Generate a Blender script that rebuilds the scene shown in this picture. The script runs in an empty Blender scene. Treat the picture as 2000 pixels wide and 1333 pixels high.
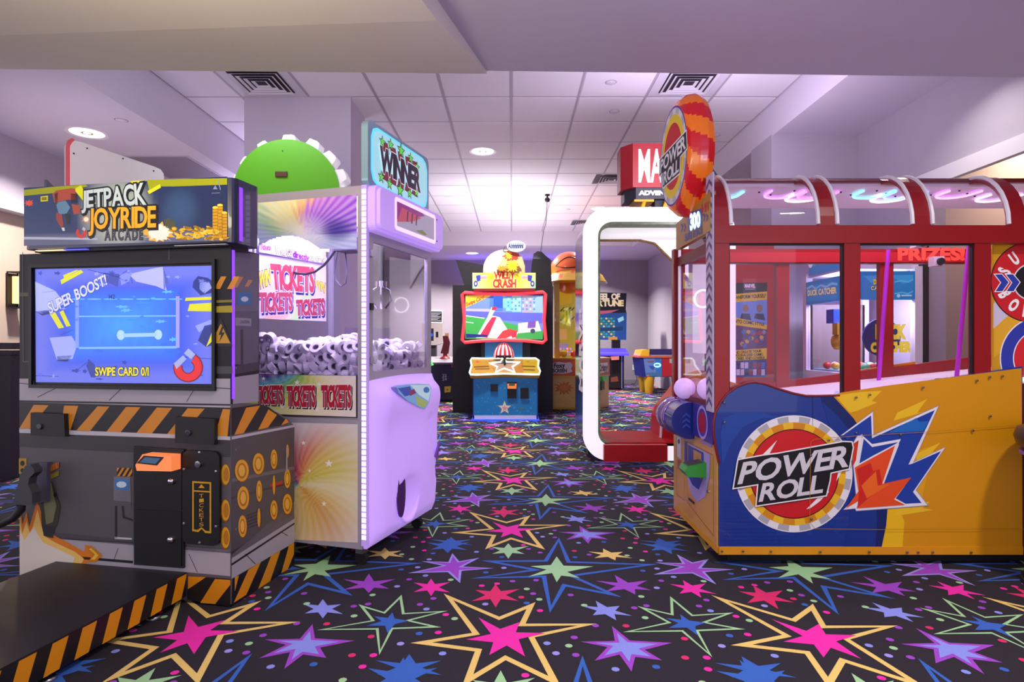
import bpy, bmesh, math, random
from mathutils import Vector, Matrix
random.seed(7)
SC = bpy.context.scene
C = SC.collection
# ------------------------------------------------------------------ camera, world, exposure
F, CX, CY, H = 1170.0, 1000.0, 670.0, 1.05
cam_d = bpy.data.cameras.new('camera'); cam = bpy.data.objects.new('camera', cam_d); C.objects.link(cam)
cam.location = (0, 0, H); cam.rotation_euler = (math.pi/2, 0, 0)
cam_d.sensor_width = 36; cam_d.lens = F/2000*36; cam_d.shift_y = 3.5/2000; cam_d.clip_start = .02
SC.camera = cam
w = bpy.data.worlds.new('world'); SC.world = w; w.use_nodes = True
w.node_tree.nodes['Background'].inputs[0].default_value = (.92, .87, 1.0, 1)
w.node_tree.nodes['Background'].inputs[1].default_value = 1.6
SC.view_settings.view_transform = 'Standard'; SC.view_settings.look = 'None'
SC.view_settings.gamma = 1; SC.view_settings.use_curve_mapping = False
SC.view_settings.exposure = 0.0
SC.cycles.transparent_max_bounces = 24
SC.cycles.max_bounces = 8; SC.cycles.diffuse_bounces = 4; SC.cycles.glossy_bounces = 3; SC.cycles.transmission_bounces = 4
SC.cycles.sample_clamp_indirect = 6; SC.cycles.caustics_reflective = False; SC.cycles.caustics_refractive = False
def lamp(name, loc, power, col, size, direction=(0, 0, -1), shape='DISK', size_y=None, spread=math.pi):
    d = bpy.data.lights.new(name, 'AREA'); d.energy = power; d.color = col; d.shape = shape; d.size = size
    if size_y: d.size_y = size_y
    d.spread = spread
    o = bpy.data.objects.new(name, d); C.objects.link(o); o.location = loc
    o.rotation_euler = Vector(direction).to_track_quat('-Z', 'Y').to_euler()
    return o
WARM = (1.0, .86, .72); COOL = (.93, .88, 1.0)
# recessed downlights in the ceiling, plus unseen ones added as fill: (x, y, z of the soffit they sit in, watts, in view)
DOWNLIGHTS_AND_FILLS = [(-.366, 7.51, 3.45, 95), (-.35, 10.7, 3.45, 115), (1.55, 10.7, 3.45, 115), (-3.95, 5.56, 3.0, 70), (-.93, 14.0, 3.145, 110), (-2.2, 14.0, 3.145, 90), (1.8, 14.0, 3.145, 130),
              (-1.9, 1.5, 2.62, 32), (0.2, 1.2, 2.62, 26), (2.1, 1.4, 2.62, 32), (2.95, 4.2, 3.12, 9)]
for x, y, z, p in DOWNLIGHTS_AND_FILLS:
    lamp('downlight_and_fill_lamp', (x, y, z-.035), p, (1.0, .93, .86), .17, spread=2.3)
# added unseen uplights brighten the ceilings; the blue one stands for machine-top LED strips
lamp('front_fill_lamp', (-1.3, 1.3, 1.75), 26, (1.0, .86, .55), .7, (.12, .5, 1))
lamp('front_fill_lamp', (.9, 1.0, 1.75), 20, (.72, .66, 1.0), .9, (0, .3, 1))
lamp('strip_and_fill_lamp', (.2, 14.6, 2.5), 16, (.22, .12, 1.0), 3.2, (0, .1, 1), 'RECTANGLE', .12)
lamp('strip_and_fill_lamp', (-2.9, 7.4, 2.3), 16, (.75, .66, 1.0), 1.0, (.25, .1, 1))
lamp('strip_and_fill_lamp', (1.5, 4.7, 2.25), 30, (.85, .72, 1.0), 1.0, (0, .35, 1))
lamp('strip_and_fill_lamp', (-3.6, 4.9, 1.6), 9, (.86, .74, 1.0), .8, (.1, .1, 1))
for x_ in (-1.8, 1.5): lamp('beam_fill_lamp', (x_, 3.75, 2.95), 10, (.95, .9, 1.0), .9, (0, 1, -.12), 'RECTANGLE', .12)  # added fill on the beam's back face, no fixture there
lamp('hall_fill_lamp', (3.95, 5.0, 2.9), 18, (1, .84, .72), .5)  # added to brighten the hall wall, its source is unseen
lamp('strip_and_fill_lamp', (-.1, 9.6, 2.2), 46, (.95, .90, 1.0), 1.6, (0, .2, 1))
lamp('strip_and_fill_lamp', (.2, 11.6, 2.0), 26, (.95, .90, 1.0), 1.6, (0, 0, 1))

# ------------------------------------------------------------------ materials
def lin(h):
    if isinstance(h, (tuple, list)): return tuple(h[:3])
    h = h.lstrip('#'); v = [int(h[i:i+2], 16)/255 for i in (0, 2, 4)]
    return tuple(c/12.92 if c <= .04045 else ((c+.055)/1.055)**2.4 for c in v)
_mats = {}
def mat(h, rough=.5, metal=0, e=0, noise=0, scale=20, bump=0, coat=0, name=None):
    """plain procedural surface: colour, a little noise in colour / roughness, optional relief; e = own light"""
    k = (h, rough, metal, e, noise, scale, bump, coat)
    if k in _mats: return _mats[k]
    m = bpy.data.materials.new(name or 'surface_%s' % str(h).strip('#()')); m.use_nodes = True
    nt = m.node_tree; b = nt.nodes['Principled BSDF']; c = lin(h)
    b.inputs['Base Color'].default_value = (*c, 1); b.inputs['Roughness'].default_value = rough; b.inputs['Metallic'].default_value = metal
    b.inputs['Coat Weight'].default_value = coat
    if e:
        b.inputs['Emission Color'].default_value = (*c, 1); b.inputs['Emission Strength'].default_value = e
    if noise or bump:
        tc = nt.nodes.new('ShaderNodeTexCoord'); n = nt.nodes.new('ShaderNodeTexNoise'); n.inputs['Scale'].default_value = scale; n.inputs['Detail'].default_value = 4
        nt.links.new(tc.outputs['Object'], n.inputs['Vector'])
        if noise:
            mx = nt.nodes.new('ShaderNodeMix'); mx.data_type = 'RGBA'
            mx.inputs['A'].default_value = (*[v*(1-noise) for v in c], 1); mx.inputs['B'].default_value = (*[min(1, v*(1+noise)) for v in c], 1)
            nt.links.new(n.outputs['Fac'], mx.inputs['Factor']); nt.links.new(mx.outputs['Result'], b.inputs['Base Color'])
        if bump:
            bp = nt.nodes.new('ShaderNodeBump'); bp.inputs['Strength'].default_value = bump; bp.inputs['Distance'].default_value = .004
            nt.links.new(n.outputs['Fac'], bp.inputs['Height']); nt.links.new(bp.outputs['Normal'], b.inputs['Normal'])
    _mats[k] = m; return m
def glow(h, s): return mat(h, .5, 0, s)
def glass(h='#ffffff', refl=1.0, name='clear_sheet', rough=.02):
    k = ('glass', h, refl, rough)
    if k in _mats: return _mats[k]
    m = bpy.data.materials.new(name); m.use_nodes = True; nt = m.node_tree; nt.nodes.clear()
    o = nt.nodes.new('ShaderNodeOutputMaterial'); t = nt.nodes.new('ShaderNodeBsdfTransparent'); g = nt.nodes.new('ShaderNodeBsdfGlossy')
    t.inputs[0].default_value = (*lin(h), 1); g.inputs['Roughness'].default_value = rough
    fr = nt.nodes.new('ShaderNodeLayerWeight'); fr.inputs['Blend'].default_value = .5
    pw = nt.nodes.new('ShaderNodeMath'); pw.operation = 'POWER'; pw.inputs[1].default_value = 4.5; nt.links.new(fr.outputs['Facing'], pw.inputs[0])
    ma = nt.nodes.new('ShaderNodeMath'); ma.operation = 'MULTIPLY_ADD'; ma.inputs[1].default_value = .75; ma.inputs[2].default_value = .03; nt.links.new(pw.outputs[0], ma.inputs[0])
    mu = nt.nodes.new('ShaderNodeMath'); mu.operation = 'MULTIPLY'; mu.inputs[1].default_value = refl; mu.use_clamp = True
    mx = nt.nodes.new('ShaderNodeMixShader')
    nt.links.new(ma.outputs[0], mu.inputs[0]); nt.links.new(mu.outputs[0], mx.inputs[0]); nt.links.new(t.outputs[0], mx.inputs[1]); nt.links.new(g.outputs[0], mx.inputs[2]); nt.links.new(mx.outputs[0], o.inputs[0])
    _mats[k] = m; return m
def ink(e=0, rough=.35):
    """print whose colours come from the mesh's own colour attribute"""
    k = ('ink', e, rough)
    if k in _mats: return _mats[k]
    m = bpy.data.materials.new('printed_ink'); m.use_nodes = True; nt = m.node_tree; b = nt.nodes['Principled BSDF']
    a = nt.nodes.new('ShaderNodeAttribute'); a.attribute_name = 'Ink'
    nt.links.new(a.outputs['Color'], b.inputs['Base Color']); b.inputs['Roughness'].default_value = rough
    if e:
        nt.links.new(a.outputs['Color'], b.inputs['Emission Color']); b.inputs['Emission Strength'].default_value = e
    _mats[k] = m; return m
CHROME = mat('#c8c4d2', .18, 1); STEEL = mat('#8d8b94', .35, 1); BLACK = mat('#0b0a0e', .42); SATIN = mat('#17151b', .5, noise=.15)
WHITE = mat('#e6e2ea', .4); RUBBER = mat('#141317', .8)

# ------------------------------------------------------------------ building
def ray(px, py): return Vector(((px-CX)/F, 1, -(py-CY)/F))
def at(px, py, Y): return Vector((0, 0, H)) + ray(px, py)*Y
def on_floor(px, py, z=0): return at(px, py, F*(H-z)/(py-CY))
MAT = {}          # world matrix of each thing
def thing(name, label, cat, loc=(0, 0, 0), rot=0, group=None):
    o = bpy.data.objects.new(name, None); C.objects.link(o); o.empty_display_size = .1
    o.location = loc; o.rotation_euler = (0, 0, rot); o['label'] = label; o['category'] = cat
    if group: o['group'] = group
    MAT[o.name] = Matrix.Translation(loc) @ Matrix.Rotation(rot, 4, 'Z')
    return o
class MB:
    def __init__(s): s.v = []; s.f = []; s.m = []; s.sm = []; s.mats = []; s.col = {}
    def mi(s, m):
        if m not in s.mats: s.mats.append(m)
        return s.mats.index(m)
    def add(s, vs, fs, m, smooth=False):
        b = len(s.v); s.v += [tuple(p) for p in vs]; i = s.mi(m)
        for f in fs: s.f.append([b+k for k in f]); s.m.append(i); s.sm.append(smooth)
        return s
    def box(s, lo, hi, m, bev=0):
        if bev:
            return s.rbox(lo, hi, m, bev)
        x0, y0, z0 = lo; x1, y1, z1 = hi
        return s.add([(x0,y0,z0),(x1,y0,z0),(x1,y1,z0),(x0,y1,z0),(x0,y0,z1),(x1,y0,z1),(x1,y1,z1),(x0,y1,z1)],
                     [(0,3,2,1),(4,5,6,7),(0,1,5,4),(1,2,6,5),(2,3,7,6),(3,0,4,7)], m)
    def rbox(s, lo, hi, m, bev):
        bm = bmesh.new(); bmesh.ops.create_cube(bm, size=1)
        for v in bm.verts: v.co = Vector([lo[i]+(v.co[i]+.5)*(hi[i]-lo[i]) for i in range(3)])
        bmesh.ops.bevel(bm, geom=bm.edges[:], offset=bev, segments=2, affect='EDGES', profile=.6)
        vs = [tuple(v.co) for v in bm.verts]; bm.verts.index_update(); fs = [[v.index for v in f.verts] for f in bm.faces]; bm.free()
        return s.add(vs, fs, m)
    def prism(s, pts, d, m, cap=True):
        """pts: 3-D outline, d: offset vector; normals recalculated at build"""
        n = len(pts); d = Vector(d); a = [Vector(p) for p in pts]; b = [p+d for p in a]
        fs = [(i, (i+1) % n, n+(i+1) % n, n+i) for i in range(n)]
        if cap: fs += [list(range(n))[::-1], list(range(n, 2*n))]
        return s.add(a+b, fs, m)
    def tube(s, path, r, m, n=8, closed=False, cap=True):
        P = [Vector(p) for p in path]; k = len(P); rs = r if isinstance(r, (list, tuple)) else [r]*k
        T = []
        for i in range(k):
            a = P[(i-1) % k] if (closed or i > 0) else P[i]; b = P[(i+1) % k] if (closed or i < k-1) else P[i]
            T.append((b-a).normalized())
        nrm = T[0].orthogonal().normalized(); vs = []
        for i in range(k):
            nrm = (nrm - T[i]*nrm.dot(T[i])); nrm = nrm.normalized() if nrm.length > 1e-6 else T[i].orthogonal().normalized()
            bn = T[i].cross(nrm)
            for j in range(n):
                a = 2*math.pi*j/n; vs.append(P[i] + (nrm*math.cos(a)+bn*math.sin(a))*rs[i])
        fs = []
        for i in range(k if closed else k-1):
            for j in range(n):
                i2 = (i+1) % k; fs.append((i*n+j, i*n+(j+1) % n, i2*n+(j+1) % n, i2*n+j))
        if not closed and cap: fs += [list(range(n))[::-1], list(range((k-1)*n, k*n))]
        return s.add(vs, fs, m, True)
    def lathe(s, prof, o, m, n=24, axis=(0, 0, 1), smooth=True, arc=2*math.pi, closed=False):
        ax = Vector(axis).normalized(); e1 = ax.orthogonal().normalized() if abs(ax.z) < .99 else Vector((1, 0, 0)); e2 = ax.cross(e1); o = Vector(o)
        full = abs(arc-2*math.pi) < 1e-6; nn = n if full else n+1; k = len(prof); vs = []
        for r, z in prof:
            for j in range(nn):
                a = arc*j/n; vs.append(o + e1*(r*math.cos(a)) + e2*(r*math.sin(a)) + ax*z)
        fs = []
        for i in range(k if closed else k-1):
            i2 = (i+1) % k
            for j in range(n):
                j2 = (j+1) % nn; fs.append((i*nn+j, i*nn+j2, i2*nn+j2, i2*nn+j))
        if full and not closed:
            if prof[0][0] > 1e-5: fs.append(list(range(n))[::-1])
            if prof[-1][0] > 1e-5: fs.append(list(range((k-1)*nn, k*nn)))
        return s.add(vs, fs, m, smooth)
    def ball(s, o, r, m, n=20, sq=(1, 1, 1)):
        k = n//2; vs = []; fs = []; o = Vector(o)
        for i in range(k+1):
            t = math.pi*i/k
            for j in range(n):
                a = 2*math.pi*j/n; vs.append(o+Vector((r*sq[0]*math.sin(t)*math.cos(a), r*sq[1]*math.sin(t)*math.sin(a), r*sq[2]*math.cos(t))))
        for i in range(k):
            for j in range(n): fs.append((i*n+j, (i+1)*n+j, (i+1)*n+(j+1) % n, i*n+(j+1) % n))
        return s.add(vs, fs, m, True)
    def cyl(s, a, b, r, m, n=16):
        a = Vector(a); b = Vector(b); return s.lathe([(r, 0), (r, (b-a).length)], a, m, n, b-a, False)
    def build(s, name, parent=None, fix=True, **props):
        me = bpy.data.meshes.new(name); me.from_pydata(s.v, [], s.f)
        for m in s.mats: me.materials.append(m)
        me.polygons.foreach_set('material_index', s.m); me.polygons.foreach_set('use_smooth', s.sm)
        if s.col:
            at_ = me.color_attributes.new('Ink', 'FLOAT_COLOR', 'POINT'); buf = [1.0]*(4*len(s.v))
            for i, c in s.col.items(): buf[4*i:4*i+3] = c
            at_.data.foreach_set('color', buf)
        if fix:
            bm = bmesh.new(); bm.from_mesh(me); bmesh.ops.remove_doubles(bm, verts=bm.verts, dist=1e-6); bmesh.ops.recalc_face_normals(bm, faces=bm.faces); bm.to_mesh(me); bm.free()
        if any(s.sm):
            try: me.set_sharp_from_angle(angle=.9)
            except Exception: pass
        me.update()
        o = bpy.data.objects.new(name, me); C.objects.link(o)
        if parent is not None: o.parent = parent
        for k, v in props.items(): o[k] = v
        return o
class Face:
    """a flat face of a thing, in the thing's own coordinates; px() finds where a line of sight meets it"""
    def __init__(s, T, o, u, v):
        s.o, s.u, s.v = Vector(o), Vector(u).normalized(), Vector(v).normalized(); s.n = s.u.cross(s.v)
        M = MAT[T.name] if T is not None else Matrix(); s.c = M.inverted() @ Vector((0, 0, H)); s.R = M.inverted().to_3x3()
    def px(s, x, y):
        d = s.R @ ray(x, y); t = (s.o-s.c).dot(s.n)/d.dot(s.n); p = s.c+d*t-s.o
        return (p.dot(s.u), p.dot(s.v))
    def p3(s, uv, h=0): return s.o+s.u*uv[0]+s.v*uv[1]+s.n*h
# glyph outlines of the built-in font, all evaluated in one go
CHARS = 'ABCDEFGHIJKLMNOPQRSTUVWXYZabcdefghijklmnopqrstuvwxyz0123456789!/.&-\''
BOLDS = (0.0, .028, .055, .085)
GL = {}
def _make_glyphs():
    obs = []
    for b in BOLDS:
        for ch in CHARS:
            cu = bpy.data.curves.new('g', 'FONT'); cu.body = ch; cu.size = 1; cu.offset = b; cu.resolution_u = 3; cu.dimensions = '2D'; cu.fill_mode = 'BOTH'
            o = bpy.data.objects.new('g', cu); C.objects.link(o); obs.append((b, ch, o, cu))
    dg = bpy.context.evaluated_depsgraph_get()
    for b, ch, o, cu in obs:
        me = o.evaluated_get(dg).to_mesh()
        GL[b, ch] = ([(v.co.x, v.co.y) for v in me.vertices], [tuple(p.vertices) for p in me.polygons]); o.evaluated_get(dg).to_mesh_clear()
    for b, ch, o, cu in obs:
        bpy.data.objects.remove(o); bpy.data.curves.remove(cu)
_make_glyphs()
CAP = max(y for x, y in GL[0.0, 'H'][0])
def text_polys(s, bold, gap=.07):
    x = 0; out = []
    for ch in s:
        if ch == ' ' or (0.0, ch) not in GL: x += .3; continue
        v0 = GL[0.0, ch][0]; a = min(p[0] for p in v0); wd = max(p[0] for p in v0)-a
        vs, fs = GL[bold, ch]; out.append(([(p[0]-a+x, p[1]/CAP) for p in vs], fs)); x += wd+gap
    return out, x-gap
class Print(MB):
    """flat print on a Face: every layer lies a hair proud of the one below"""
    def __init__(s, face, base=.0008, step=.0004, e=0, rough=.35, conv=None):
        super().__init__(); s.F = face; s.b = base; s.st = step; s.e = e; s.r = rough; s.conv = conv or (lambda x, y: (x, y))
    def uv(s, p): return s.F.px(*s.conv(*p))
    def M(s, c, e=None): return c if not isinstance(c, (str, tuple)) else mat(c, s.r, 0, s.e if e is None else e)
    def h(s, l): return s.b+s.st*l
    def puv(s, uvs, c, l=0, e=None):
        return s.add([s.F.p3(q, s.h(l)) for q in uvs], [list(range(len(uvs)))], s.M(c, e))
    def poly(s, pts, c, l=0, e=None): return s.puv([s.uv(p) for p in pts], c, l, e)
    def out(s, pts, c, oc, grow, l=0, e=None):
        """polygon with an outline: the outline copy is pushed out by grow metres"""
        q = [s.uv(p) for p in pts]; n = len(q); ar = sum(q[i][0]*q[(i+1) % n][1]-q[(i+1) % n][0]*q[i][1] for i in range(n)); sg = 1 if ar > 0 else -1; r = []
        for i in range(n):
            a = Vector(q[i-1]); b = Vector(q[i]); c_ = Vector(q[(i+1) % n]); d1 = (b-a).normalized(); d2 = (c_-b).normalized()
            n1 = Vector((d1.y, -d1.x))*sg; n2 = Vector((d2.y, -d2.x))*sg; m_ = (n1+n2); m_ = m_/max(.35, m_.length_squared/2) if m_.length > 1e-6 else n1
            r.append(tuple(b+m_*grow))
        s.puv(r, oc, l, e); return s.puv(q, c, l+1, e)
    def ell(s, c, rx, ry, col, l=0, n=28, e=None, rot=0):
        pts = []
        for i in range(n):
            a = 2*math.pi*i/n; x = rx*math.cos(a); y = ry*math.sin(a); pts.append((c[0]+x*math.cos(rot)-y*math.sin(rot), c[1]+x*math.sin(rot)+y*math.cos(rot)))
        return s.poly(pts, col, l, e)
    def disc(s, uvc, r, col, l=0, n=40, e=None, r0=0, a0=0, a1=2*math.pi):
        k = max(2, int(n*abs(a1-a0)/(2*math.pi))); A = [a0+(a1-a0)*i/k for i in range(k+1)]
        if r0 == 0 and a1-a0 > 6.28: return s.puv([(uvc[0]+r*math.cos(a), uvc[1]+r*math.sin(a)) for a in A[:-1]], col, l, e)
        vs = [s.F.p3((uvc[0]+q*math.cos(a), uvc[1]+q*math.sin(a)), s.h(l)) for q in (r0, r) for a in A]
        return s.add(vs, [(i, i+1, k+2+i, k+1+i) for i in range(k)], s.M(col, e))
    def star(s, c, r, col, l=0, k=5, inner=.42, rot=-math.pi/2, sx=1, e=None):
        return s.poly([(c[0]+sx*(r if i % 2 == 0 else r*inner)*math.cos(rot+math.pi*i/k), c[1]+(r if i % 2 == 0 else r*inner)*math.sin(rot+math.pi*i/k)) for i in range(2*k)], col, l, e)
    def burst(s, c, rx, ry, col, l=0, k=12, inner=.6, seed=1, e=None):
        R = random.Random(seed)
        return s.poly([(c[0]+(1 if i % 2 == 0 else inner)*rx*(.8+.35*R.random())*math.cos(math.pi*i/k), c[1]+(1 if i % 2 == 0 else inner)*ry*(.8+.35*R.random())*math.sin(math.pi*i/k)) for i in range(2*k)], col, l, e)
    def line(s, a, b, wd, col, l=0, e=None):
        a = Vector(s.uv(a)); b = Vector(s.uv(b)); d = (b-a).normalized(); n = Vector((-d.y, d.x))*wd/2
        return s.puv([tuple(a+n), tuple(b+n), tuple(b-n), tuple(a-n)], col, l, e)
    def text(s, t, quad, col, l=1, bold=.028, oc=None, ob=.085, shadow=None, sh=(.01, -.01), e=None, gap=.07):
        """t fitted to a quad (top-left, top-right, bottom-right, bottom-left)"""
        Q = [Vector(s.uv(p)) for p in quad]
        def run(b, c, l, off=(0, 0)):
            gs, wd = text_polys(t, b, gap)
            for vs, fs in gs:
                P = []
                for x, y in vs:
                    a = x/wd; q = (Q[3]*(1-a)+Q[2]*a)*(1-y)+(Q[0]*(1-a)+Q[1]*a)*y; P.append(s.F.p3((q.x+off[0], q.y+off[1]), s.h(l)))
                s.add(P, fs, s.M(c, e))
        if shadow: run(ob, shadow, l-1, sh)
        if oc: run(ob, oc, l)
        run(bold, col, l+1); return s
    def hazard(s, quad, n, dark='#1a151a', bright='#d98a18', slant=.5, duty=.5, l=0, phase=0, e=None):
        """slanted stripes clipped to a quad"""
        Q = [Vector(s.uv(p)) for p in quad]
        f = lambda a, y: tuple((Q[3]*(1-a)+Q[2]*a)*(1-y)+(Q[0]*(1-a)+Q[1]*a)*y)
        s.puv([f(0, 0), f(1, 0), f(1, 1), f(0, 1)], dark, l, e)
        for i in range(-2, n+2):
            a0 = (i+phase)/n; a1 = a0+duty/n; sl = slant/n*2
            P = clip([(a0, 0), (a1, 0), (a1+sl, 1), (a0+sl, 1)], 0, 0, 1, 1)
            if len(P) > 2: s.puv([f(*q) for q in P], bright, l+1, e)
        return s
    def grad(s, quad, nx, ny, fn, l=0, e=None, inside=None):
        """smooth artwork: a grid whose points carry ink colours fn(a, b); a to the right, b up"""
        Q = [Vector(s.uv(p)) for p in quad]; base = len(s.v); vs = []
        for j in range(ny+1):
            for i in range(nx+1):
                a = i/nx; b = j/ny; q = (Q[3]*(1-a)+Q[2]*a)*(1-b)+(Q[0]*(1-a)+Q[1]*a)*b; vs.append(s.F.p3(q, s.h(l))); s.col[base+len(vs)-1] = fn(a, b)
        fs = [(j*(nx+1)+i, j*(nx+1)+i+1, (j+1)*(nx+1)+i+1, (j+1)*(nx+1)+i) for j in range(ny) for i in range(nx) if inside is None or inside((i+.5)/nx, (j+.5)/ny)]
        return s.add(vs, fs, ink(s.e if e is None else e, s.r))
    def build(s, name, parent=None, **p): return super().build(name, parent, fix=False, **p)
def clip(P, x0, y0, x1, y1):
    for ax, lim, sg in ((0, x0, 1), (0, x1, -1), (1, y0, 1), (1, y1, -1)):
        out = []
        for i in range(len(P)):
            a, b = P[i-1], P[i]; da = (a[ax]-lim)*sg; db = (b[ax]-lim)*sg
            if (da >= 0) != (db >= 0):
                t = da/(da-db); out.append((a[0]+(b[0]-a[0])*t, a[1]+(b[1]-a[1])*t))
            if db >= 0: out.append(b)
        P = out
        if not P: break
    return P
def mixc(a, b, t): t = min(1, max(0, t)); return tuple(a[i]*(1-t)+b[i]*t for i in range(3))
def ramp(stops, t):
    for i in range(len(stops)-1):
        if t <= stops[i+1][0]: return mixc(stops[i][1], stops[i+1][1], (t-stops[i][0])/max(1e-6, stops[i+1][0]-stops[i][0]))
    return stops[-1][1]
def rrect(x0, z0, x1, z1, r, n=6, corners=(1, 1, 1, 1)):
    """rounded rectangle as 2-D points, corners: bl, br, tr, tl"""
    out = []
    for (cx, cz, a0), k in zip(((x0+r, z0+r, math.pi), (x1-r, z0+r, 1.5*math.pi), (x1-r, z1-r, 0), (x0+r, z1-r, .5*math.pi)), corners):
        if k: out += [(cx+r*math.cos(a0+math.pi/2*i/n), cz+r*math.sin(a0+math.pi/2*i/n)) for i in range(n+1)]
        else: out.append((cx+(-r if cx < (x0+x1)/2 else r), cz+(-r if cz < (z0+z1)/2 else r)))
    return out
def cs(k, x0, y0):  # coordinates read off an enlarged crop -> photo pixels
    return lambda x, y: (x0+x*k, y0+y*k)

# ------------------------------------------------------------------ the room
def struct(mb, name, parent=None, **p):
    o = mb.build(name, parent)
    if parent is None: o['kind'] = 'structure'
    for k, v in p.items(): o[k] = v
    return o
M_CARPET = mat('#160e1e', .95, noise=.35, scale=260, bump=.6); M_CEIL = mat('#dad5dd', .9, noise=.03, scale=40)
M_GREY = mat('#aea6b4', .85, noise=.03, scale=6); M_BEIGE = mat('#b7a596', .85, noise=.06, scale=5); M_SOFF = mat('#d0c9d8', .9, noise=.02, scale=8)
M_TRIM = mat('#d9d4dc', .6); M_TILE = mat('#e2dee4', .92, noise=.05, scale=90, bump=.25); M_RUN = mat('#aaa3b0', .6)
floor = struct(MB().box((-7, -3.4, -.12), (6, 15.3, 0), M_CARPET), 'floor')
# carpet pattern: one repeat read off the photograph, laid over the whole floor
CK = cs(.45, 500, 780)
def fl(x, y): p = on_floor(*CK(x, y)); return Vector((p.x, p.y))
RX, RY, ROT = 1.114, 1.216, .0137
AXX = Vector((math.cos(ROT), -math.sin(ROT))); AXY = Vector((math.sin(ROT), math.cos(ROT)))
CY_, CB, CG, CPK, CPU, CLV, CRD, CLB = '#d6b768', '#2858b0', '#92c08e', '#dc1a9e', '#9038b8', '#9088da', '#cc1a60', '#7c86d8'
cell = []      # (points, colour, layer)
def sc(pts, k):
    c = sum(pts, Vector((0, 0)))/len(pts); return [c+(p-c)*k for p in pts]
def cstar(pts, col, l=0):
    P = [fl(*p) for p in pts]; cell.append((P, col, l)); return P
def inset(P, d):
    n = len(P); ar = sum(P[i].x*P[(i+1) % n].y-P[(i+1) % n].x*P[i].y for i in range(n)); sg = 1 if ar > 0 else -1; r = []
    for i in range(n):
        a, b, c = P[i-1], P[i], P[(i+1) % n]; d1 = (b-a).normalized(); d2 = (c-b).normalized()
        n1 = Vector((-d1.y, d1.x))*sg; n2 = Vector((-d2.y, d2.x))*sg; m_ = n1+n2; L = max(.12, m_.length_squared/2); r.append(b+m_/L*d)
    return r
big = [(915,495),(1080,540),(1185,512),(1155,553),(1358,553),(1180,578),(1248,663),(1100,618),(985,662),(1015,603),(835,588),(1005,570)]
P = [fl(*p) - Vector((fl(1100, 577)-fl(1085, 1033))) for p in big]
cell += [(P, CY_, 0), (inset(P, .022), '#160e1e', 1)]
cstar([(965,950),(1060,1000),(1145,970),(1128,1015),(1255,1018),(1140,1045),(1168,1120),(1088,1072),(1012,1114),(1030,1058),(912,1046),(1020,1022)], CPK, 2)
P = cstar([(1315,602),(1365,705),(1745,718),(1385,770),(1590,862),(1345,815),(1275,930),(1240,775),(930,780),(1190,742),(975,702),(1250,700)], CB); cell.append((inset(P, .022), '#160e1e', 1))
cstar([(1305,685),(1335,725),(1465,728),(1350,752),(1405,778),(1325,768),(1305,797),(1285,757),(1180,773),(1262,742),(1190,727),(1280,722)], CG, 2)
P = cstar([(632,850),(645,930),(832,920),(672,962),(805,992),(595,1000),(535,1112),(520,1002),(265,1004),(500,962),(445,892),(555,925)], CG); cell.append((inset(P, .011), '#160e1e', 1))
cstar([(592,928),(602,955),(662,965),(602,980),(570,1018),(560,986),(480,987),(545,966),(512,945),(572,952)], CB, 2)
P = cstar([(245,978),(256,1040),(428,1050),(278,1080),(305,1125),(205,1110),(122,1173),(148,1100),(12,1127),(130,1068),(38,1045),(190,1042)], CPU); cell.append((inset(P, .014), CLB, 1))
P = cstar([(852,670),(882,705),(970,690),(897,728),(1032,735),(892,747),(886,800),(832,752),(658,757),(810,724),(718,705),(835,708)], CLV); cell.append((inset(P, .012), CPU, 1))
def small(cx, cy, rx, ry, col, seed):
    R = random.Random(seed); k = 6; pts = []
    for i in range(2*k):
        a = math.pi*i/k-math.pi/2; q = (.85+.3*R.random()) if i % 2 == 0 else .38; pts.append((cx+rx*q*math.cos(a), cy+ry*q*math.sin(a)))
    cstar(pts, col, 0)
small(760, 818, 88, 42, CPK, 1); small(490, 806, 118, 42, CPU, 2); small(1040, 852, 118, 52, CRD, 3); small(290, 912, 105, 46, CLB, 4)
small(665, 1168, 150, 58, CB, 5); small(832, 640, 100, 32, CB, 6); small(560, 672, 92, 28, CY_, 7); small(1095, 658, 92, 34, CG, 8)
o0 = fl(1085, 1033); R = random.Random(11); polys = [c[0] for c in cell if c[2] == 0]
def inpoly(p, P):
    r = False
    for i in range(len(P)):
        a, b = P[i-1], P[i]
        if (a.y > p.y) != (b.y > p.y) and p.x < (b.x-a.x)*(p.y-a.y)/(b.y-a.y)+a.x: r = not r
    return r
k = 0
while k < 62:
    p = o0 + AXX*(R.random()*RX)+AXY*(R.random()*RY); bad = False
    for dx in (-1, 0, 1):
        for dy in (-1, 0, 1):
            q = p+AXX*(dx*RX)+AXY*(dy*RY)
            if any(inpoly(q+Vector((ox, oy)), pp) for pp in polys for ox, oy in ((0, 0), (.02, 0), (-.02, 0), (0, .02), (0, -.02))): bad = True
    if bad: continue
    polys.append([p+Vector((.05*math.cos(a), .05*math.sin(a))) for a in (0, 1.57, 3.14, 4.71)])
    cell.append(([p+Vector((.0135*math.cos(a*.785), .0135*math.sin(a*.785))) for a in range(8)], R.choice([CPU, CPK, CLB, CG, CB, CRD, CLV]), 0)); k += 1
mb = MB(); M_YARN = {}
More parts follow.
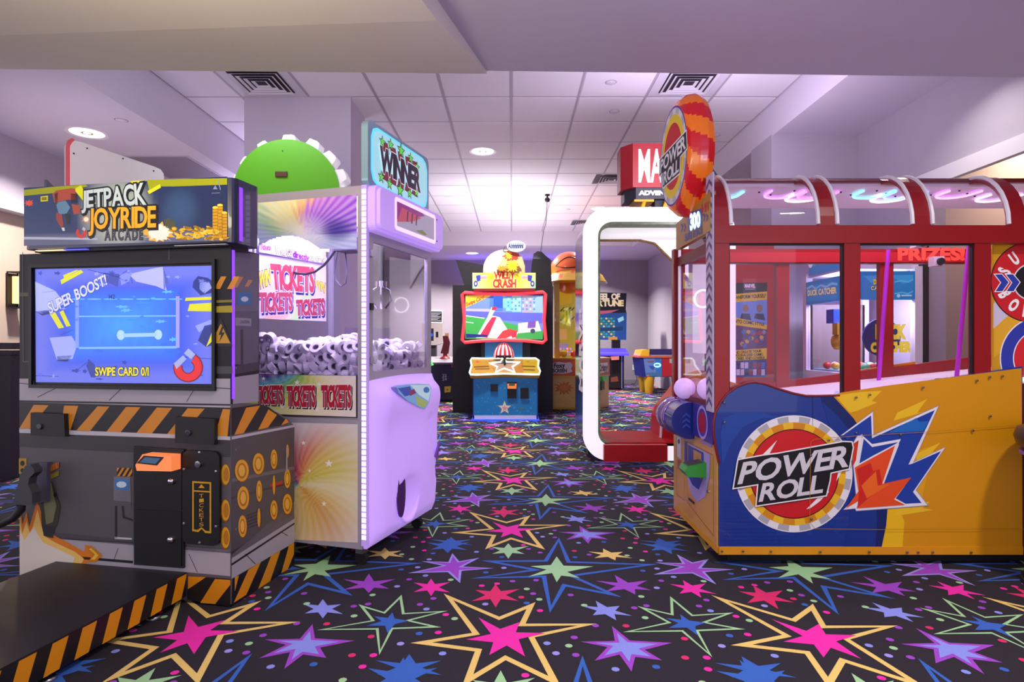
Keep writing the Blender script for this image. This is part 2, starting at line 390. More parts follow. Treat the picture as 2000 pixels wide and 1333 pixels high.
for i in range(-6, 6):
    for j in range(-1, 11):
        d = AXX*(i*RX)+AXY*(j*RY)
        for n_e, (P, c, l) in enumerate(cell):
            if c not in M_YARN: M_YARN[c] = M_CARPET if c == '#160e1e' else mat(c, .95, noise=.18, scale=300, bump=.5)
            if not all(-6.9 < p.x+d.x < 5.9 and p.y+d.y < 15.1 for p in P): continue
            mb.add([(p.x+d.x, p.y+d.y, .0006+.0005*l+.000005*n_e) for p in P], [list(range(len(P)))], M_YARN[c])
for f in mb.f:   # every piece faces up
    a, b, c = (Vector(mb.v[f[i]]) for i in (0, 1, 2))
    ar = sum(mb.v[f[i-1]][0]*mb.v[f[i]][1]-mb.v[f[i]][0]*mb.v[f[i-1]][1] for i in range(len(f)))
    if ar < 0: f.reverse()
pat = mb.build('carpet_pattern', floor, fix=False); pat['kind'] = 'stuff'

ZT = 3.45
ceiling = struct(MB().box((-3.3, 3.4, ZT+.03), (2.7, 13.0, ZT+.1), M_CEIL), 'ceiling')
TP = .656
tile0 = None
xs = [-.01+TP*k for k in range(-5, 4)]; ys = [5.85+TP*k for k in range(-4, 12)]
SKIP = {(-4, -1), (2, -1)}
for i in range(-5, 4):
    for j in range(-4, 11):
        if (i, j) in SKIP: continue
        x0 = -.01+TP*i; y0 = 5.85+TP*j
        x1 = min(x0+TP, 2.6); y1 = y0+TP; xa = max(x0, -3.2)
        full = x1-xa > TP-.01
        if full and tile0:
            o = tile0.copy(); C.objects.link(o); o.location = (x0, y0, ZT)
        else:
            b = MB(); wd = x1-xa
            b.box((.011, .011, 0.004), (wd-.011, TP-.011, .02), M_TILE); b.box((.018, .018, 0), (wd-.018, TP-.018, .006), M_TILE)
            o = b.build('tile', ceiling, fix=False); o.location = (xa, y0, ZT)
            if full: tile0 = o
run0 = None
for x in xs:
    o = MB().box((x-.011, 3.4, ZT+.002), (x+.011, 12.92, ZT+.024), M_RUN).build('grid_runner', ceiling)
for y in ys:
    o = MB().box((-3.2, y-.011, ZT+.003), (2.6, y+.011, ZT+.024), M_RUN).build('grid_runner', ceiling)
# lowered plaster soffits round the tile field
ceil_l = struct(MB().box((-4.95, 3.35, 3.0), (-3.2, 13.0, 3.5), M_SOFF), 'trim_1')
ceil_r = struct(MB().box((2.6, 3.35, 3.12), (3.65, 13.0, 3.5), M_SOFF), 'trim_2')
ceil_b = struct(MB().box((-4.9, 12.9, 3.145), (3.6, 15.3, 3.5), M_SOFF), 'trim_3')
# deep front beam over the camera with its slightly lower left half
fb = MB(); fb.prism([(-7, 3.27, 2.62), (6, 3.62, 2.62), (6, -3.4, 2.62), (-7, -3.4, 2.62)], (0, 0, .9), mat('#c6bdce', .9, noise=.02, scale=5)); struct(fb, 'trim_4')
lo = MB(); e1 = Vector((-.146, 3.462)); dr = Vector((.2, .737)).normalized(); e0 = e1-dr*6.0; zl = lambda p: 2.608-.058*max(0, (e1-p).dot(dr))
pts = [Vector((-7, 3.262)), e1, e1-dr*.75, e0, Vector((-7, e0.y))]
lo.add([(p.x, p.y, 2.606-(.085*min((e1.y-p.y)/.75, 1.6) if True else 0)) for p in pts]+[(p.x, p.y, 2.6205) for p in pts],
       [(0, 1, 2), (0, 2, 3, 4), (5, 6, 7, 8, 9)]+[(i, (i+1) % 5, 5+(i+1) % 5, 5+i) for i in range(5)], mat('#dcd4ce', .9, noise=.02, scale=5)); struct(lo, 'trim_5')
struct(MB().box((-4.95, 15.2, 0), (3.65, 15.35, 3.5), mat('#918996', .85, noise=.03, scale=6)), 'wall_back')
struct(MB().box((-4.9, 15.17, 0), (3.6, 15.2, .12), mat('#7d7683', .6)), 'baseboard_back')
# left wall: grey bulkhead above, beige wall set back below it
wl = MB(); wl.box((-4.95, 3.4, 2.37), (-4.75, 15.2, 3.1), M_GREY); wl.box((-5.0, 3.4, 0), (-4.85, 15.2, 2.37), M_BEIGE); struct(wl, 'wall_left')
struct(MB().box((-4.86, 3.4, 2.30), (-4.72, 15.2, 2.37), M_TRIM), 'trim_6')
struct(MB().box((-7, 3.2, 0), (-4.9, 3.4, 2.7), M_BEIGE), 'trim_11')
wr = MB(); wr.box((3.45, 5.04, 0), (3.65, 15.2, 3.2), M_GREY); wr.box((3.45, 3.0, 2.45), (3.65, 5.04, 3.2), M_GREY); wr.box((3.45, 3.0, 0), (3.65, 3.4, 2.45), M_GREY); struct(wr, 'wall_right')
struct(MB().box((3.41, 3.0, 2.33), (3.46, 5.12, 2.45), M_TRIM), 'trim_7')
struct(MB().box((3.43, 5.0, 0), (3.48, 5.06, 2.33), mat('#2a2226', .5)), 'trim_8')
struct(MB().box((4.3, -3.4, 0), (4.42, 6.5, 3.2), mat('#c3ac98', .85, noise=.05, scale=5)), 'wall_hall')
col = MB(); col.box((-2.615, 5.85, 0), (-1.575, 6.41, ZT+.03), mat('#bdb3c6', .85, noise=.03, scale=6)); struct(col, 'trim_9')
col = MB(); col.box((2.59, 5.98, 0), (3.46, 6.49, 3.13), M_GREY); struct(col, 'trim_10')
# dark half-height partition on the left with its moulded cap
DP = mat('#2b2536', .45, noise=.1)
hw = thing('half_wall', 'dark half-height partition with moulded cap at left edge beside the wall lamp', 'partition', (-4.6, 4.6, 0))
MB().box((-1.2, 0, 0), (.75, .16, .96), DP).build('panel', hw)
c_ = MB(); c_.box((-1.25, -.03, .96), (.78, .19, .99), DP); c_.box((-1.25, -.05, 1.0), (.80, .21, 1.05), DP); c_.build('cap_rail', hw)
# ------------------------------------------------------------------ hazard-striped video cabinet (front left)
R11 = math.radians(-11)
jp = thing('video_arcade_cabinet', 'video arcade cabinet with orange hazard stripes, wide blue screen and black foot platform', 'arcade machine', (-1.115, 2.376, 0), R11)
JF = Face(jp, (0, 0, 0), (1, 0, 0), (0, 0, 1)); JS = Face(jp, (0, 0, 0), (0, 1, 0), (0, 0, 1))
J2 = cs(.4448, 0, 740); J1 = cs(.36, 0, 320)
WJ = 1.016
prof = [(0, .012), (.46, .012)] + [JS.px(*p) for p in ((574, 832), (566, 822), (545, 808), (520, 796), (506, 789))] + [(0, JF.px(452, 790)[1])]
prof = [(max(0, a), b) for a, b in prof]
GREYV = mat('#5a545a', .42, noise=.08, coat=.3)
MB().prism([(-WJ, a, b) for a, b in prof], (WJ, 0, 0), GREYV).build('body', jp)
zt = JF.px(454, 483)[1]; zb = JF.px(452, 790)[1]
hd = MB(); hd.box((-WJ, 0, zb), (0, .185, zt), SATIN); hd.build('head', jp)
bz = MB(); sx0, sz1 = JF.px(66, 524); sx1, sz0 = JF.px(417, 757)
for lo_, hi_ in (((sx0-.014, -.012, sz0-.014), (sx1+.014, .0, sz0)), ((sx0-.014, -.012, sz1), (sx1+.014, 0, sz1+.014)), ((sx0-.014, -.012, sz0), (sx0, 0, sz1)), ((sx1, -.012, sz0), (sx1+.014, 0, sz1))): bz.box(lo_, hi_, BLACK)
bz.build('bezel', jp)
# lit screen
S = Print(JF, e=.6, rough=.25, conv=J1); Bl = lin('#2f5cff'); L1 = lin('#8fa2f5'); L2 = lin('#3f8df0')
q = [(192, 573), (1156, 553), (1156, 1196), (196, 1186)]
def scr(a, b):
    d = max(abs(a-.5)/.32, abs(b-.5)/.3); c = mixc(lin('#3aa0ff'), lin('#2c62f2'), min(1, d))
    if d > 1: c = mixc(lin('#3152e0'), lin('#6672e4'), min(1, (d-1)*2.2))
    st = .5+.5*math.sin(a*90)*math.sin(b*23+a*5); return mixc(c, lin('#2a55d8'), .22*st if d < 1.05 else .05*st)
S.grad(q, 40, 28, scr, 0)
for pts, c in (([(192,640),(300,690),(355,760),(230,815),(196,800)], '#a9b4f2'), ([(270,945),(390,935),(420,985),(395,1060),(310,1065)], '#9aa6f4'), ([(310,1045),(395,1040),(365,1075),(312,1070)], '#16246a'),
               ([(700,600),(850,565),(885,560),(905,690),(850,665),(740,640)], '#aab0ee'), ([(885,560),(915,640),(890,690)], '#4a57b0'), ([(1050,640),(1075,610),(1130,620),(1156,640),(1156,700),(1090,715),(1045,670)], '#1a2a86'),
               ([(1085,645),(1135,640),(1150,675),(1110,705),(1082,680)], '#aab4f6'), ([(1075,960),(1110,880),(1156,870),(1156,985),(1120,995)], '#1c2a80'), ([(1060,880),(1150,845),(1156,870),(1080,915)], '#8f9cf4'),
               ([(195,800),(260,795),(290,810),(230,825)], '#1d2d80'), ([(470,1100),(480,1060),(515,1090),(520,1160),(495,1160)], '#2a3c9a'), ([(560,590),(650,600),(640,670),(575,640)], '#3a49ae'), ([(650,600),(720,590),(700,640),(660,660)], '#7f8cf0')):
    S.poly(pts, c, 1)
for a, b in (((480,575),(640,615)), ((640,615),(700,650)), ((640,615),(690,580)), ((196,1150),(320,1155)), ((410,1130),(470,1080)), ((300,690),(230,700)), ((1000,1050),(1156,1060)), ((330,930),(400,900)), ((700,585),(720,650))): S.line(a, b, .0022, '#25357f', 1)
for pts in ([(330,632),(440,576),(455,590),(335,655)], [(345,605),(415,578),(430,578),(350,622)], [(272,815),(300,805),(350,890),(320,895)], [(325,805),(345,795),(385,880),(362,885)], [(1010,728),(1156,722),(1156,738),(1005,745)], [(1030,762),(1156,755),(1156,802),(1020,800)], [(1120,995),(1156,900),(1156,960)]): S.poly(pts, '#d8d80e', 2)
R = random.Random(2)
for i in range(46):
    x, y = R.uniform(215, 1135), R.uniform(580, 1180)
    if 400 < x < 1000 and 690 < y < 1030: S.burst((x, y), R.uniform(14, 60), R.uniform(6, 16), R.choice(['#2f86e8', '#58b0f8', '#2a6ad8']), 1+i % 2, 7, .55, i)
    else: S.burst((x, y), R.uniform(10, 30), R.uniform(5, 16), R.choice(['#8a98f0', '#3a4ab8', '#5a6ae0', '#2a3aa0']), 1+i % 2, 5, .5, i)
S.text('SUPER BOOST!', [(258, 760), (572, 602), (584, 655), (275, 815)], '#cdd2f6', 3, .028, '#2a3580', .055)
S.text('SWIPE CARD 0/1', [(520, 1107), (808, 1107), (808, 1150), (520, 1150)], '#e6d92e', 3, .028, '#2c2c10', .085)
S.text('142', [(593, 710), (625, 710), (625, 735), (593, 735)], '#10204a', 3, 0)
for i in range(7): S.ell((425+88*i, 735), 40, 4, '#5fb4ff', 1, 10)
S.poly([(410,725),(430,725),(430,1000),(410,1000)], '#7a9aff', 1); S.poly([(955,720),(975,720),(975,1000),(955,1000)], '#9c9aff', 1); S.poly([(430,995),(960,990),(960,1003),(430,1006)], '#7ab4ff', 1); S.poly([(430,825),(960,822),(960,830),(430,833)], '#6fb0ff', 1)
S.ell((657, 930), 22, 28, '#a9d2f2', 2, 10); S.ell((860, 928), 22, 28, '#a9d2f2', 2, 10); S.poly([(670,922),(850,918),(850,938),(670,942)], '#9cc8f0', 2)
# horseshoe magnet
def arcp(c, r0, r1, a0, a1, n=14): 
    A = [math.radians(a0+(a1-a0)*i/n) for i in range(n+1)]
    return [(c[0]+r1*math.cos(a), c[1]+r1*math.sin(a)) for a in A]+[(c[0]+r0*math.cos(a), c[1]+r0*math.sin(a)) for a in A[::-1]]
S.poly(arcp((1022, 1105), 30, 82, -60, 195), '#7a1014', 2); S.poly(arcp((1022, 1105), 36, 75, -58, 193), '#d81c24', 3)
S.poly([(945,1085),(995,1040),(1015,1060),(960,1115)], '#98a8d8', 4); S.poly([(1000,1030),(1025,1002),(1062,1035),(1040,1062)], '#98a8d8', 4)
S.build('screen', jp)
# printed front
A = Print(JF, rough=.4, conv=J2); BK, OR = '#17131a', '#dc8c14'
PW = '#b3abb6'
A.poly([(86,0),(148,0),(150,28),(935,40),(940,0),(1012,0),(1012,128),(86,104)], PW, 0)
A.poly([(86,95),(1012,112),(1012,119),(86,103)], BK, 1)
for a, b in (((270,30),(165,82)), ((545,34),(480,96)), ((858,40),(820,102)), ((86,20),(148,26)), ((935,40),(1012,44))): A.line(a, b, .003, BK, 1)
A.poly([(86,103),(1012,128),(1012,257),(86,218)], BK, 1)
for t0, t1, b0, b1 in ((150,215,85,130), (283,345,268,310), (430,482,335,395), (555,618,468,530), (690,757,600,668), (825,900,735,800), (980,1012,942,1000)):
    f = lambda y: 0
    A.poly([(t0, 112+.022*t0), (t1, 112+.022*t1), (b1, 218+.035*b1), (b0, 218+.035*b0)], OR, 2)
A.poly([(86,218),(1012,254),(1012,270),(86,238)], '#c9c3cc', 2)
A.poly([(86,240),(1012,273),(1012,345),(86,300)], '#3a363b', 0); A.poly([(86,660),(1012,752),(1012,768),(86,690)], '#4a464e', 0)
A.poly([(86,690),(1012,752),(1012,868),(820,850),(86,805)], '#aaa3ad', 0); A.poly([(86,760),(585,800),(585,812),(86,770)], BK, 1)
for a, b in (((520,745),(500,800)), ((830,770),(868,852)), ((86,690),(585,722))): A.line(a, b, .0025, BK, 1)
A.poly([(822,866),(1012,880),(1012,1003),(822,972)], BK, 0)
for pts in ([(826,868),(905,872),(826,925)], [(945,880),(1012,884),(1012,905),(945,990),(880,985)]): A.poly(pts, OR, 1)
# wall box with hazard tag, pipes, sign plate
A.poly([(500,430),(572,432),(578,560),(500,552)], '#77727a', 1); A.poly([(506,440),(565,442),(567,490),(506,486)], '#3c7cc0', 2); A.ell((535,465), 22, 14, '#cfe2ee', 3); A.poly([(500,535),(578,542),(578,562),(500,555)], '#5a565e', 2)
A.hazard([(515,392), (582,392), (582,430), (515,428)], 3, BK, OR, .5, .5, 1)
for pts in ([(506,560),(514,560),(514,700),(506,700)], [(535,560),(543,560),(548,605),(585,618),(585,626),(540,612)]): A.poly(pts, '#232025', 1)
A.poly([(84,350),(118,350),(118,418),(84,418)], '#b58a12', 1); A.ell((100,372), 10, 12, BK, 2, 10); A.ell((100,403), 9, 10, BK, 2, 10)
A.poly([(505,695),(580,700),(580,708),(505,704)], '#c8c2cc', 1)
# exhaust blast and sparks along the lower left edge
A.poly([(88,545),(100,640),(118,585),(130,650),(165,535),(200,640),(215,600),(240,690),(300,720),(370,760),(375,730),(400,735),(452,780),(430,800),(400,800),(370,815),(250,815),(88,866)], '#e07c1c', 1)
A.poly([(88,600),(100,680),(118,625),(135,690),(166,575),(195,690),(245,720),(330,760),(370,790),(360,812),(250,812),(88,866)], '#f2c86a', 2)
A.poly([(88,660),(110,710),(150,650),(190,720),(260,750),(330,785),(320,812),(88,862)], '#e6dcd0', 3)
A.poly([(380,738),(400,732),(450,772),(425,805),(385,808),(410,775)], '#c87a10', 3); A.poly([(392,748),(402,744),(435,775),(418,795),(400,795),(420,772)], '#f2c040', 4)
A.poly([(190,450),(235,455),(268,560),(255,640),(215,690),(185,640),(180,540)], '#3a3a2c', 4); A.poly([(200,455),(228,458),(250,560),(235,630),(205,640),(195,550)], '#7a7a58', 5); A.poly([(185,640),(245,650),(235,700),(195,690)], '#2a2a2e', 5)
A.poly([(165,450),(205,505),(190,545),(155,500)], '#c86a1c', 6); A.poly([(185,395),(262,365),(262,390),(195,425)], '#c86a1c', 6); A.poly([(200,430),(262,405),(262,425),(205,450)], '#8a7a1c', 6)
for k in range(5): A.line((160+k*9, 462+k*12), (172+k*7, 500+k*9), .0016, '#5a2a0a', 7)
for k in range(6): A.line((195+k*12, 392-k*5), (198+k*12, 420-k*6), .0016, '#5a2a0a', 7)
A.ell((245, 510), 7, 10, '#1c1a1c', 7, 10)
for y, h in ((395,50), (552,52), (672,52)):
    A.ell((990, y+28), 20, h, '#8a5208', 2); A.ell((992, y+26), 19, h-6, '#e0a020', 3); A.ell((995, y+26), 12, h-20, '#b87410', 4)
# black upper surround: lines, stripes and the high-voltage triangle
def J1b(x, y): return (x*.36, 320+y*.36)
A.conv = J1b
for a, b in (((125,480),(128,1075)), ((128,1075),(185,1075)), ((920,440),(918,545))): A.line(a, b, .004, '#5a5560', 1)
A.poly([(108,700),(182,700),(182,720),(108,720)], '#5a4a10', 1); A.poly([(1157,742),(1262,738),(1262,752),(1157,756)], '#8a7a10', 1); A.poly([(1157,775),(1262,770),(1262,808),(1157,808)], '#b5a010', 1)
for x in (1165, 1235, 1305): 
    if x < 1250: A.poly([(x+35,612),(x+65,612),(x+30,680),(x-2,680)], OR, 1)
A.poly([(1158,1100),(1262,1100),(1262,1140),(1158,1140)], '#47434b', 0)
A.poly([(1200,835),(1262,985),(1262,993),(1156,993),(1156,930)], BK, 2); A.poly([(1200,868),(1252,975),(1156,975),(1156,955)], '#d69a14', 3)
A.poly([(1205,885),(1188,930),(1202,928),(1192,968),(1222,915),(1206,917),(1215,885)], BK, 4)
A.build('front_artwork', jp)
# right side print
B = Print(JS, rough=.4, conv=J2)
B.poly([(1016,258),(1292,205),(1292,540),(1016,775)], '#4d474c', 0)
B.poly([(1016,130),(1140,112),(1180,125),(1262,188),(1262,200),(1016,250)], BK, 0)
for pts in ([(1080,128),(1142,118),(1068,240),(1028,247)], [(1178,135),(1215,160),(1175,215),(1132,225)], [(1255,175),(1268,193),(1235,205),(1238,198)]): B.poly(pts, OR, 1)
B.poly([(1016,255),(1292,203),(1292,213),(1016,268)], '#b9b2bd', 1)
B.poly([(1016,760),(1292,595),(1292,625),(1016,800)], '#5f5962', 0); B.poly([(1016,790),(1292,615),(1292,720),(1016,880)], '#a7a0aa', 1); B.poly([(1016,812),(1292,632),(1292,640),(1016,822)], BK, 2)
for a, b in (((1075,770),(1120,815)), ((1230,672),(1262,690))): B.line(a, b, .003, BK, 2)
B.poly([(1020,880),(1292,715),(1292,825),(1016,1008)], BK, 0)
for pts in ([(1030,872),(1048,865),(1030,935)], [(1090,840),(1145,805),(1080,950),(1025,985)], [(1190,778),(1232,752),(1185,890),(1132,925)], [(1268,732),(1290,718),(1290,770),(1262,840),(1234,855)]): B.poly(pts, OR, 1)
B.poly([(1016,440),(1292,385),(1292,400),(1016,455)], '#6a626a', 1); B.poly([(1016,520),(1292,450),(1292,458),(1016,530)], '#39353a', 1)
for i in range(5): B.poly([(1080,600+i*14),(1148,575+i*14),(1148,581+i*14),(1080,606+i*14)], '#2c282c', 1)
for x, y, rx, ry in ((1062,405,33,52), (1135,375,27,50), (1203,355,16,46), (1262,320,7,32), (1068,525,28,55), (1138,495,14,50), (1203,468,6,46), (1262,440,15,45), (1065,650,20,52), (1137,612,7,45), (1203,578,17,46), (1262,552,22,48)):
    B.ell((x, y), rx, ry, '#7d4a08', 2, 18); B.ell((x-2, y-1), rx*.92, ry*.93, '#e2a224', 3, 18)
    if rx > 12: B.ell((x-2, y), rx*.62, ry*.66, '#b06e10', 4, 16); B.ell((x-3, y-1), rx*.45, ry*.5, '#e8b040', 5, 14)
B.poly([(1185,462),(1240,448),(1240,470),(1185,484)], '#b02a20', 1); B.poly([(1254,300),(1260,298),(1260,405),(1252,410)], '#9a94a0', 5)
B.conv = J1
B.poly([(1262,480),(1402,490),(1402,800),(1262,800)], '#6b6674', 0); B.poly([(1262,800),(1402,800),(1402,1090),(1262,1090)], '#5d5866', 0); B.poly([(1262,1100),(1402,1075),(1402,1120),(1262,1145)], '#3f3b47', 1); B.poly([(1262,1160),(1402,1140),(1402,1290),(1262,1305)], '#9d96a4', 1)
for pts in ([(1275,612),(1320,614),(1285,672),(1262,674),(1262,640)], [(1345,630),(1370,632),(1345,668),(1325,668)]): B.poly(pts, '#c89060', 2)
B.poly([(1285,695),(1362,700),(1362,770),(1285,765)], '#3f6ea8', 2); B.ell((1325,735), 20, 14, '#c8d2e6', 3); B.poly([(1275,835),(1362,840),(1362,882),(1275,878)], '#8d8896', 2)
B.poly([(1305,900),(1318,900),(1318,1095),(1305,1095)], '#35323c', 1)
B.text('CAUTION', [(1300,850), (1350,852), (1350,868), (1300,866)], '#3a3640', 3, 0)
B.build('side_artwork', jp)
LEDV = glow('#6a2cff', 2.2)
MB().box((-.004, .006, zb+.02), (.006, .016, zt-.01), LEDV).build('led_strip', jp)
# marquee light box with rounded ends
mx0, mz0 = JF.px(46, 476); mx1, mz1 = JF.px(446, 347)
mz0 = JF.px(446, 473)[1]
MF = Face(jp, (0, -.055, 0), (1, 0, 0), (0, 0, 1)); mx0 = MF.px(45, 420)[0]; mx1 = MF.px(447, 400)[0]; mz1 = MF.px(446, 346.5)[1]; mz0 = MF.px(446, 473)[1]
out = [(x, y) for x, y in rrect(mx0-.0, -.055, mx1+.02, .12, .03, 5)]
MB().prism([(x, y, mz0) for x, y in out], (0, 0, mz1-mz0), mat('#22264a', .25, coat=.5)).build('marquee', jp)
mp = jp
hb = MB(); hb.box((mx0+.03, -.03, zt), (mx1-.03, .11, mz0), BLACK); hb.build('marquee_base', jp)
lt = MB(); lt.box((mx0+.05, -.045, zt+.004), (mx0+.19, -.03, mz0-.004), glow('#ffd9a0', 1.6)); lt.build('light_bar', jp)
lt = MB(); lt.box((mx0+.19, -.045, zt+.004), (mx0+.30, -.03, mz0-.004), glow('#5a5cff', 1.4)); lt.build('light_bar', jp); lt = MB(); lt.box((mx1-.25, -.045, zt+.004), (mx1-.02, -.03, mz0-.004), WHITE); lt.build('mount_strip', jp)
M_ = Print(MF, base=.0012, e=.3, rough=.25, conv=cs(.23, 30, 330))
q = [(75, 162), (1800, 66), (1800, 610), (75, 655)]
def mq(a, b):
    c = mixc(lin('#2b3a66'), lin('#1d2850'), a) if b > .2 else lin('#5a5f80')
    g = max(0, 1-((a-.47)/.2)**2-((b-.5)/.75)**2); c = mixc(c, lin('#b9c2b8'), .85*g)
    g2 = max(0, 1-((a-.78)/.1)**2-((b-.5)/.4)**2); c = mixc(c, lin('#3a5a86'), .6*g2); return c
M_.grad(q, 44, 14, mq, 0)
M_.poly([(75,180),(360,150),(600,135),(620,150),(350,205),(75,230)], '#8f9310', 1); M_.poly([(1120,95),(1800,80),(1800,135),(1350,150),(1200,150),(1140,190)], '#8f9310', 1)
for pts in ([(500,175),(560,140),(610,225),(600,300)], [(980,105),(1100,98),(1000,130)], [(1125,190),(1230,130),(1240,160),(1140,215)]): M_.poly(pts, '#c9c81c', 2)
M_.poly([(75,578),(700,588),(700,604),(75,600)], '#a9adc8', 1); M_.poly([(218,235),(280,228),(280,275),(218,280)], '#c2b616', 1); M_.line((228,250), (270,246), .004, '#3a3608', 2); M_.line((228,262), (270,258), .004, '#3a3608', 2)
for pts, cc_ in (([(318,215),(350,185),(480,165),(512,170),(520,260),(440,265),(335,290)], '#9a4434'), ([(335,215),(365,200),(360,300),(345,310)], '#26383e'), ([(345,290),(430,270),(470,330),(440,380),(375,390)], '#5a7a9a'), ([(470,210),(525,215),(530,290),(480,290)], '#1c2430'), ([(480,300),(550,310),(555,380),(500,390)], '#9a4434'), ([(350,370),(400,390),(415,490),(390,500),(350,430)], '#8a3a30'), ([(430,380),(470,390),(465,470),(440,470)], '#26262e'), ([(395,500),(420,500),(425,528),(405,528)], '#c8ccd8'), ([(1265,430),(1320,420),(1370,470),(1330,520),(1280,500)], '#4a4a34')): M_.poly(pts, cc_, 2)
M_.burst((120, 292), 44, 34, '#d04a38', 1, 8, .55, 3); M_.burst((605, 430), 42, 42, '#e88058', 1, 9, .5, 4); M_.ell((605,430), 20, 20, '#f8e8d8', 2, 10)
M_.burst((1215, 540), 150, 95, '#e0a83a', 1, 15, .72, 5); M_.burst((1225, 540), 112, 78, '#e6e0da', 2, 14, .75, 6)
M_.poly(arcp((563, 545), 18, 46, -50, 230), '#c23028', 2); M_.line((575,505), (598,520), .012, '#a9adc8', 3)
R = random.Random(5)
for i in range(80):
    x = R.uniform(1330, 1800); y = 600-R.random()**1.4*(70+(80 if x > 1680 else 30)); M_.ell((x, y), R.uniform(16, 34), R.uniform(7, 14), R.choice(['#d8a818', '#c08e10', '#eac038', '#8f6408', '#e4b428']), 1+i % 4, 10, rot=R.uniform(-.5, .5))
for x, y0 in ((1705,330), (1745,310), (1782,375)):
    M_.poly([(x-26,y0),(x+20,y0),(x+20,590),(x-26,590)], '#c08c10', 3)
    for k in range(9): M_.line((x-26, y0+14+k*28), (x+20, y0+10+k*28), .0022, '#7a5606', 4)
    M_.ell((x-3, y0), 24, 12, '#ecc440', 4, 12)
M_.poly([(1680,175),(1700,140),(1720,175)], '#76809c', 2); M_.line((1725,105), (1745,180), .004, '#76809c', 2); M_.line((1668,208), (1740,205), .002, '#76809c', 2)
M_.text('JETPACK', [(572, 195), (1092, 125), (1108, 300), (570, 330)], '#b9c6cc', 3, .028, '#14161c', .085, '#14161c', (.006, -.005))
M_.text('JOYRIDE', [(632, 345), (1195, 322), (1195, 492), (630, 510)], '#e8a41c', 4, .028, '#1c140c', .085, '#1c140c', (.006, -.005))
M_.text('ARCADE', [(765, 518), (1085, 512), (1085, 600), (765, 605)], '#4b4d5c', 3, 0, '#14161c', .055, gap=.25)
M_.build('marquee_artwork', jp)
MB().box((mx1+.0202, -.02, mz0+.01), (mx1+.0215, .0, mz1-.03), LEDV).build('marquee_led', jp)
# doors, card reader, locks, sensor boxes, ticket door
class OffFace(Face):
    def __init__(s, f, h): s.o = f.o+f.n*h; s.u, s.v, s.n, s.c, s.R = f.u, f.v, f.n, f.c, f.R
def facebox(fc, pts, d0, d1, m, name, parent, bev=0, **p):
    q = [OffFace(fc, d1).px(*a) for a in pts]; b = MB(); b.prism([fc.p3(u, d0) for u in q], fc.n*(d1-d0), m); return b.build(name, parent, **p)
dr_ = facebox(JF, [J2(586,298), J2(806,312), J2(805,834), J2(588,818)], .001, .012, SATIN, 'coin_door', jp)
facebox(JF, [J2(592,308), J2(798,320), J2(797,578), J2(593,568)], .012, .016, BLACK, 'upper_door', dr_); facebox(JF, [J2(593,574), J2(797,584), J2(796,826), J2(594,810)], .012, .016, BLACK, 'lower_door', dr_)
for x, y in ((767, 447), (765, 702)):
    u, v = JF.px(*J2(x, y)); MB().lathe([(.013, 0), (.013, .008), (.009, .012), (0, .012)], (u, -.016, v), CHROME, 16, (0, -1, 0)).build('lock', dr_)
RS = Face(jp, (0, -.0665, 0), (1, 0, 0), (0, 0, 1))
rd = MB(); q = [RS.px(*J2(*p)) for p in ((594, 380), (625, 333), (752, 340), (752, 408), (600, 405))]
rd.prism([RS.p3(u, -.0003) for u in q], RS.n*-.05, mat('#ff8a50', .4, 0, .55)); rdo = rd.build('card_reader', jp, label='glowing orange card reader')
RS = Face(jp, (0, -.0665, 0), (1, 0, 0), (0, 0, 1)); rp = Print(RS, e=.5, conv=J2); rp.poly([(600,372),(632,338),(722,345),(690,382)], '#1a1418', 0); rp.poly([(614,368),(638,345),(706,350),(684,374)], '#3a5a78', 1); rp.build('reader_display', rdo)
for pts in ([(134,150),(280,156),(285,256),(134,250)], [(770,168),(942,178),(940,292),(768,282)]):
    o_ = facebox(JF, [J2(*p) for p in pts], .001, .022, SATIN, 'sensor_box', jp)
    cx = sum(p[0] for p in pts)/4; cy = sum(p[1] for p in pts)/4; u, v = JF.px(*J2(cx-10, cy+5)); b = MB(); b.lathe([(.012, 0), (.012, .006), (.008, .007), (0, .004)], (u, -.022, v), mat('#3a3848', .15), 14, (0, -1, 0)); b.build('lens', o_)
u0, v0 = JF.px(*J2(812, 720)); u1, v1 = JF.px(*J2(974, 318))
td = MB().prism([(x, -.001, z) for x, z in rrect(u0, v0, u1, v1, .03, 5)], (0, -.014, 0), BLACK).build('ticket_door', jp)
TF = Face(jp, (0, -.015, 0), (1, 0, 0), (0, 0, 1)); T_ = Print(TF, conv=J2); Yc = '#d8a012'
T_.poly([(845,450),(928,455),(928,680),(902,678),(886,660),(872,674),(845,670)], Yc, 0); T_.poly([(852,458),(921,462),(921,670),(904,668),(886,652),(868,664),(852,662)], BLACK, 1)
T_.poly([(886,463),(872,480),(900,481)], Yc, 2); T_.poly([(852,490),(921,494),(921,500),(852,496)], Yc, 2)
for i, ch in enumerate('TICKETS'):
    y = 508+i*21; T_.text(ch, [(895, y-2), (893, y+14), (876, y+12), (878, y-4)] if False else [(876, y), (896, y-3), (896, y+13), (876, y+15)], Yc, 2, .0)
T_.build('lettering', td)
for x, y in ((888,322), (820,395), (960,405), (820,632), (960,645), (888,716)):
    u, v = JF.px(*J2(x, y)); MB().lathe([(.006, 0), (.005, .003), (0, .004)], (u, -.015, v), CHROME, 10, (0, -1, 0)).build('bolt', td)
u, v = JF.px(*J2(886, 372)); MB().lathe([(.013, 0), (.013, .01), (0, .011)], (u, -.015, v), CHROME, 16, (0, -1, 0)).build('lock', td)
for z in (.3, .62, .95, 1.2, 1.38): MB().lathe([(.005, 0), (.004, .003), (0, .003)], (0, .03, z), STEEL, 8, (1, 0, 0)).build('bolt', jp)
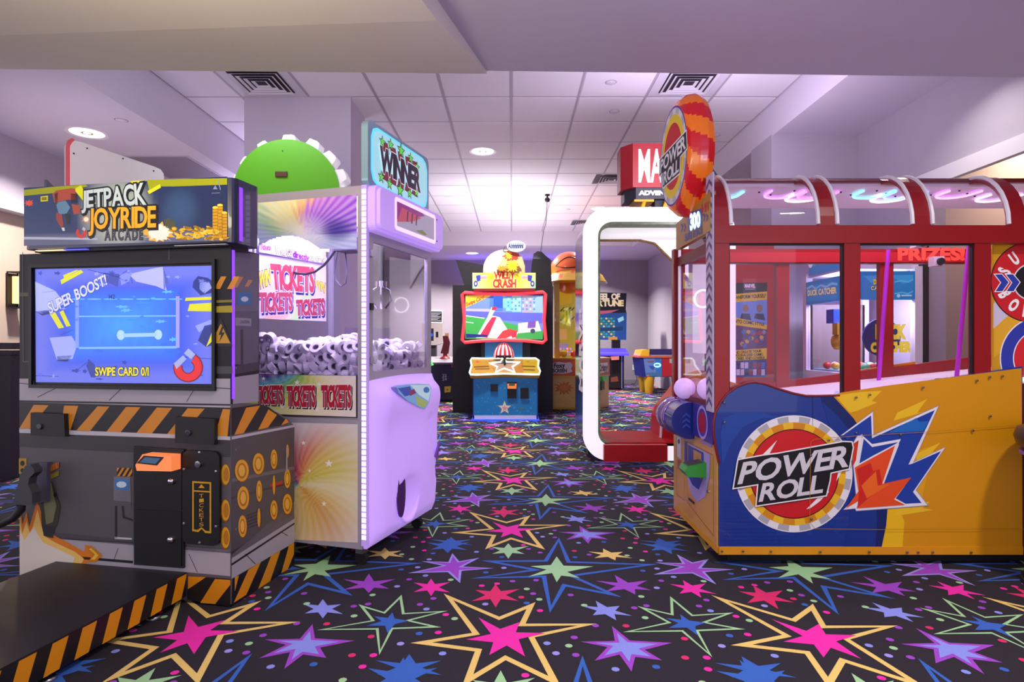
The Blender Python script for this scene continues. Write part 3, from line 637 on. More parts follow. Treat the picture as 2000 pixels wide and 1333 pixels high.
# handlebar at the left with its pistol grip
hp = Face(jp, (0, -.10, 0), (1, 0, 0), (0, 0, 1)); K0 = cs(.4207, 0, 480)
def hpt(x, y, d=0): u, v = hp.px(*K0(x, y)); return Vector((u, -.10-d, v))
GRIP = mat('#3f3d46', .45, noise=.1)
b = MB(); b.tube([hpt(-120,1290,.03), hpt(-40,1302,.03), hpt(30,1285,.02), hpt(75,1262,.01), hpt(97,1225), hpt(98,1205)], .017, SATIN, 10); hb_ = b.build('handlebar', jp)
b = MB(); b.prism([hpt(*p) for p in ((60,1205),(66,1170),(85,1100),(95,1065),(118,1022),(140,1018),(158,1040),(160,1056),(135,1080),(130,1110),(148,1150),(150,1200),(120,1208))], (0, .035, 0), GRIP); gp = b.build('grip', hb_)
facebox(JF, [(56,906),(92,904),(91,980),(52,988)], .001, .02, mat('#4b4760', .5), 'handle_bracket', jp)
# foot platform with striped skirt and levelling foot
PX0, PX1, PZ = -.826, -.199, .126
PL = mat('#1c1920', .45, noise=.2, scale=60, bump=.05)
pf = MB(); pf.box((PX0, -1.35, .03), (PX1, -.003, PZ), PL); pfo = pf.build('foot_platform', jp)
PF = Face(jp, (PX1, 0, 0), (0, 1, 0), (0, 0, 1)); pp = Print(PF)
pp.puv([(-1.35, .03), (-.004, .03), (-.004, PZ), (-1.35, PZ)], BK, 0)
for i in range(14):
    y = -.03-.104*i; P = clip([(y-.055, .03), (y-.002, .03), (y+.03, PZ-.006), (y-.024, PZ-.006)], -1.35, .03, -.004, PZ)
    if len(P) > 2: pp.puv(P, OR, 1)
pp.build('hazard_stripes', pfo)
for px_, py_ in ((302, 1208), (60, 1325)):
    p = MAT[jp.name].inverted() @ on_floor(px_, py_); x, y = PX1-.03, p.y
    b = MB(); b.lathe([(.026, .0), (.026, .006), (.02, .011), (.006, .013), (.006, .03), (0, .03)], (x, y, 0), STEEL, 16); b.build('levelling_foot', jp)
b = MB(); b.box((-WJ+.03, .03, 0), (-.03, .43, .012), RUBBER); b.build('plinth', jp)

# ------------------------------------------------------------------ lilac-lit ticket crane
R17 = math.radians(-17.3)
cr = thing('ticket_crane', 'white crane machine with lilac glowing front full of ticket rolls and lit WINNER sign', 'arcade machine', (-.683, 2.773, 0), R17)
CS_ = Face(cr, (0, 0, 0), (1, 0, 0), (0, 0, 1)); CF = Face(cr, (0, 0, 0), (0, 1, 0), (0, 0, 1))
D, W_, Z0, ZC = .674, .724, .09, 1.78
ALU = mat('#b3acbb', .38, .2); LIL = mat('#c8a4fb', .42, 0, .44); LIL2 = mat('#c08cff', .4, 0, .5)
zw0 = CS_.px(600, 735)[1]; zw1 = CS_.px(690, 388)[1]; zm0 = CS_.px(690, 826)[1]
def cbox(lo, hi, m=ALU): fr.box(lo, hi, m)
t_ = .024
for n_, a, b in (('post', (-t_-.012, 0), (-.012, t_)), ('post', (-D, 0), (-D+t_, t_)), ('post', (-D, W_-t_), (-D+t_, W_)), ('post', (-t_, W_-t_), (0, W_))):
    MB().box((a[0], a[1], Z0), (b[0], b[1], ZC), ALU).build(n_, cr)
for z0, z1, n_ in ((ZC-.04, ZC, 'top_rail'), (Z0, Z0+.04, 'bottom_rail'), (zm0-.014, zm0+.014, 'middle_rail')):
    b = MB(); b.box((-D+t_, .0, z0), (-t_-.012, t_, z1), ALU); b.box((-D+t_, W_-t_, z0), (-t_, W_, z1), ALU); b.box((-D, t_, z0), (-D+t_, W_-t_, z1), ALU); b.build(n_, cr)
MB().box((-D+.005, .03, ZC-.012), (-.01, W_-.005, ZC+.004), mat('#b9b2c2', .6)).build('roof', cr)
cb = MB(); cb.box((-D+.006, .010, Z0+.02), (-.03, W_-.01, zw0-.14), mat('#cfc9d4', .5)); cb.build('lower_cabinet', cr)
# lit corner strip
lb = MB(); lb.box((-.012, -.008, Z0+.02), (.016, .014, ZC), mat('#b79ae6', .4, 0, .35)); ls = lb.build('light_column', cr)
dot = None
for i in range(62):
    z = Z0+.06+i*(ZC-Z0-.09)/61
    if dot is None:
        b = MB(); b.box((-.0085, -.0105, -.0095), (.0125, -.008, .0095), glow('#f3dcff', 1.5)); dot = b.build('led', ls, fix=False); o = dot
    else: o = dot.copy(); C.objects.link(o)
    o.location = (0, 0, z)
# rainbow artwork panels
KC = cs(.255, 480, 360)
RB = [(0, lin('#3a2a9a')), (.13, lin('#9a1fb4')), (.25, lin('#d23a6a')), (.36, lin('#e88a2a')), (.5, lin('#e6d24a')), (.64, lin('#7cb84a')), (.8, lin('#4a8fc8')), (1, lin('#8f86e0'))]
def swirl_top(a, b):
    x = a-.52; y = (b-.28)*.62; r = math.hypot(x, y); an = math.atan2(y, -x)
    t = (an/math.pi*.95+.06*math.sin(r*9)); t = 1-min(1, max(0, t+.03*math.sin(an*31)))
    c = ramp([(0, lin('#4a28b0')), (.22, lin('#7a30c8')), (.34, lin('#9a40d0')), (.46, lin('#b85ad0')), (.52, lin('#e09a50')), (.62, lin('#e4d684')), (.78, lin('#dcd8a0')), (.9, lin('#86b48a')), (1, lin('#9aa0dc'))], t)
    c = mixc(c, lin('#eee6f6'), max(0, .85-r*3.2)); c = mixc(c, lin('#efe8f5'), .28*(.5+.5*math.sin(an*46+r*6)))
    g = max(0, 1-((a-.83)/.16)**2-((b-.36)/.24)**2); return mixc(c, lin('#2a1f86'), .8*g)
def arch(a, b): return b > (.245 - .2*abs(a-.1)/.2 if a < .1 else .02+.25*max(0, 1-((a-.37)/.3)**2))
tp = Print(CS_, base=-.0005, e=.38, conv=KC)
tp.F.o = tp.F.o  # on the pane's outer side
tp.grad([(22, 125), (850, 65), (850, 505), (22, 505)], 60, 44, swirl_top, 0, inside=arch); tp.build('curtain_artwork', cr)
bp_ = Print(CS_, base=.0006, e=.10, conv=cs(.375, 440, 620))
def swirl_low(a, b):
    x = (a-.41)*.85; y = b-.47; r = math.hypot(x, y); an = math.degrees(math.atan2(y, x))+24*r
    if an < -120: an += 360
    c = ramp([(-120, lin('#d8c07a')), (-62, lin('#d8a83c')), (-40, lin('#cf8f18')), (-18, lin('#d9b45a')), (4, lin('#ddd0a0')), (30, lin('#cdbe34')), (58, lin('#d6b238')), (78, lin('#d86a28')), (94, lin('#c4342a')), (114, lin('#a4266c')), (134, lin('#562a8c')), (160, lin('#2a4a9c')), (190, lin('#38a0a0')), (240, lin('#d8c07a'))], an)
    c = mixc(c, lin('#e9e1d4'), .25*(.5+.5*math.sin(an*.7+r*8))); s_ = .62 if an < 50 else .62-.2*min(1, (an-50)/45)
    return mixc(c, lin('#d9d2d8'), .95*(1-math.exp(-(r/s_)**4)))
bp_.grad([(180, 545), (690, 558), (690, 1175), (180, 1150)], 50, 60, swirl_low, 0)
for x, y, r_ in ((540,762,22), (515,972,14), (408,655,13), (440,800,10)): bp_.star((x, y), r_, '#f2ece6', 1)
bp_.build('side_artwork', cr)
mp_ = Print(CS_, base=.0006, e=.10, conv=cs(.375, 440, 620))
facebox(CS_, [CS_.px and (480, 733), (696, 735), (695, 816), (480, 810)] if False else [(482, 731), (697, 734), (697, 817), (482, 812)], -.022, 0, mat('#3c2a40', .4), 'ticket_panel', cr)
def band(a, b):
    x = a-.55; y = b-1.2; r = math.hypot(x, y*.8); an = math.atan2(y, x)+r*.9
    t = ((an+2.9)/2.6); c = ramp([(0, lin('#8a1f5a')), (.18, lin('#a0308a')), (.32, lin('#2f2a8a')), (.45, lin('#3a9ac0')), (.55, lin('#5aa83a')), (.7, lin('#c8c85a')), (.85, lin('#e6d8b0')), (1, lin('#e2d2d2'))], t)
    return mixc(c, lin('#efe8e8'), .25*(.5+.5*math.sin(an*40)))
mp_.grad([(60, 297), (681, 305), (681, 520), (60, 498)], 44, 16, band, 0)
for quad in ([(165,365),(300,360),(302,448),(165,446)], [(322,365),(468,362),(468,462),(322,458)], [(502,362),(655,360),(655,465),(502,462)]): mp_.text('TICKETS', quad, '#b31f3a', 2, .055, '#f0dfe6', .085, '#2a1030', (.006, -.006))
for x, y, r_ in ((375,340,16), (490,350,14), (298,465,14), (478,478,18), (200,320,12)): mp_.star((x, y), r_, '#ece4ea', 1)
mp_.build('panel_artwork', cr)
# panes
PANE = glass('#f6f2ff', .8)
b = MB(); b.box((-D+t_, .006, zw0), (-t_-.012, .010, ZC-.04), PANE); b.build('side_pane', cr, label='clear side window')
# front door: silver frame, pane, hinges
zf0 = CF.px(735, 745)[1]; zf1 = CF.px(735, 462)[1]
df = MB(); y0, y1 = .03, .70
zd0 = CF.px(728, 745)[1]; zd1 = CF.px(728, 455)[1]
for lo_, hi_ in (((-.012, y0, zd0), (.006, y0+.035, zd1)), ((-.012, y1-.04, zd0), (.006, y1, zd1)), ((-.012, y0+.035, zd0), (.006, y1-.04, zd0+.045)), ((-.012, y0+.035, zd1-.045), (.006, y1-.04, zd1))): df.box(lo_, hi_, ALU)
dfo = df.build('front_door', cr)
MB().box((-.006, y0+.035, zd0+.045), (-.002, y1-.04, zd1-.045), glass('#f8f4ff', 1.9)).build('door_pane', dfo, label='clear front window')
for z in (zd0+.1, (zd0+zd1)/2, zd1-.1): b = MB(); b.box((.006, y0+.004, z-.016), (.014, y0+.03, z+.016), BLACK if abs(z-(zd0+zd1)/2) < .01 else CHROME); b.build('hinge', dfo)
# moulded lit header with a picture window, and lit sign above
zh0, zh1 = CF.px(724, 455)[1], CF.px(722, 365)[1]
hd2 = MB(); o_ = rrect(-.0, zh0, .735, zh1+.0, .035, 5); hd2.prism([(.0, y, z) for y, z in o_], (.055, 0, 0), LIL)
hd2.prism([(.055, y, z) for y, z in rrect(.012, zh0+.012, .72, zh1-.012, .03, 5)], (.02, 0, 0), LIL); hdo = hd2.build('header', cr, label='lilac glowing moulded header')
wa, wb, wc, wd_ = .17, .60, zh0+.05, zh1-.045
HF = Face(cr, (.075, 0, 0), (0, 1, 0), (0, 0, 1)); hp_ = Print(HF, base=.001, e=.3)
hp_.puv([(y, z) for y, z in rrect(wa-.02, wc-.02, wb+.02, wd_+.02, .02, 4)], '#e9c8ff', 0, 1.0)
hp_.puv([(wa, wc), (wb, wc), (wb, wd_), (wa, wd_)], '#b9b2c6', 1)
hp_.puv([(wa, wc+.03), (wb-.12, wd_-.01), (wb-.15, wd_), (wa, wd_)], '#a02a8a', 2); hp_.puv([(wa, wc+.02), (wa+.16, wc+.05), (wa+.27, wd_-.03), (wa+.05, wd_-.02)], '#d0506a', 3)
for i, y in enumerate((wa+.10, wa+.15, wa+.2)): hp_.puv([(y, wc+.04), (y+.012, wc+.04), (y+.022, wd_-.02), (y+.006, wd_-.03)], '#5a1a3a', 4)
hp_.puv([(wa+.2, wc+.012), (wa+.3, wc+.006), (wa+.34, wc+.014), (wa+.28, wc+.03)], '#7a8a3a', 3); hp_.build('header_window', hdo)
for y, z in ((wb+.035, wd_), (wb+.035, wc)): MB().lathe([(.004, 0), (.003, .003), (0, .003)], (.076, y, z), SATIN, 8, (1, 0, 0)).build('bolt', hdo)
zs0, zs1 = zh1-.005, CF.px(720, 236)[1]
sg = MB(); sg.prism([(-.02, y, z) for y, z in rrect(.005, zs0, .66, zs1, .035, 5)], (.035, 0, 0), mat('#8fb2c4', .3, .3)); sgo = sg.build('sign', cr, label='light blue lit sign reading WINNER')
SF = Face(cr, (.015, 0, 0), (0, 1, 0), (0, 0, 1)); sp = Print(SF, base=.001, e=.5); KS = cs(.225, 700, 220); sp.conv = KS
mz = (zs0+zs1)/2; c0 = .05
def notch(y0, z0, y1, z1, r): return [(y0+r, z0), (y1-r, z0), (y1-r*.3, z0+r*.3), (y1, z0+r), (y1, z1-r), (y1-r*.3, z1-r*.3), (y1-r, z1), (y0+r, z1), (y0+r*.3, z1-r*.3), (y0, z1-r), (y0, z0+r), (y0+r*.3, z0+r*.3)]
sp.puv(notch(.03, zs0+.018, .638, zs1-.016, .06), '#5fd8ee', 0, .75)
sp.puv(notch(.045, zs0+.03, .624, zs1-.028, .06), '#a8e8ee', 1, .5)
for (x, y) in ((195,280),(258,300),(350,350),(438,420),(490,490),(200,505),(270,575),(358,625),(440,670),(492,680)):
    pass
def cst(y, z, r, l):
    sp.puv([((y+(r*1.35 if i % 2 == 0 else r*.6)*math.cos(math.pi/2+math.pi*i/5)), z+(r*1.35 if i % 2 == 0 else r*.6)*math.sin(math.pi/2+math.pi*i/5)) for i in range(10)], '#3a1420', l, .1)
    sp.puv([((y+(r if i % 2 == 0 else r*.42)*math.cos(math.pi/2+math.pi*i/5)), z+(r if i % 2 == 0 else r*.42)*math.sin(math.pi/2+math.pi*i/5)) for i in range(10)], '#5fd048', l+1, .6)
for i in range(5):
    y = .175+.08*i; sp.puv([(y-.035, mz+.045), (y+.03, mz+.045), (y+.012, mz+.095), (y-.045, mz+.09)], '#8a1f33', 2, .2); sp.puv([(y-.05, mz-.09), (y+.015, mz-.095), (y+.03, mz-.045), (y-.035, mz-.045)], '#8a1f33', 2, .2)
for i, (y, z) in enumerate(((.135, .105), (.215, .12), (.325, .125), (.43, .115), (.51, .085))): cst(y, mz+z*.82, .026 if i != 2 else .034, 3+2*(i % 2)); cst(y-.01, mz-z*.82, .026 if i != 2 else .034, 3+2*(i % 2))
gs, wd = text_polys('WINNER', .055); g2, _ = text_polys('WINNER', .085)
for G, c, l in ((g2, '#f2e8f0', 8), (gs, '#1c1a3a', 9)):
    for vs, fs in G: sp.add([SF.p3((.115+x/wd*.42, mz-.055+y*.11), sp.h(l)) for x, y in vs], fs, sp.M(c, .4 if l == 8 else 0))
sp.build('sign_face', sgo)
b = MB(); b.prism([(-.02, .06, zs0), (-.02, .60, zs0), (-.02, .33, zs1-.06)], (-.004, 0, 0), ALU); b.prism([(-.024, .3, zs0-.02), (-.25, .3, zs0-.02), (-.024, .3, zs0+.24)], (0, .01, 0), ALU); b.build('sign_bracket', cr)
# moulded lit lower front with a prize mouth and picture badge
zl0, zl1 = Z0, CF.px(735, 742)[1]
def frontz(n, m):
    vs = []; fs = []
    for j in range(m+1):
        for i in range(n+1):
            a = i/n; bb = j/m; y = .012+.715*a; z = zl0+(zl1-zl0)*bb+.012*math.sin(a*math.pi)*bb
            ed = min(1, min(a, 1-a)*9)*min(1, min(bb, 1-bb)*12); x = .004+.05*math.sqrt(ed)+.03*math.exp(-((bb-.86)/.12)**2)*ed
            x += .035*math.exp(-((a-.62)/.35)**2)*math.sin(bb*math.pi)*ed
            g = ((a-.42)/.17)**2+((bb-.2)/.17)**2; x -= .045*max(0, 1-g) if g < 1 else 0
            ridge = a-(1.05-.45*bb); x -= .028*max(0, 1-abs(ridge)/.05) if bb < .72 else 0
            vs.append((x, y, z))
    for j in range(m):
        for i in range(n): k = j*(n+1)+i; fs.append((k, k+1, k+n+2, k+n+1))
    return vs, fs
vs, fs = frontz(36, 44); fp_ = MB(); fp_.add(vs, fs, LIL, True)
rim = [j*37 for j in range(45)]
fp_.box((-.03, .012, zl0), (.004, .727, zl1), LIL); fpo = fp_.build('lower_front', cr, label='lilac glowing moulded plastic front')
q = [CF.px(*p) for p in ((760,942), (770,936), (775,950), (768,985), (757,1008), (752,985))]
b = MB(); b.prism([(.058, .24+.075*math.cos(t)*.55, .30+.12*math.sin(t)) for t in [i*math.pi/10 for i in range(20)]], (.008, 0, 0), mat('#4a1a6a', .5)); b.build('prize_mouth', fpo)
b = MB(); b.tube([(.05+.012*math.cos(t), .335+.105*math.cos(t), .30+.165*math.sin(t)) for t in [i*math.pi/14 for i in range(28)]], .011, LIL, 8, True); b.build('mouth_rim', fpo)
b = MB(); b.prism([(.075, y, z) for y, z in ((.63, .40), (.665, .50), (.60, .42))], (.01, 0, 0), mat('#7a4ab0', .4)); b.build('grip_recess', fpo)
BF = Face(cr, (.098, 0, 0), (0, 1, 0), (0, 0, 1)); bd = Print(BF, base=.002, e=.25, conv=KC)
def bad(a, b): 
    r = math.hypot((a-.75)*1.2, b-.6); return mixc(ramp([(0, lin('#9ad8f2')), (.25, lin('#4a9ad8')), (.4, lin('#e8e8f2')), (.6, lin('#6a7ac8')), (.8, lin('#9ac06a')), (1, lin('#3a4aa8'))], r*1.1+.2*math.sin(a*7)), lin('#ffffff'), .1)
badq = [(773,758),(843,750),(843,800),(773,800)]
bo = [(774,757),(785,753),(815,750),(838,751),(842,760),(838,785),(830,799),(820,797),(795,783),(778,768)]
bd.conv = lambda x, y: (x, y)
bd.F = BF
b = MB(); b.prism([BF.p3(BF.px(*p), -.03) for p in bo], BF.n*.031, mat('#8a9ad8', .3)); bgo = b.build('picture_badge', fpo)
bu = [BF.px(*p) for p in bo]
bd.puv(bu, '#7fb4e4', 0); bd.poly([(800,752),(838,752),(841,762),(836,784),(818,772)], '#c8ecf4', 1); bd.poly([(776,759),(800,755),(806,770),(790,775)], '#3a58b8', 1); bd.poly([(810,772),(835,786),(829,797),(815,792)], '#a8c070', 1); bd.poly([(798,764),(808,760),(812,768),(800,774)], '#8a3a6a', 2); bd.ell((832,762), 6, 6, '#3a7ac8', 2, 12); bd.build('badge_print', bgo)
# casters
for x, y in ((-.05, .06), (-D+.06, .06), (-.05, W_-.08), (-D+.06, W_-.08)):
    b = MB(); b.box((x-.02, y-.024, .055), (x+.02, y+.024, Z0), STEEL); cst_ = b.build('caster', cr); b = MB(); b.cyl((x, y-.014, .03), (x, y+.014, .03), .03, RUBBER, 18); b.build('wheel', cst_)
Mc0 = MAT[cr.name]
# inside: back board, prize bed, chute wall, hanging cable and claw gantry
zb_ = zw0-.035
MB().box((-D+t_, .03, zb_-.02), (-.012, W_-t_, zb_), mat('#8f88a8', .6)).build('prize_bed', cr)
TB = Face(cr, (-D+.034, 0, 0), (0, 1, 0), (0, 0, 1)); ya, yb = TB.px(503, 560)[0], TB.px(637, 560)[0]; ztop = ZC-.06; za_, zb2_ = TB.px(503, 622)[1], TB.px(637, 628)[1]
b = MB(); b.prism([TB.p3((.03, za_), -.006), TB.p3((yb, zb2_), -.006), TB.p3((yb, ztop), -.006), TB.p3((.03, ztop), -.006)], (.005, 0, 0), mat('#d6cce6', .5)); bbo = b.build('back_board', cr)
tb = Print(TB, base=.001, e=.16, conv=KC)
tb.poly([(100,540),(615,600),(615,1050),(100,1030)], '#dcd2ea', 0); tb.poly([(340,1040),(430,850),(520,830),(430,1045)], '#b8d69a', 1); tb.poly([(120,1030),(240,960),(330,1000),(300,1040)], '#e8b8a8', 1); tb.poly([(100,560),(330,590),(480,620),(200,610)], '#f0d8c8', 1)
for t, quad, c in (('TICKETS', [(190,622),(520,650),(518,818),(205,795)], '#c0455a'), ('TICKETS', [(100,840),(352,838),(352,960),(100,972)], '#b84a60'), ('TICKETS', [(385,895),(598,882),(598,995),(385,1002)], '#b03a52')): tb.text(t, quad, c, 3, .055, '#f0e4ee', .085, '#2f2a80', (.008, -.012))
tb.text('WIN', [(100,680),(185,655),(185,760),(100,800)], '#e6d24a', 3, .055, '#2a2416', .085); tb.text('WIN', [(528,735),(608,765),(600,830),(528,780)], '#e6d24a', 3, .055, '#2a2416', .085)
tb.build('board_artwork', bbo)
SG2 = Print(Face(cr, (0, .06, 0), (1, 0, 0), (0, 0, 1)), base=.001, e=.1, conv=KC)
TB2 = Face(cr, (-D+.05, 0, 0), (0, 1, 0), (0, 0, 1)); lb_ = Print(TB2, base=.001, e=.2, conv=KC); u0 = TB2.px(*KC(100, 450)); u1 = TB2.px(*KC(620, 620))
b = MB(); b.prism([TB2.p3(TB2.px(*KC(*p)), 0) for p in ((104,450),(620,560),(620,612),(104,520))], (-.006, 0, 0), mat('#d8cce8', .5)); lbo = b.build('winner_strip', cr)
lb_.text('Tickets', [(108,455),(188,465),(188,505),(108,500)], '#c02a8a', 1, .055, '#f6e8f2', .085); lb_.text('Won Go', [(225,488),(350,508),(350,555),(225,530)], '#e6e0a0', 1, .028, '#3a3250', .085); lb_.text('directly', [(362,510),(482,545),(482,585),(362,558)], '#8a2ab0', 1, .028); lb_.text('to Card', [(492,545),(600,572),(600,602),(492,580)], '#e6e0a0', 1, .028, '#3a3250', .085); lb_.build('strip_lettering', lbo)
b = MB(); VL = Face(cr, (0, .26, 0), (1, 0, 0), (0, 0, 1)); b.prism([VL.p3(VL.px(*KC(*p))) for p in ((120,480),(200,400),(300,368),(400,385),(500,440),(640,495),(640,520),(400,500),(120,500))], (0, .004, 0), mat('#e2daf0', .5, noise=.3, scale=120)); b.build('valance', cr)
CW = Face(cr, (0, .33, 0), (1, 0, 0), (0, 0, 1))
def cw(x, y): u = CW.px(*KC(x, y)); return CW.p3(u)
b = MB(); b.tube([cw(165,425), cw(180,465), cw(215,530), cw(265,600), cw(320,655), cw(390,685), cw(460,690), cw(530,672), cw(600,620), cw(650,560), cw(685,505)], .0065, mat('#3a3448', .5), 8); b.build('hanging_cable', cr)
b = MB(); b.tube([cw(705,505), cw(690,580), cw(680,680), cw(690,740), cw(730,785), cw(765,760), cw(775,680), cw(768,570), cw(760,505)], .004, mat('#6a6478', .5), 8); b.build('hanging_cable', cr)
b = MB(); b.box((-D+.05, .30, 1.60), (-.05, .34, 1.63), STEEL); b.box((-.30, .05, 1.63), (-.26, W_-.05, 1.66), STEEL); b.box((-.34, .26, 1.53), (-.22, .38, 1.60), mat('#4a4458', .4)); b.build('gantry', cr)
cl = MB(); cl.cyl((-.10, .33, 1.36), (-.10, .33, 1.55), .018, SATIN, 12); cl.cyl((-.10, .33, 1.34), (-.10, .33, 1.37), .03, CHROME, 14)
for k in range(3):
    a = k*2.094; cl.tube([(-.10, .33, 1.35), (-.10+.05*math.cos(a), .33+.05*math.sin(a), 1.32), (-.10+.06*math.cos(a), .33+.06*math.sin(a), 1.27), (-.10+.025*math.cos(a), .33+.025*math.sin(a), 1.23)], .006, CHROME, 6)
cl.build('claw', cr)
b = MB(); b.box((-.17, .10, zb_), (-.165, .30, zb_+.27), glass('#f2f0ff', 1)); b.box((-.17, .30, zb_), (-.03, .305, zb_+.27), glass('#f2f0ff', 1)); b.build('chute_guard', cr)
b = MB(); b.box((-D+.03, .10, ZC-.055), (-.06, .6, ZC-.045), glow('#e2d2ff', 5)); b.build('inner_light', cr)
lamp('crane_lamp', tuple(Mc0 @ Vector((-.33, .35, ZC-.07))), 7, (.9, .84, 1), .4)
lamp('crane_lamp', tuple(Mc0 @ Vector((-.45, .085, ZC-.07))), 2.6, (.88, .82, 1), .1)
lamp('crane_lamp', tuple(Mc0 @ Vector((-.20, .085, ZC-.07))), 2.6, (.88, .82, 1), .1)
lamp('crane_lamp', tuple(Mc0 @ Vector((-.085, .45, ZC-.07))), 2.6, (.88, .82, 1), .1)
# ticket rolls heaped inside
TR = mat('#efe9f6', .7, noise=.08, scale=120); TC = mat('#9a90a8', .8)
r0 = MB(); r0.lathe([(.0165, -.0165), (.0305, -.0165), (.0325, -.0145), (.0325, .0145), (.0305, .0165), (.0165, .0165)], (0, 0, 0), TR, 18, (0, 0, 1), False, closed=True)
r0.lathe([(.0125, -.015), (.0165, -.015), (.0165, .015), (.0125, .015)], (0, 0, 0), TC, 12, (0, 0, 1), False, closed=True)
R = random.Random(21); rolls = []; tr0 = None; Mc = MAT[cr.name]
def place(x, y, z):
    global tr0
    if tr0 is None: tr0 = r0.build('ticket_roll'); o = tr0
    else: o = tr0.copy(); C.objects.link(o)
    o.location = Mc @ Vector((x, y, z)); o.rotation_euler = (R.uniform(0, 3.14), R.uniform(0, 3.14), R.uniform(0, 6.28))
    o['label'] = 'small roll of white paper tickets heaped inside the lilac crane'; o['category'] = 'ticket roll'; o['group'] = 'ticket rolls in the lilac crane'
hgt = lambda x, y: .19+.02*math.sin(x*17)+.016*math.sin(y*13+x*9)
n_ = 0
for k in range(5):            # the layer behind the side window
    for i in range(12):
        x = -D+.062+i*.0485+(k % 2)*.02; z = zb_+.03+k*.046
        if z < zb_+hgt(x, .06)+.015 and x < -.055: place(x+R.uniform(-.006, .006), .052+R.uniform(0, .012), z+R.uniform(-.005, .005)); n_ += 1
for k in range(4):            # behind the front window
    for i in range(11):
        y = .115+i*.052+(k % 2)*.02; z = zb_+.03+k*.047
        if y < W_-.05 and z < zb_+hgt(-.05, y)-.01: place(-.052+R.uniform(-.01, 0), y+R.uniform(-.006, .006), z+R.uniform(-.005, .005)); n_ += 1
for i in range(12):           # the top of the heap
    for j in range(12):
        x = -D+.062+i*.049+R.uniform(-.008, .008); y = .105+j*.05+R.uniform(-.008, .008)
        if y > W_-.06 or x > -.10: continue
        place(x, y, zb_+hgt(x, y)-.02+R.uniform(-.012, .012)); n_ += 1
b = MB(); b.box((-D+.10, .115, zb_), (-.115, W_-.06, zb_+.125), mat('#cfc6dc', .8)); b.build('false_floor', cr)
# ------------------------------------------------------------------ red glazed ball-rolling alley (right)
pr = thing('ball_roll_alley', 'long red glazed rolling-ball alley with yellow and blue side panel reading POWER ROLL', 'arcade machine', (.975, 2.82, 0))
PS = Face(pr, (0, 0, 0), (1, 0, 0), (0, 0, 1)); PE = Face(pr, (0, .77, 0), (0, -1, 0), (0, 0, 1))
PWD = .77; C5 = cs(.3552, 1290, 700); C4 = cs(.36, 1380, 320)
RED = mat('#900512', .36, coat=.12, noise=.06); RED2 = mat('#74040f', .4, coat=.1); YEL = mat('#d98f10', .4, coat=.3, noise=.04); YEND = mat('#d9a050', .4, coat=.3)
def sz(y, Y=None): return PS.px(1600, y)[1]
def sx(x): return PS.px(x, 900)[0]
XE = 2.3; ZB = .055
outl = [PS.px(*p) for p in ((1405,1080),(1405,905),(1399,880),(1394,850),(1394,825),(1398,805),(1408,786),(1420,770),(1438,757),(1458,749),(1475,747),(1495,751),(1520,760),(1550,769),(1575,774),(1600,774),(1640,773))]
o2 = [PS.px(*p) for p in ((1997,716),(1997,1082))]
outl = outl+o2
MB().prism([(u, 0, max(ZB, v)) for u, v in outl], (0, .02, 0), mat('#0f3088', .35, coat=.4)).build('side_panel', pr)
b = MB(); b.prism([(u, PWD-.02, max(ZB, v)) for u, v in outl], (0, .02, 0), YEL); b.build('side_panel', pr)
# base cabinet between the two side panels
lz0 = .60; lane = lambda x: .783+(x-.735)*.10
bc = MB(); bc.box((.0, .02, ZB), (XE, PWD-.02, .62), mat('#6a1018', .5)); bc.build('base_cabinet', pr)
MB().prism([(.12, .02, .62), (.12, .02, lane(.12)), (XE, .02, lane(XE)), (XE, .02, .62)], (0, PWD-.04, 0), mat('#5a0a14', .5)).build('lane_bed', pr)
MB().prism([(.14, .03, lane(.14)+.002), (.14, .03, lane(.14)+.012), (XE-.35, .03, lane(XE-.35)+.012), (XE-.35, .03, lane(XE-.35)+.002)], (0, PWD-.06, 0), mat('#efe6f6', .3, 0, .12)).build('lane', pr, label='white lit sloping lane')
b = MB()
for y in (.032, PWD-.036): b.prism([(.14, y, lane(.14)+.012), (.14, y, lane(.14)+.03), (XE-.35, y, lane(XE-.35)+.03), (XE-.35, y, lane(XE-.35)+.012)], (0, .004, 0), glow('#a8f4e0', 1.4))
b.build('lane_light', pr)
b = MB(); b.box((.06, .06, 0), (XE-.05, PWD-.06, ZB), RUBBER); b.build('plinth', pr)
MB().box((0, -.004, ZB-.002), (sx(1997), .03, ZB+.035), YEL).build('kick_strip', pr)
tr = [(u, 0, v) for u, v in outl[:-1]]
MB().tube([Vector(p)+Vector((0, .002, 0)) for p in tr[1:-1]], .006, RED2, 6).build('edge_trim', pr)
# printed side art
A = Print(PS, rough=.35, conv=C5)
zb5 = 1042
A.poly([(1215,1040),(1240,920),(1250,800),(1225,640),(1160,480),(1060,330),(940,205),(1000,188),(1250,150),(1500,118),(1750,85),(1985,55),(1990,1042)], '#d08c0e', 0)
A.poly([(1215,1040),(1240,920),(1250,800),(1300,800),(1340,900),(1330,1040)], '#e6b416', 1); A.poly([(1250,800),(1225,640),(1270,560),(1500,480),(1430,800),(1330,830)], '#dc9f12', 1)
for pts in ([(960,206),(1110,185),(1215,180),(1160,235),(1190,245),(1080,290),(1040,300)], [(1300,300),(1465,225),(1410,300),(1450,295),(1280,345)], [(1400,530),(1540,462),(1490,520),(1560,500),(1420,600)], [(1300,800),(1480,790),(1440,825),(1500,835),(1290,870)]): A.poly(pts, '#e6b822', 2)
A.poly([(880,210),(945,205),(1060,330),(1160,480),(1225,640),(1250,800),(1240,920),(1215,1040),(1180,1040),(1190,900),(1185,760),(1150,600),(1070,440),(980,320),(890,240)], '#0a2062', 2)
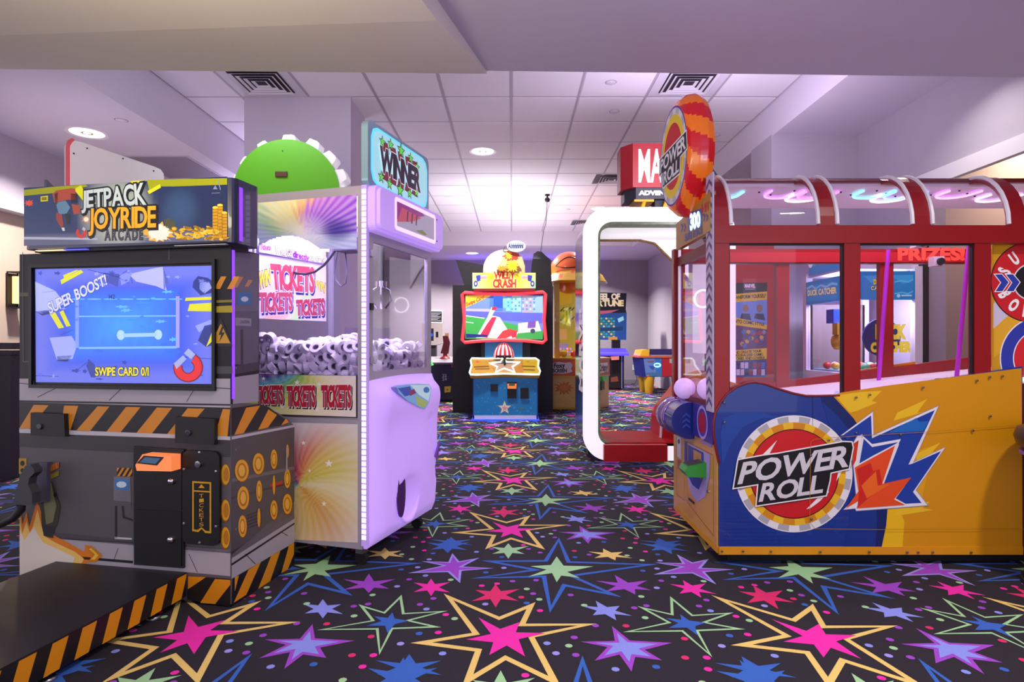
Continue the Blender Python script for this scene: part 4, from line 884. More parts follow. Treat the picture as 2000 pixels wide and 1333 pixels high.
A.poly([(880,210),(905,232),(1000,320),(1090,440),(1170,600),(1205,760),(1208,900),(1195,1040),(1010,1040),(1040,900),(1040,760),(960,480)], '#103084', 1)
A.poly([(330,420),(345,330),(420,300),(560,300),(660,330),(560,330),(450,380),(380,480),(350,560),(340,600)], '#153f98', 1)
R = random.Random(3)
for i in range(26):
    for j in range(12):
        x = 345+i*17+(j % 2)*8; y = 800+j*20
        if (x-725)**2+(y-635)**2 > 335**2 and x < 345+ (j+3)*30: A.ell((x, y), 5.2, 5.2, '#0c2c80', 1, 6)
cc = A.uv((733, 636)); r_ = lambda q: q*.3552*2.82/F
A.disc(cc, r_(322), '#e2dde6', 3, 64)
for k in range(16): A.disc(cc, r_(316), '#a9a4ae', 4, 72, r0=r_(284), a0=k*math.pi/8+.1, a1=k*math.pi/8+.30)
A.disc(cc, r_(284), '#e6b420', 4, 64)
for k in range(14): A.disc(cc, r_(282), '#d08414', 5, 72, r0=r_(246), a0=k*math.pi/7, a1=k*math.pi/7+.24)
A.disc(cc, r_(247), '#5a0a10', 5, 64); A.disc(cc, r_(241), '#c4161e', 6, 64)
A.poly([(560,530),(640,450),(600,520),(590,560)], '#f0dfe0', 7); A.poly([(800,830),(860,770),(910,640),(1000,615),(940,720),(870,790),(820,826)], '#e8e2e8', 7); A.poly([(880,650),(975,625),(960,700),(925,740),(905,690)], '#c4161e', 8)
BL = [(1005,425),(1155,312),(1162,440),(1505,282),(1392,430),(1250,475),(1370,572),(1545,505),(1390,725),(1440,800),(1300,800),(1110,790),(1075,700),(1085,580),(1040,500)]
lt = [(990,425),(1165,295),(1168,425),(1525,263),(1385,575),(1562,490),(1400,725),(1465,808),(1075,838),(1068,825),(1005,832),(1075,770),(1060,600),(1040,500),(1090,410)]
A.out(lt, '#e4dee6', '#8a86b8', .003, 7)
A.poly([(1005,420),(1155,315),(1160,440),(1505,285),(1360,585),(1380,580),(1540,510),(1385,735),(1432,795),(1345,800),(1290,770),(1375,655),(1225,690),(1310,470),(1085,580),(1108,418),(1020,450)], '#1c3c9c', 9)
A.poly([(1250,410),(1400,330),(1420,350),(1470,345),(1505,285),(1440,400)], '#1f66b8', 10)
A.poly([(1075,600),(1108,425),(1160,472),(1318,444),(1300,480),(1170,545)], '#e4dee6', 11); A.poly([(1090,578),(1114,442),(1160,488),(1302,461),(1290,470),(1165,535)], '#1c3c9c', 12)
A.poly([(1065,600),(1285,480),(1215,690),(1375,655),(1280,775),(1340,805),(1075,825),(1090,780),(1015,825),(1085,730)], '#e04a1c', 13)
A.poly([(1075,610),(1150,575),(1165,620),(1200,610),(1215,690),(1150,760),(1080,820),(1090,700)], '#c8221c', 14); A.poly([(1100,700),(1180,620),(1190,700),(1260,690),(1130,770)], '#e8641e', 15)
A.poly([(1055,470),(1085,450),(1070,560),(1050,600)], '#c8321c', 16)
A.out([(425,560),(560,535),(640,525),(1000,460),(1045,462),(1052,490),(1030,605),(930,628),(925,670),(905,752),(525,808),(535,690),(400,712)], '#121016', '#e8e4ea', .006, 17)
A.text('POWER', [(455, 575), (1040, 478), (1018, 592), (425, 688)], '#cfcad4', 19, .028, gap=.05); A.text('ROLL', [(562, 690), (895, 640), (882, 735), (540, 785)], '#cfcad4', 19, .028, gap=.05)
A.line((545,815), (775,782), .002, '#2a1016', 20)
A.poly([(835,205),(837,205),(837,440),(835,440)], '#0a1c50', 3)
for a, b in (((840,445),(1075,425)), ((1075,425),(1460,405)), ((1460,405),(1990,365)), ((820,460),(815,900)), ((845,935),(1240,940)), ((1240,940),(1990,938))): A.line(a, b, .0022, '#b07c20', 22)
A.line((815,900), (845,935), .002, '#b07c20', 22); A.line((820,460), (840,445), .002, '#b07c20', 22)
A.build('side_artwork', pr)
bolt = None
for x, y in ((348,245),(348,352),(1070,215),(1145,200),(1437,160),(1733,122),(1803,103),(1872,98),(1805,317),(1710,397),(1315,420),(1072,410),(920,450),(822,535),(825,882),(335,1058),(450,1058),(603,1060),(873,1062),(1142,1062),(1350,1065),(1410,1065),(1490,1065),(1700,1065)):
    u, v = PS.px(*C5(x, y))
    if bolt is None:
        b = MB(); b.lathe([(.0058, -.0005), (.005, .003), (.002, .004), (0, .004)], (0, 0, 0), STEEL, 10, (0, -1, 0)); bolt = b.build('bolt', pr, fix=False); o = bolt
    else: o = bolt.copy(); C.objects.link(o)
    o.location = (u, -.009, v)
# front end: cabinet face, drum, ball shelf
fe = MB(); fe.box((-.006, .012, ZB), (.0, PWD, PE.px(1350, 858)[1] if False else .66), YEND); fe.build('front_plate', pr)
E = Print(Face(pr, (-.006, .77, 0), (0, -1, 0), (0, 0, 1)), conv=cs(.3152, 1290, 680), rough=.35)
E.poly([(90,985),(355,1235),(355,1275),(90,1000)], '#e09a10', 1)
for q in ([(100,540),(150,560),(150,945),(100,905)], [(165,580),(328,665),(330,1165),(170,960)]):
    for i in range(4): E.line(q[i], q[(i+1) % 4], .003, '#8a5c20', 1)
E.poly([(104,545),(130,558),(130,690),(104,672)], '#d8d2dc', 2); E.ell((116,580), 8, 16, '#3a3440', 3, 10); E.poly([(108,690),(132,700),(128,760),(108,745)], '#b03a4a', 2)
E.poly([(150,575),(165,582),(165,780),(150,770)], '#243a9a', 2)
E.poly([(170,590),(310,660),(305,800),(280,920),(230,955),(190,900),(170,820)], '#b4a4e0', 2); E.poly([(172,600),(270,650),(268,800),(240,880),(200,850),(172,790)], '#2038a0', 3)
E.poly([(175,925),(212,955),(212,972),(175,940)], '#2a2018', 3); E.poly([(255,570),(318,600),(318,618),(255,588)], '#9a8ad0', 2)
E.poly([(205,630),(255,655),(258,815),(212,780)], '#c89450', 4)
E.build('end_artwork', pr)
q = [E.uv(p) for p in ((205,690),(258,700),(258,780),(205,770))]
b = MB(); y0, z0 = .20, .52
rf = Face(pr, (-.09, .77, 0), (0, -1, 0), (0, 0, 1)); ca = rf.px(1341, 912); yy = .77-ca[0]
b.prism([(-.006, yy-.055, ca[1]+.03), (-.10, yy-.055, ca[1]+.01), (-.115, yy-.055, ca[1]-.015), (-.10, yy-.055, ca[1]-.04), (-.006, yy-.055, ca[1]-.045)], (0, .11, 0), mat('#2f9a3a', .35, coat=.3)); rdr = b.build('card_reader', pr, label='green card reader')
b = MB(); b.prism([(-.02, yy-.035, ca[1]+.0285), (-.095, yy-.035, ca[1]+.0125), (-.0955, yy-.035, ca[1]+.016), (-.02, yy-.035, ca[1]+.032)], (0, .07, 0), mat('#4a4450', .3)); b.build('display', rdr)
u, v = E.uv((298,890)); MB().lathe([(.009, 0), (.009, .006), (0, .008)], (-.006, .77-u, v), CHROME, 12, (-1, 0, 0)).build('lock', pr)
# drum with chrome bands lying across the front
zd = .645
b = MB(); b.prism([(-.0, .02, .66), (.0, .02, .76), (.10, .02, .80), (.13, .02, .66)], (0, PWD-.04, 0), RED2); b.build('console', pr, label='dark red glossy console')
bb = mat('#1a2a86', .3, coat=.4)
b = MB(); b.lathe([(.098, .0), (.098, .16)], (-.03, .36, zd-.01), bb, 28, (0, 1, 0)); b.lathe([(.098, .16), (.104, .165), (.104, .21), (.098, .215), (.098, .235), (.104, .24), (.104, .33), (.09, .345), (0, .345)], (-.03, .36, zd-.01), mat('#b49ad8', .15, .9), 28, (0, 1, 0)); dru = b.build('drum', pr, label='blue drum with chrome bands')
DF = Face(pr, (-.03, .36, 0), (1, 0, 0), (0, 0, 1)); D_ = Print(DF, base=.001)
for k in range(3): z = zd-.05+k*.028; D_.puv([(-.04, z), (-.02, z+.016), (.0, z), (0, z+.01), (-.02, z+.027), (-.04, z+.01)], '#3a54c0', 0)
D_.build('drum_print', dru)
tf = MB(); tf.box((-.02, .03, .565), (.0, .34, .735), mat('#3a2a9a', .4)); tfo = tf.build('target_plate', pr)
E2 = Print(Face(pr, (-.0205, .77, 0), (0, -1, 0), (0, 0, 1)))
E2.disc((.585, .65), .085, '#b8a8ea', 0, 32); E2.disc((.585, .65), .07, '#4a3ab0', 1, 32); E2.disc((.585, .65), .055, '#b81a2a', 2, 32); E2.build('target_print', tfo)
# frame: posts, beams, ridge, ribs and panes
zbm0, zbm1 = sz(475), sz(440); zrd = 1.05+320*3.07/F; FX = [sx(1410), sx(1665), sx(1921), 1.30]
def rib(x0, x1, name, m, y0=0, dy=.25, th=.028):
    P = []
    for i in range(11):
        a = math.pi/2*i/10; P.append((dy*(1-math.cos(a)), zbm1+(zrd-zbm1)*math.sin(a)))
    Q = [(y+th*.8*math.cos(math.pi/2*i/10), z-th*math.sin(math.pi/2*i/10)) for i, (y, z) in enumerate(P)]
    pts = P+Q[::-1]
    b = MB(); n = 11
    vs = [(x0, y0+y, z) for y, z in P]+[(x0, y0+y, z) for y, z in Q]+[(x1, y0+y, z) for y, z in P]+[(x1, y0+y, z) for y, z in Q]
    fs = []
    for i in range(10): fs += [(i, i+1, 2*n+i+1, 2*n+i), (n+i, 3*n+i, 3*n+i+1, n+i+1), (i, n+i, n+i+1, i+1), (2*n+i, 2*n+i+1, 3*n+i+1, 3*n+i)]
    fs += [(0, 2*n, 3*n, n), (10, n+10, 3*n+10, 2*n+10)]
    b.add(vs, fs, m); return b.build(name, pr)
zp0 = .70
for x0, x1 in ((sx(1397), sx(1425)), (sx(1650), sx(1681)), (sx(1905), sx(1937)), (XE-.08, XE)):
    MB().box((x0, .004, zp0), (x1, .045, zbm0), RED).build('post', pr)
    MB().box((x0, PWD-.045, zp0), (x1, PWD-.004, zbm0), RED).build('post', pr)
for y0, y1 in ((0, .05), (PWD-.05, PWD)): MB().box((sx(1397), y0, zbm0), (XE, y1, zbm1), RED).build('beam', pr)
b = MB(); b.box((sx(1397), .235, zrd-.02), (XE, .265, zrd), RED2); b.build('ridge', pr)
roof = MB(); roof.box((.03, .262, zrd-.035), (XE, PWD-.004, zrd-.02), mat('#e2d2ea', .5, 0, .12)); rfo = roof.build('roof_panel', pr)
b = MB(); b.box((.02, PWD-.03, zbm1), (XE, PWD-.005, zrd-.02), mat('#d6c6de', .5)); 
for a, c in ((1397, 1425), (1600, 1632), (1784, 1818), (1972, 2005)): rib(sx(a), sx(c), 'rib', RED)
PANE2 = glass('#fbf6ff', .7)
for a, c in ((1425, 1600), (1632, 1784), (1818, 1972)):
    x0, x1 = sx(a), sx(c); P = [(.002+.245*(1-math.cos(math.pi/2*i/8)), zbm1+(zrd-zbm1-.004)*math.sin(math.pi/2*i/8)) for i in range(9)]
    b = MB(); vs = [(x, y, z) for x in (x0, x1) for y, z in P]; b.add(vs, [(i, i+1, 10+i, 9+i) for i in range(8)], PANE2, True); cp = b.build('curved_pane', pr, label='curved clear canopy')
    for x in (x0-.004, x1-.016):
        b = MB(); b.tube([(x+.01, y-.006, z+.004) for y, z in P], .0095, WHITE, 6); b.build('edge_strip', cp)
# neon loops and studs under the roof
def neon(cx, cy, wx, wy, colr):
    zz = zrd-.045; P = [(cx-wx, cy-wy*.9, zz)]+[(cx-wx*math.cos(a), cy+wy*math.sin(a), zz) for a in [math.pi*i/12 for i in range(13)]]+[(cx+wx, cy-wy*.9, zz)]
    b = MB(); b.tube(P, .006, glow(colr, 2.2), 6); return b.build('neon_loop', rfo)
for cx, cy, c_ in ((.10, .44, '#f4f6ff'), (.16, .36, '#7ae6f0'), (.47, .34, '#d88af0'), (.62, .42, '#f6e6ff'), (.66, .36, '#e07ae6'), (.95, .34, '#7ae8e6'), (1.10, .43, '#eaf8ff'), (1.13, .36, '#8aa6ff'), (1.40, .34, '#e69af6'), (1.68, .42, '#f0c8ff')): neon(cx, cy+.05, .085, .085, c_)
for i in range(22):
    b = MB(); b.lathe([(.006, 0), (.004, .006), (0, .006)], (.08+.087*i, .34+.12*((i*7) % 5)/4, zrd-.035), SATIN, 8, (0, 0, -1)); b.build('stud', rfo)
LP = lamp('alley_lamp', tuple(MAT[pr.name] @ Vector((1.0, .5, zrd-.05))), 9, (1, .86, 1), 1.6, (0, 0, -1), 'RECTANGLE', .15)
# vertical panes and window seals (near side), framed openings (far side)
for a, c, t in ((1425, 1650, 0), (1681, 1905, 1)):
    x0, x1 = sx(a), sx(c)
    b = MB(); b.box((x0, .018, zp0), (x1, .023, zbm0), PANE2); b.build('pane', pr, label='clear side window')
    b = MB(); b.box((x0, .012, zbm0-.008), (x1, .03, zbm0), BLACK); b.box((x0, .012, zp0), (x0+.006, .03, zbm0-.008), BLACK); b.box((x1-.006, .012, zp0), (x1, .03, zbm0-.008), BLACK); b.build('seal', pr)
    b = MB(); b.box((x0, PWD-.03, zp0), (x1, PWD-.025, zbm0), PANE2); b.build('pane', pr, label='clear side window')
fz0, fz1 = H+(670-510)*3.59/F, H+(670-487)*3.59/F
b = MB(); b.prism([(.10, PWD-.04, .60), (.10, PWD-.04, .755), (.735, PWD-.04, .835), (XE, PWD-.04, 1.035), (XE, PWD-.04, .60)], (0, .03, 0), RED); b.build('sill', pr)
# chevron strip and end glass
EF = Face(pr, (-.026, .77, 0), (0, -1, 0), (0, 0, 1))
MB().box((-.026, .012, .72), (sx(1397)-.001, .11, zrd-.03), mat('#c9bcd8', .4)).build('corner_post', pr)
ch = Print(EF, base=.001, rough=.4); y0 = .77-.104; y1 = .77-.022
for k in range(22):
    z = .74+k*.05; ch.puv([(y0, z), ((y0+y1)/2, z+.03), (y1, z), (y1, z+.02), ((y0+y1)/2, z+.05), (y0, z+.02)], '#5a4a8a', 0)
ch.build('chevron_print', pr)
MB().box((-.004, PWD-.06, .72), (.03, PWD, zbm1), RED2).build('corner_post', pr)
b = MB(); b.box((.004, PWD-.075, .70), (.016, PWD-.06, zbm1), mat('#e6def0', .4, 0, .3)); b.build('light_strip', pr)
b = MB(); b.box((.010, .11, .74), (.014, PWD-.075, zbm0), PANE2); b.build('end_pane', pr, label='clear end window')
MB().box((-.002, .11, zbm0-.02), (.03, PWD-.06, zbm0+.03), RED2).build('end_beam', pr)
# score board
SBF = Face(pr, (-.03, .77, 0), (0, -1, 0), (0, 0, 1)); sq = [SBF.px(*p) for p in ((1323,452),(1390,384),(1391,452),(1329,487))]
bya, byb = .77-.04, .77-.63
b = MB(); b.prism([(-.03, .04, 1.585), (-.03, .63, 1.585), (-.03, .63, 1.735), (-.03, .04, 1.775)], (.028, 0, 0), mat('#b8862e', .35)); sbo = b.build('score_board', pr)
B_ = Print(SBF, base=.001, e=.1, conv=cs(.24, 1280, 180))
B_.text('300', [(285, 1000), (365, 975), (368, 1090), (288, 1120)], '#bfe6ff', 3, .055, e=1.6); B_.poly([(265,985),(378,945),(380,1092),(268,1135)], '#2c4a9a', 0, .2)
B_.text('SUPER BONUS', [(242, 1160), (382, 1092), (382, 1150), (242, 1215)], '#3a3a96', 2, .028); B_.text('HIT', [(380,920), (440,890), (440,955), (380,985)], '#c02a2a', 2, .028)
for x in (205, 228): B_.poly([(x,1075),(x+10,1068),(x+22,1095),(x+12,1135),(x+2,1140),(x+12,1102)], '#3a3a96', 1)
for x in (385, 408): B_.poly([(x,1000),(x+10,990),(x+24,1010),(x+12,1050),(x+2,1055),(x+14,1018)], '#3a3a96', 1)
B_.build('score_print', sbo)
# big round sign: scalloped striped rim, ringed face
yc, zc = .38, 2.045; DX = -.115
sgn = MB(); n = 120; prof0 = [(.262, 0), (.285, .012), (.312, .05), (.318, .09), (.30, .125), (.22, .135), (0, .135)]; prof = []
for i in range(6):
    for k in range(6 if i < 5 else 1): f_ = k/6; prof.append((prof0[i][0]*(1-f_)+prof0[i+1][0]*f_, prof0[i][1]*(1-f_)+prof0[i+1][1]*f_))
prof.append(prof0[-1]); SQ, YW = .77, .0875
RO, RR = mat('#e8720e', .3, 0, .18, coat=.5), mat('#c8121e', .3, 0, .16, coat=.5)
vs = []; k = len(prof)
for i, (r, h) in enumerate(prof):
    for j in range(n):
        a = 2*math.pi*j/n; rr = r*(1+.018*math.cos(4*a+.6)*min(1, h/.05)); vs.append((DX+h+SQ*rr*math.cos(a)*YW, yc-SQ*rr*math.cos(a), zc+rr*math.sin(a)))
for i in range(k-1):
    for j in range(n):
        tw = j+i*.35+.8*math.sin(i*.2)
        sgn.add([vs[i*n+j], vs[i*n+(j+1) % n], vs[(i+1)*n+(j+1) % n], vs[(i+1)*n+j]], [(0, 1, 2, 3)], RO if int(tw//6.667) % 2 else RR, True)
sgn.add(vs[:n], [list(range(n))], RO); sgo = sgn.build('round_sign', pr, label='round sign with red and orange striped rim')
class OvalFace(Face):
    def p3(s, uv, h=0): return s.o+s.u*((uv[0]-gc[0])*SQ)+s.v*uv[1]+s.n*h
GF = OvalFace(pr, (DX, yc, 0), (YW, -1, 0), (0, 0, 1)); G = Print(GF, base=.001, step=.0006, e=.08, rough=.5); gc = (.77-yc, zc)
G.disc(gc, .262, '#5a3aa0', 0, 56); G.disc(gc, .252, '#d8d4e0', 1, 56)
for k_ in range(12): G.disc(gc, .250, '#b4b0be', 2, 72, r0=.222, a0=k_*math.pi/6, a1=k_*math.pi/6+.26)
G.disc(gc, .22, '#e8c81c', 3, 56); G.disc(gc, .175, '#c8141e', 4, 56)
G.poly; 
def gp(a, b): return (gc[0]+a, gc[1]+b)
G.puv([gp(-.27,.05), gp(.265,.075), gp(.28,-.03), gp(.16,-.04), gp(.15,-.125), gp(-.2,-.135), gp(-.21,-.05), gp(-.28,-.055)], '#ece8f0', 5)
G.puv([gp(-.258,.042), gp(.255,.066), gp(.268,-.022), gp(.148,-.035), gp(.14,-.117), gp(-.19,-.126), gp(-.198,-.042), gp(-.266,-.047)], '#121016', 6)
for t, a, b_, c_, d_ in (('POWER', (-.235,.032), (.24,.055), (.245,-.015), (-.245,-.036)), ('ROLL', (-.17,-.05), (.13,-.04), (.125,-.105), (-.175,-.115))):
    gs, wd = text_polys(t, .028, .05)
    for vs_, fs_ in gs:
        P = []
        for x, y in vs_:
            s_ = x/wd; lo_ = Vector(d_)*(1-s_)+Vector(c_)*s_; hi_ = Vector(a)*(1-s_)+Vector(b_)*s_; q = lo_*(1-y)+hi_*y; P.append(GF.p3(gp(q.x, q.y), G.h(7)))
        G.add(P, fs_, G.M('#e2dee6', .1))
G.build('sign_face', sgo)
b = MB(); b.prism([(-.01, .2, zrd-.12), (-.01, .55, zrd-.12), (.0, .50, 1.86), (.0, .26, 1.86)], (.04, 0, 0), RO); b.tube([(.03, .45, 2.1), (.22, .5, zrd-.02)], .02, STEEL, 8); b.build('sign_mount', pr)
# inside: bonus board, purple rods, spotlights, prize medal, side lettering
BX = Face(pr, (0, .06, 0), (1, 0, 0), (0, 0, 1)); z_ = lambda y: BX.px(1960, y)[1]
bx0 = BX.px(1938, 600)[0]
MB().box((bx0, .06, lane(bx0)), (XE-.01, .066, zbm0), mat('#d69a1c', .4)).build('bonus_board', pr)
N = Print(BX, base=.001, e=.12, conv=cs(.2401, 1660, 460))
bo_ = N
N.poly([(1165,60),(1416,50),(1416,300),(1230,520),(1165,620)], '#d09418', 0); N.poly([(1165,560),(1330,330),(1416,320),(1416,700),(1300,680),(1165,760)], '#c9bcd6', 1); N.poly([(1165,760),(1300,640),(1416,640),(1416,800),(1165,1000)], '#dba02a', 2)
cb_ = BX.px(*cs(.2401, 1660, 460)(1470, 380)); q1 = lambda r: r*.2401*2.88/F
N.disc(cb_, q1(330), '#17121a', 3, 56); N.disc(cb_, q1(322), '#c41c28', 4, 56); N.disc(cb_, q1(150), '#d8d4dc', 5, 40); N.disc(cb_, q1(140), '#1c1a22', 6, 40)
for ch_, an in zip('SUPER', (160, 128, 96, 64, 32)):
    a = math.radians(an-2); gs, wd = text_polys(ch_, .055)
    for vs_, fs_ in gs: N.add([BX.p3((cb_[0]+q1(235)*math.cos(a)+(x-wd/2)*math.sin(a)*q1(80)+(y-.5)*math.cos(a)*q1(95), cb_[1]+q1(235)*math.sin(a)-(x-wd/2)*math.cos(a)*q1(80)+(y-.5)*math.sin(a)*q1(95)), N.h(6)) for x, y in vs_], fs_, N.M('#eae6ee'))
for ch_, an in zip('BONUS', (205, 233, 261, 289, 317)):
    a = math.radians(an); gs, wd = text_polys(ch_, .055)
    for vs_, fs_ in gs: N.add([BX.p3((cb_[0]+q1(235)*math.cos(a)-(x-wd/2)*math.sin(a)*q1(80)-(y-.5)*math.cos(a)*q1(95), cb_[1]+q1(235)*math.sin(a)+(x-wd/2)*math.cos(a)*q1(80)-(y-.5)*math.sin(a)*q1(95)), N.h(6)) for x, y in vs_], fs_, N.M('#eae6ee'))
for x in (1175, 1265): N.out([(x,320),(x+55,318),(x+110,382),(x+60,455),(x+5,455),(x+50,385)], '#2a3aa0', '#ece8f0', .004, 7)
c2 = BX.px(*cs(.2401, 1660, 460)(1560, 1000)); N.disc(c2, q1(345), '#e8e0ea', 3, 56); N.disc(c2, q1(335), '#2c36a0', 4, 56); N.disc(c2, q1(238), '#e8e0ea', 5, 56); N.disc(c2, q1(230), '#cc2230', 6, 56)
N.build('bonus_print', pr)
VR = mat('#a01cb0', .4, 0, .3)
for a, c in (((1735,487),(1716,742)), ((1893,487),(1868,700))):
    yy_ = .62 if a[0] < 1800 else .40; fc = Face(pr, (0, yy_, 0), (1, 0, 0), (0, 0, 1)); u0 = fc.px(*a); u1 = fc.px(*c)
    b = MB(); b.tube([fc.p3((u1[0], lane(u1[0]))), fc.p3((u0[0], zbm1-.02))], .011, VR, 8); b.build('purple_rod', pr)
for x, y in ((1795,475), (1830,512)):
    fc = Face(pr, (0, .5 if y < 500 else .68, 0), (1, 0, 0), (0, 0, 1)); u, v = fc.px(x, y); p = fc.p3((u, v)); b = MB(); b.box(tuple(p+Vector((-.03, -.02, -.025))), tuple(p+Vector((.03, .03, .03))), mat('#c9bcc8', .4)); sp_ = b.build('spotlight', pr); b = MB(); b.lathe([(.022, 0), (.02, .015), (0, .012)], tuple(p+Vector((.005, -.02, 0))), SATIN, 14, (0, -1, 0)); b.build('lens', sp_)
fc = Face(pr, (0, .42, 0), (1, 0, 0), (0, 0, 1)); b = MB(); b.box((sx(1500), PWD-.06, zbm0+.005), (XE-.1, PWD-.055, zbm1-.02), mat('#b01020', .4)); pzo = b.build('prize_header', pr); pz = Print(Face(pr, (0, PWD-.06, 0), (1, 0, 0), (0, 0, 1)), base=.001, e=.2)
P0 = Face(pr, (0, PWD-.06, 0), (1, 0, 0), (0, 0, 1)); pz.text('PRIZES!', [(1755,486),(1882,486),(1882,508),(1755,508)], '#e04a3a', 1, .055); pz.build('prize_lettering', pzo)
u, v = Face(pr, (0, .3, 0), (1, 0, 0), (0, 0, 1)).px(1850, 727); b = MB(); b.lathe([(.0, .0), (.05, .0), (.055, .008), (.05, .012), (.02, .014), (0, .02)], (u, .3, lane(u)+.012), STEEL, 22); b.build('medal', pr)
for x in (.62, .70, 1.02, 1.10): b = MB(); b.lathe([(.012, 0), (.012, .02), (.004, .03), (0, .03)], (x, .12, lane(x)+.012), glass('#e8f4ff', 1.2), 10); b.build('lane_peg', pr)
N2 = Print(Face(pr, (0, .1, 0), (1, 0, 0), (0, 0, 1)), base=.001, e=.5)
# two balls resting on the console
BALL = mat('#dcb4f6', .35, 0, .35)
for k_, (px_, py_, yy_, r__) in enumerate(((1337, 759, .50, .058), (1384, 760, .24, .058))):
    X = .975-.0+.035; Y = 2.82+yy_; x = (px_-CX)/F*Y; z = H-(py_-CY)/F*Y
    b = MB(); b.ball((0, 0, 0), r__, BALL, 28); bo = b.build('play_ball'); bo.location = (x, Y, z)
    bo['label'] = ('glowing lilac ball on the red alley console, %s' % ('the farther of the two' if k_ == 0 else 'the nearer one')); bo['category'] = 'ball'; bo['group'] = 'play balls on the alley console'
    b = MB(); b.lathe([(.02, 0), (.02, .004), (.034, (z-.058)-.757+.02), (.03, (z-.058)-.757+.02), (0, z-.058-.757+.008)], (x-.975, Y-2.82, .757), CHROME, 16); b.build('ball_cup', pr)

# ------------------------------------------------------------------ white-lit photo booth
pb = thing('photo_booth', 'red photo booth framed by a glowing white rounded arch, MARVEL lettering on its side', 'photo booth', (.62, 5.23, 0))
BF0 = Face(pb, (0, 0, 0), (1, 0, 0), (0, 0, 1))
GW = mat('#fbf8ff', .4, 0, 0.62, name='lit_white'); BRED = mat('#ae0c1a', .42, coat=.08); RDK = mat('#7a0c18', .4, coat=.3)
x0, z1 = BF0.px(1140, 405); x1 = BF0.px(1437, 700)[0]
def ring(o, i, y0, y1, m, nm, par):
    n = len(o); b = MB(); vs = [(x, y, z) for y in (y0, y1) for P in (o, i) for x, z in P]
    fs = []
    for k in range(n):
        k2 = (k+1) % n
        fs += [(k, k2, n+k2, n+k), (2*n+k, 3*n+k, 3*n+k2, 2*n+k2), (k, 2*n+k, 2*n+k2, k2), (n+k, n+k2, 3*n+k2, 3*n+k)]
    b.add(vs, fs, m); return b.build(nm, par)
ro = rrect(x0, .02, x1, z1, .22, 8); wd = .125
ri = rrect(x0+wd, .02+wd, x1-wd, z1-wd, .13, 8)
arch_o = ring(ro, ri, 0, .07, GW, 'light_arch', pb)
MIR = mat('#3a0f2a', .15, .3)
so = rrect(x0+.006, .03, x1-.006, z1-.01, .21, 8); si = rrect(x0+.035, .06, x1-.035, z1-.04, .19, 8)
shell = ring(so, si, .07, .74, MIR, 'shell', pb)
comic = ring(ri, rrect(x0+wd+.022, .02+wd+.022, x1-wd-.022, z1-wd-.022, .11, 8), .02, .17, mat('#6a7a5a', .5, noise=.8, scale=22), 'comic_trim', pb)
# white ceiling hood with a cut corner, inside
zi = z1-wd; hd = MB(); PF_ = Face(pb, (0, .20, 0), (1, 0, 0), (0, 0, 1)); hd.prism([PF_.p3(PF_.px(*p)) for p in ((1164,434),(1345,434),(1345,545),(1318,512),(1278,474),(1250,468),(1164,468))], (0, .05, 0), GW)
hd.build('rear_light_panel', pb)
b = MB(); b.tube([PF_.p3(PF_.px(*p), .004) for p in ((1164,470),(1250,470),(1278,476),(1318,515),(1345,548))], .011, mat('#b08a4a', .4, noise=.8, scale=30), 6); b.build('panel_trim', pb)
fl_ = MB(); fl_.box((x0+.10, .02, .14), (x1-.10, .74, .17), BRED)
fl_.build('floor_platform', pb)
b = MB()
for i in range(22): y = .03+i*.032; b.box((x0+.13, y, .17), (x1-.13, y+.012, .176), BRED)
b.build('tread', pb, kind='stuff')
MB().box((x0+.17, -.05, .02), (x0+.17+.55, .02, .165), BRED).build('step', pb)
side = Face(pb, (x1-.20, 0, 0), (0, 1, 0), (0, 0, 1))
kp = MB(); kp.prism([(x0+.75, .30, .17), (x0+.76, .30, .34), (x0+.80, .30, .44), (x0+.90, .30, .56), (x0+1.02, .30, .72), (x1-.10, .30, .78), (x1-.10, .30, .17)], (0, .42, 0), BRED); kp.build('bench_panel', pb)
b = MB(); b.tube([(x0+.745, .296, .17), (x0+.755, .296, .345), (x0+.797, .296, .447), (x0+.897, .296, .567), (x0+1.017, .296, .727), (x1-.10, .296, .787)], .012, mat('#d8d0dc', .3), 6); b.build('bench_trim', pb)
b = MB(); b.box((x1-.165, .10, .95), (x1-.14, .70, 1.95), mat('#f2eef6', .4, 0, .5)); b.build('inner_wall', pb)
b = MB(); b.lathe([(.07, 0), (.085, .0), (.085, .012), (.07, .012)], (x1-.22, .2, 1.45), glow('#ffffff', 2), 24, (-.5, -.9, 0), True, closed=True); b.build('ring_light', pb)
b = MB(); b.box((x0+.86, .30, .86), (x0+1.02, .42, .90), mat('#c8e0cc', .4)); b.box((x0+.88, .33, .72), (x0+.90, .36, .86), STEEL); b.build('payment_shelf', pb)
# lettering on the outer side, body and poster on the right
SD = Face(pb, (x0+.004, .74, 0), (0, -1, 0), (0, 0, 1))
T = Print(SD, base=.003)
za, zbz = .62, 1.42; gs, wd_ = text_polys('MARVEL', .055)
for vs_, fs_ in gs: T.add([SD.p3((.5-(y-.5)*.26, za+x/wd_*(zbz-za)), T.h(0)) for x, y in vs_], fs_, T.M('#ded8e6', .04))
T.build('side_lettering', pb)
MB().box((x1-.03, .08, .0), (x1+.37, .74, 2.02), BRED).build('body', pb)
b = MB(); b.box((x1-.03, .06, .02), (x1+.37, .08, .10), RDK); b.build('kick_plate', pb)
QF = Face(pb, (0, .08, 0), (1, 0, 0), (0, 0, 1)); KP = cs(.2251, 1400, 480); Pz = Print(QF, base=.001, e=.12, conv=KP)
Pz.poly([(150,322),(438,322),(430,1140),(150,1140)], '#1a1626', 0)
Pz.text('MARVEL', [(242,335),(332,335),(332,365),(242,365)], '#e8d8e4', 2, .055); Pz.line((245,378), (332,378), .004, '#c8b8c4', 2)
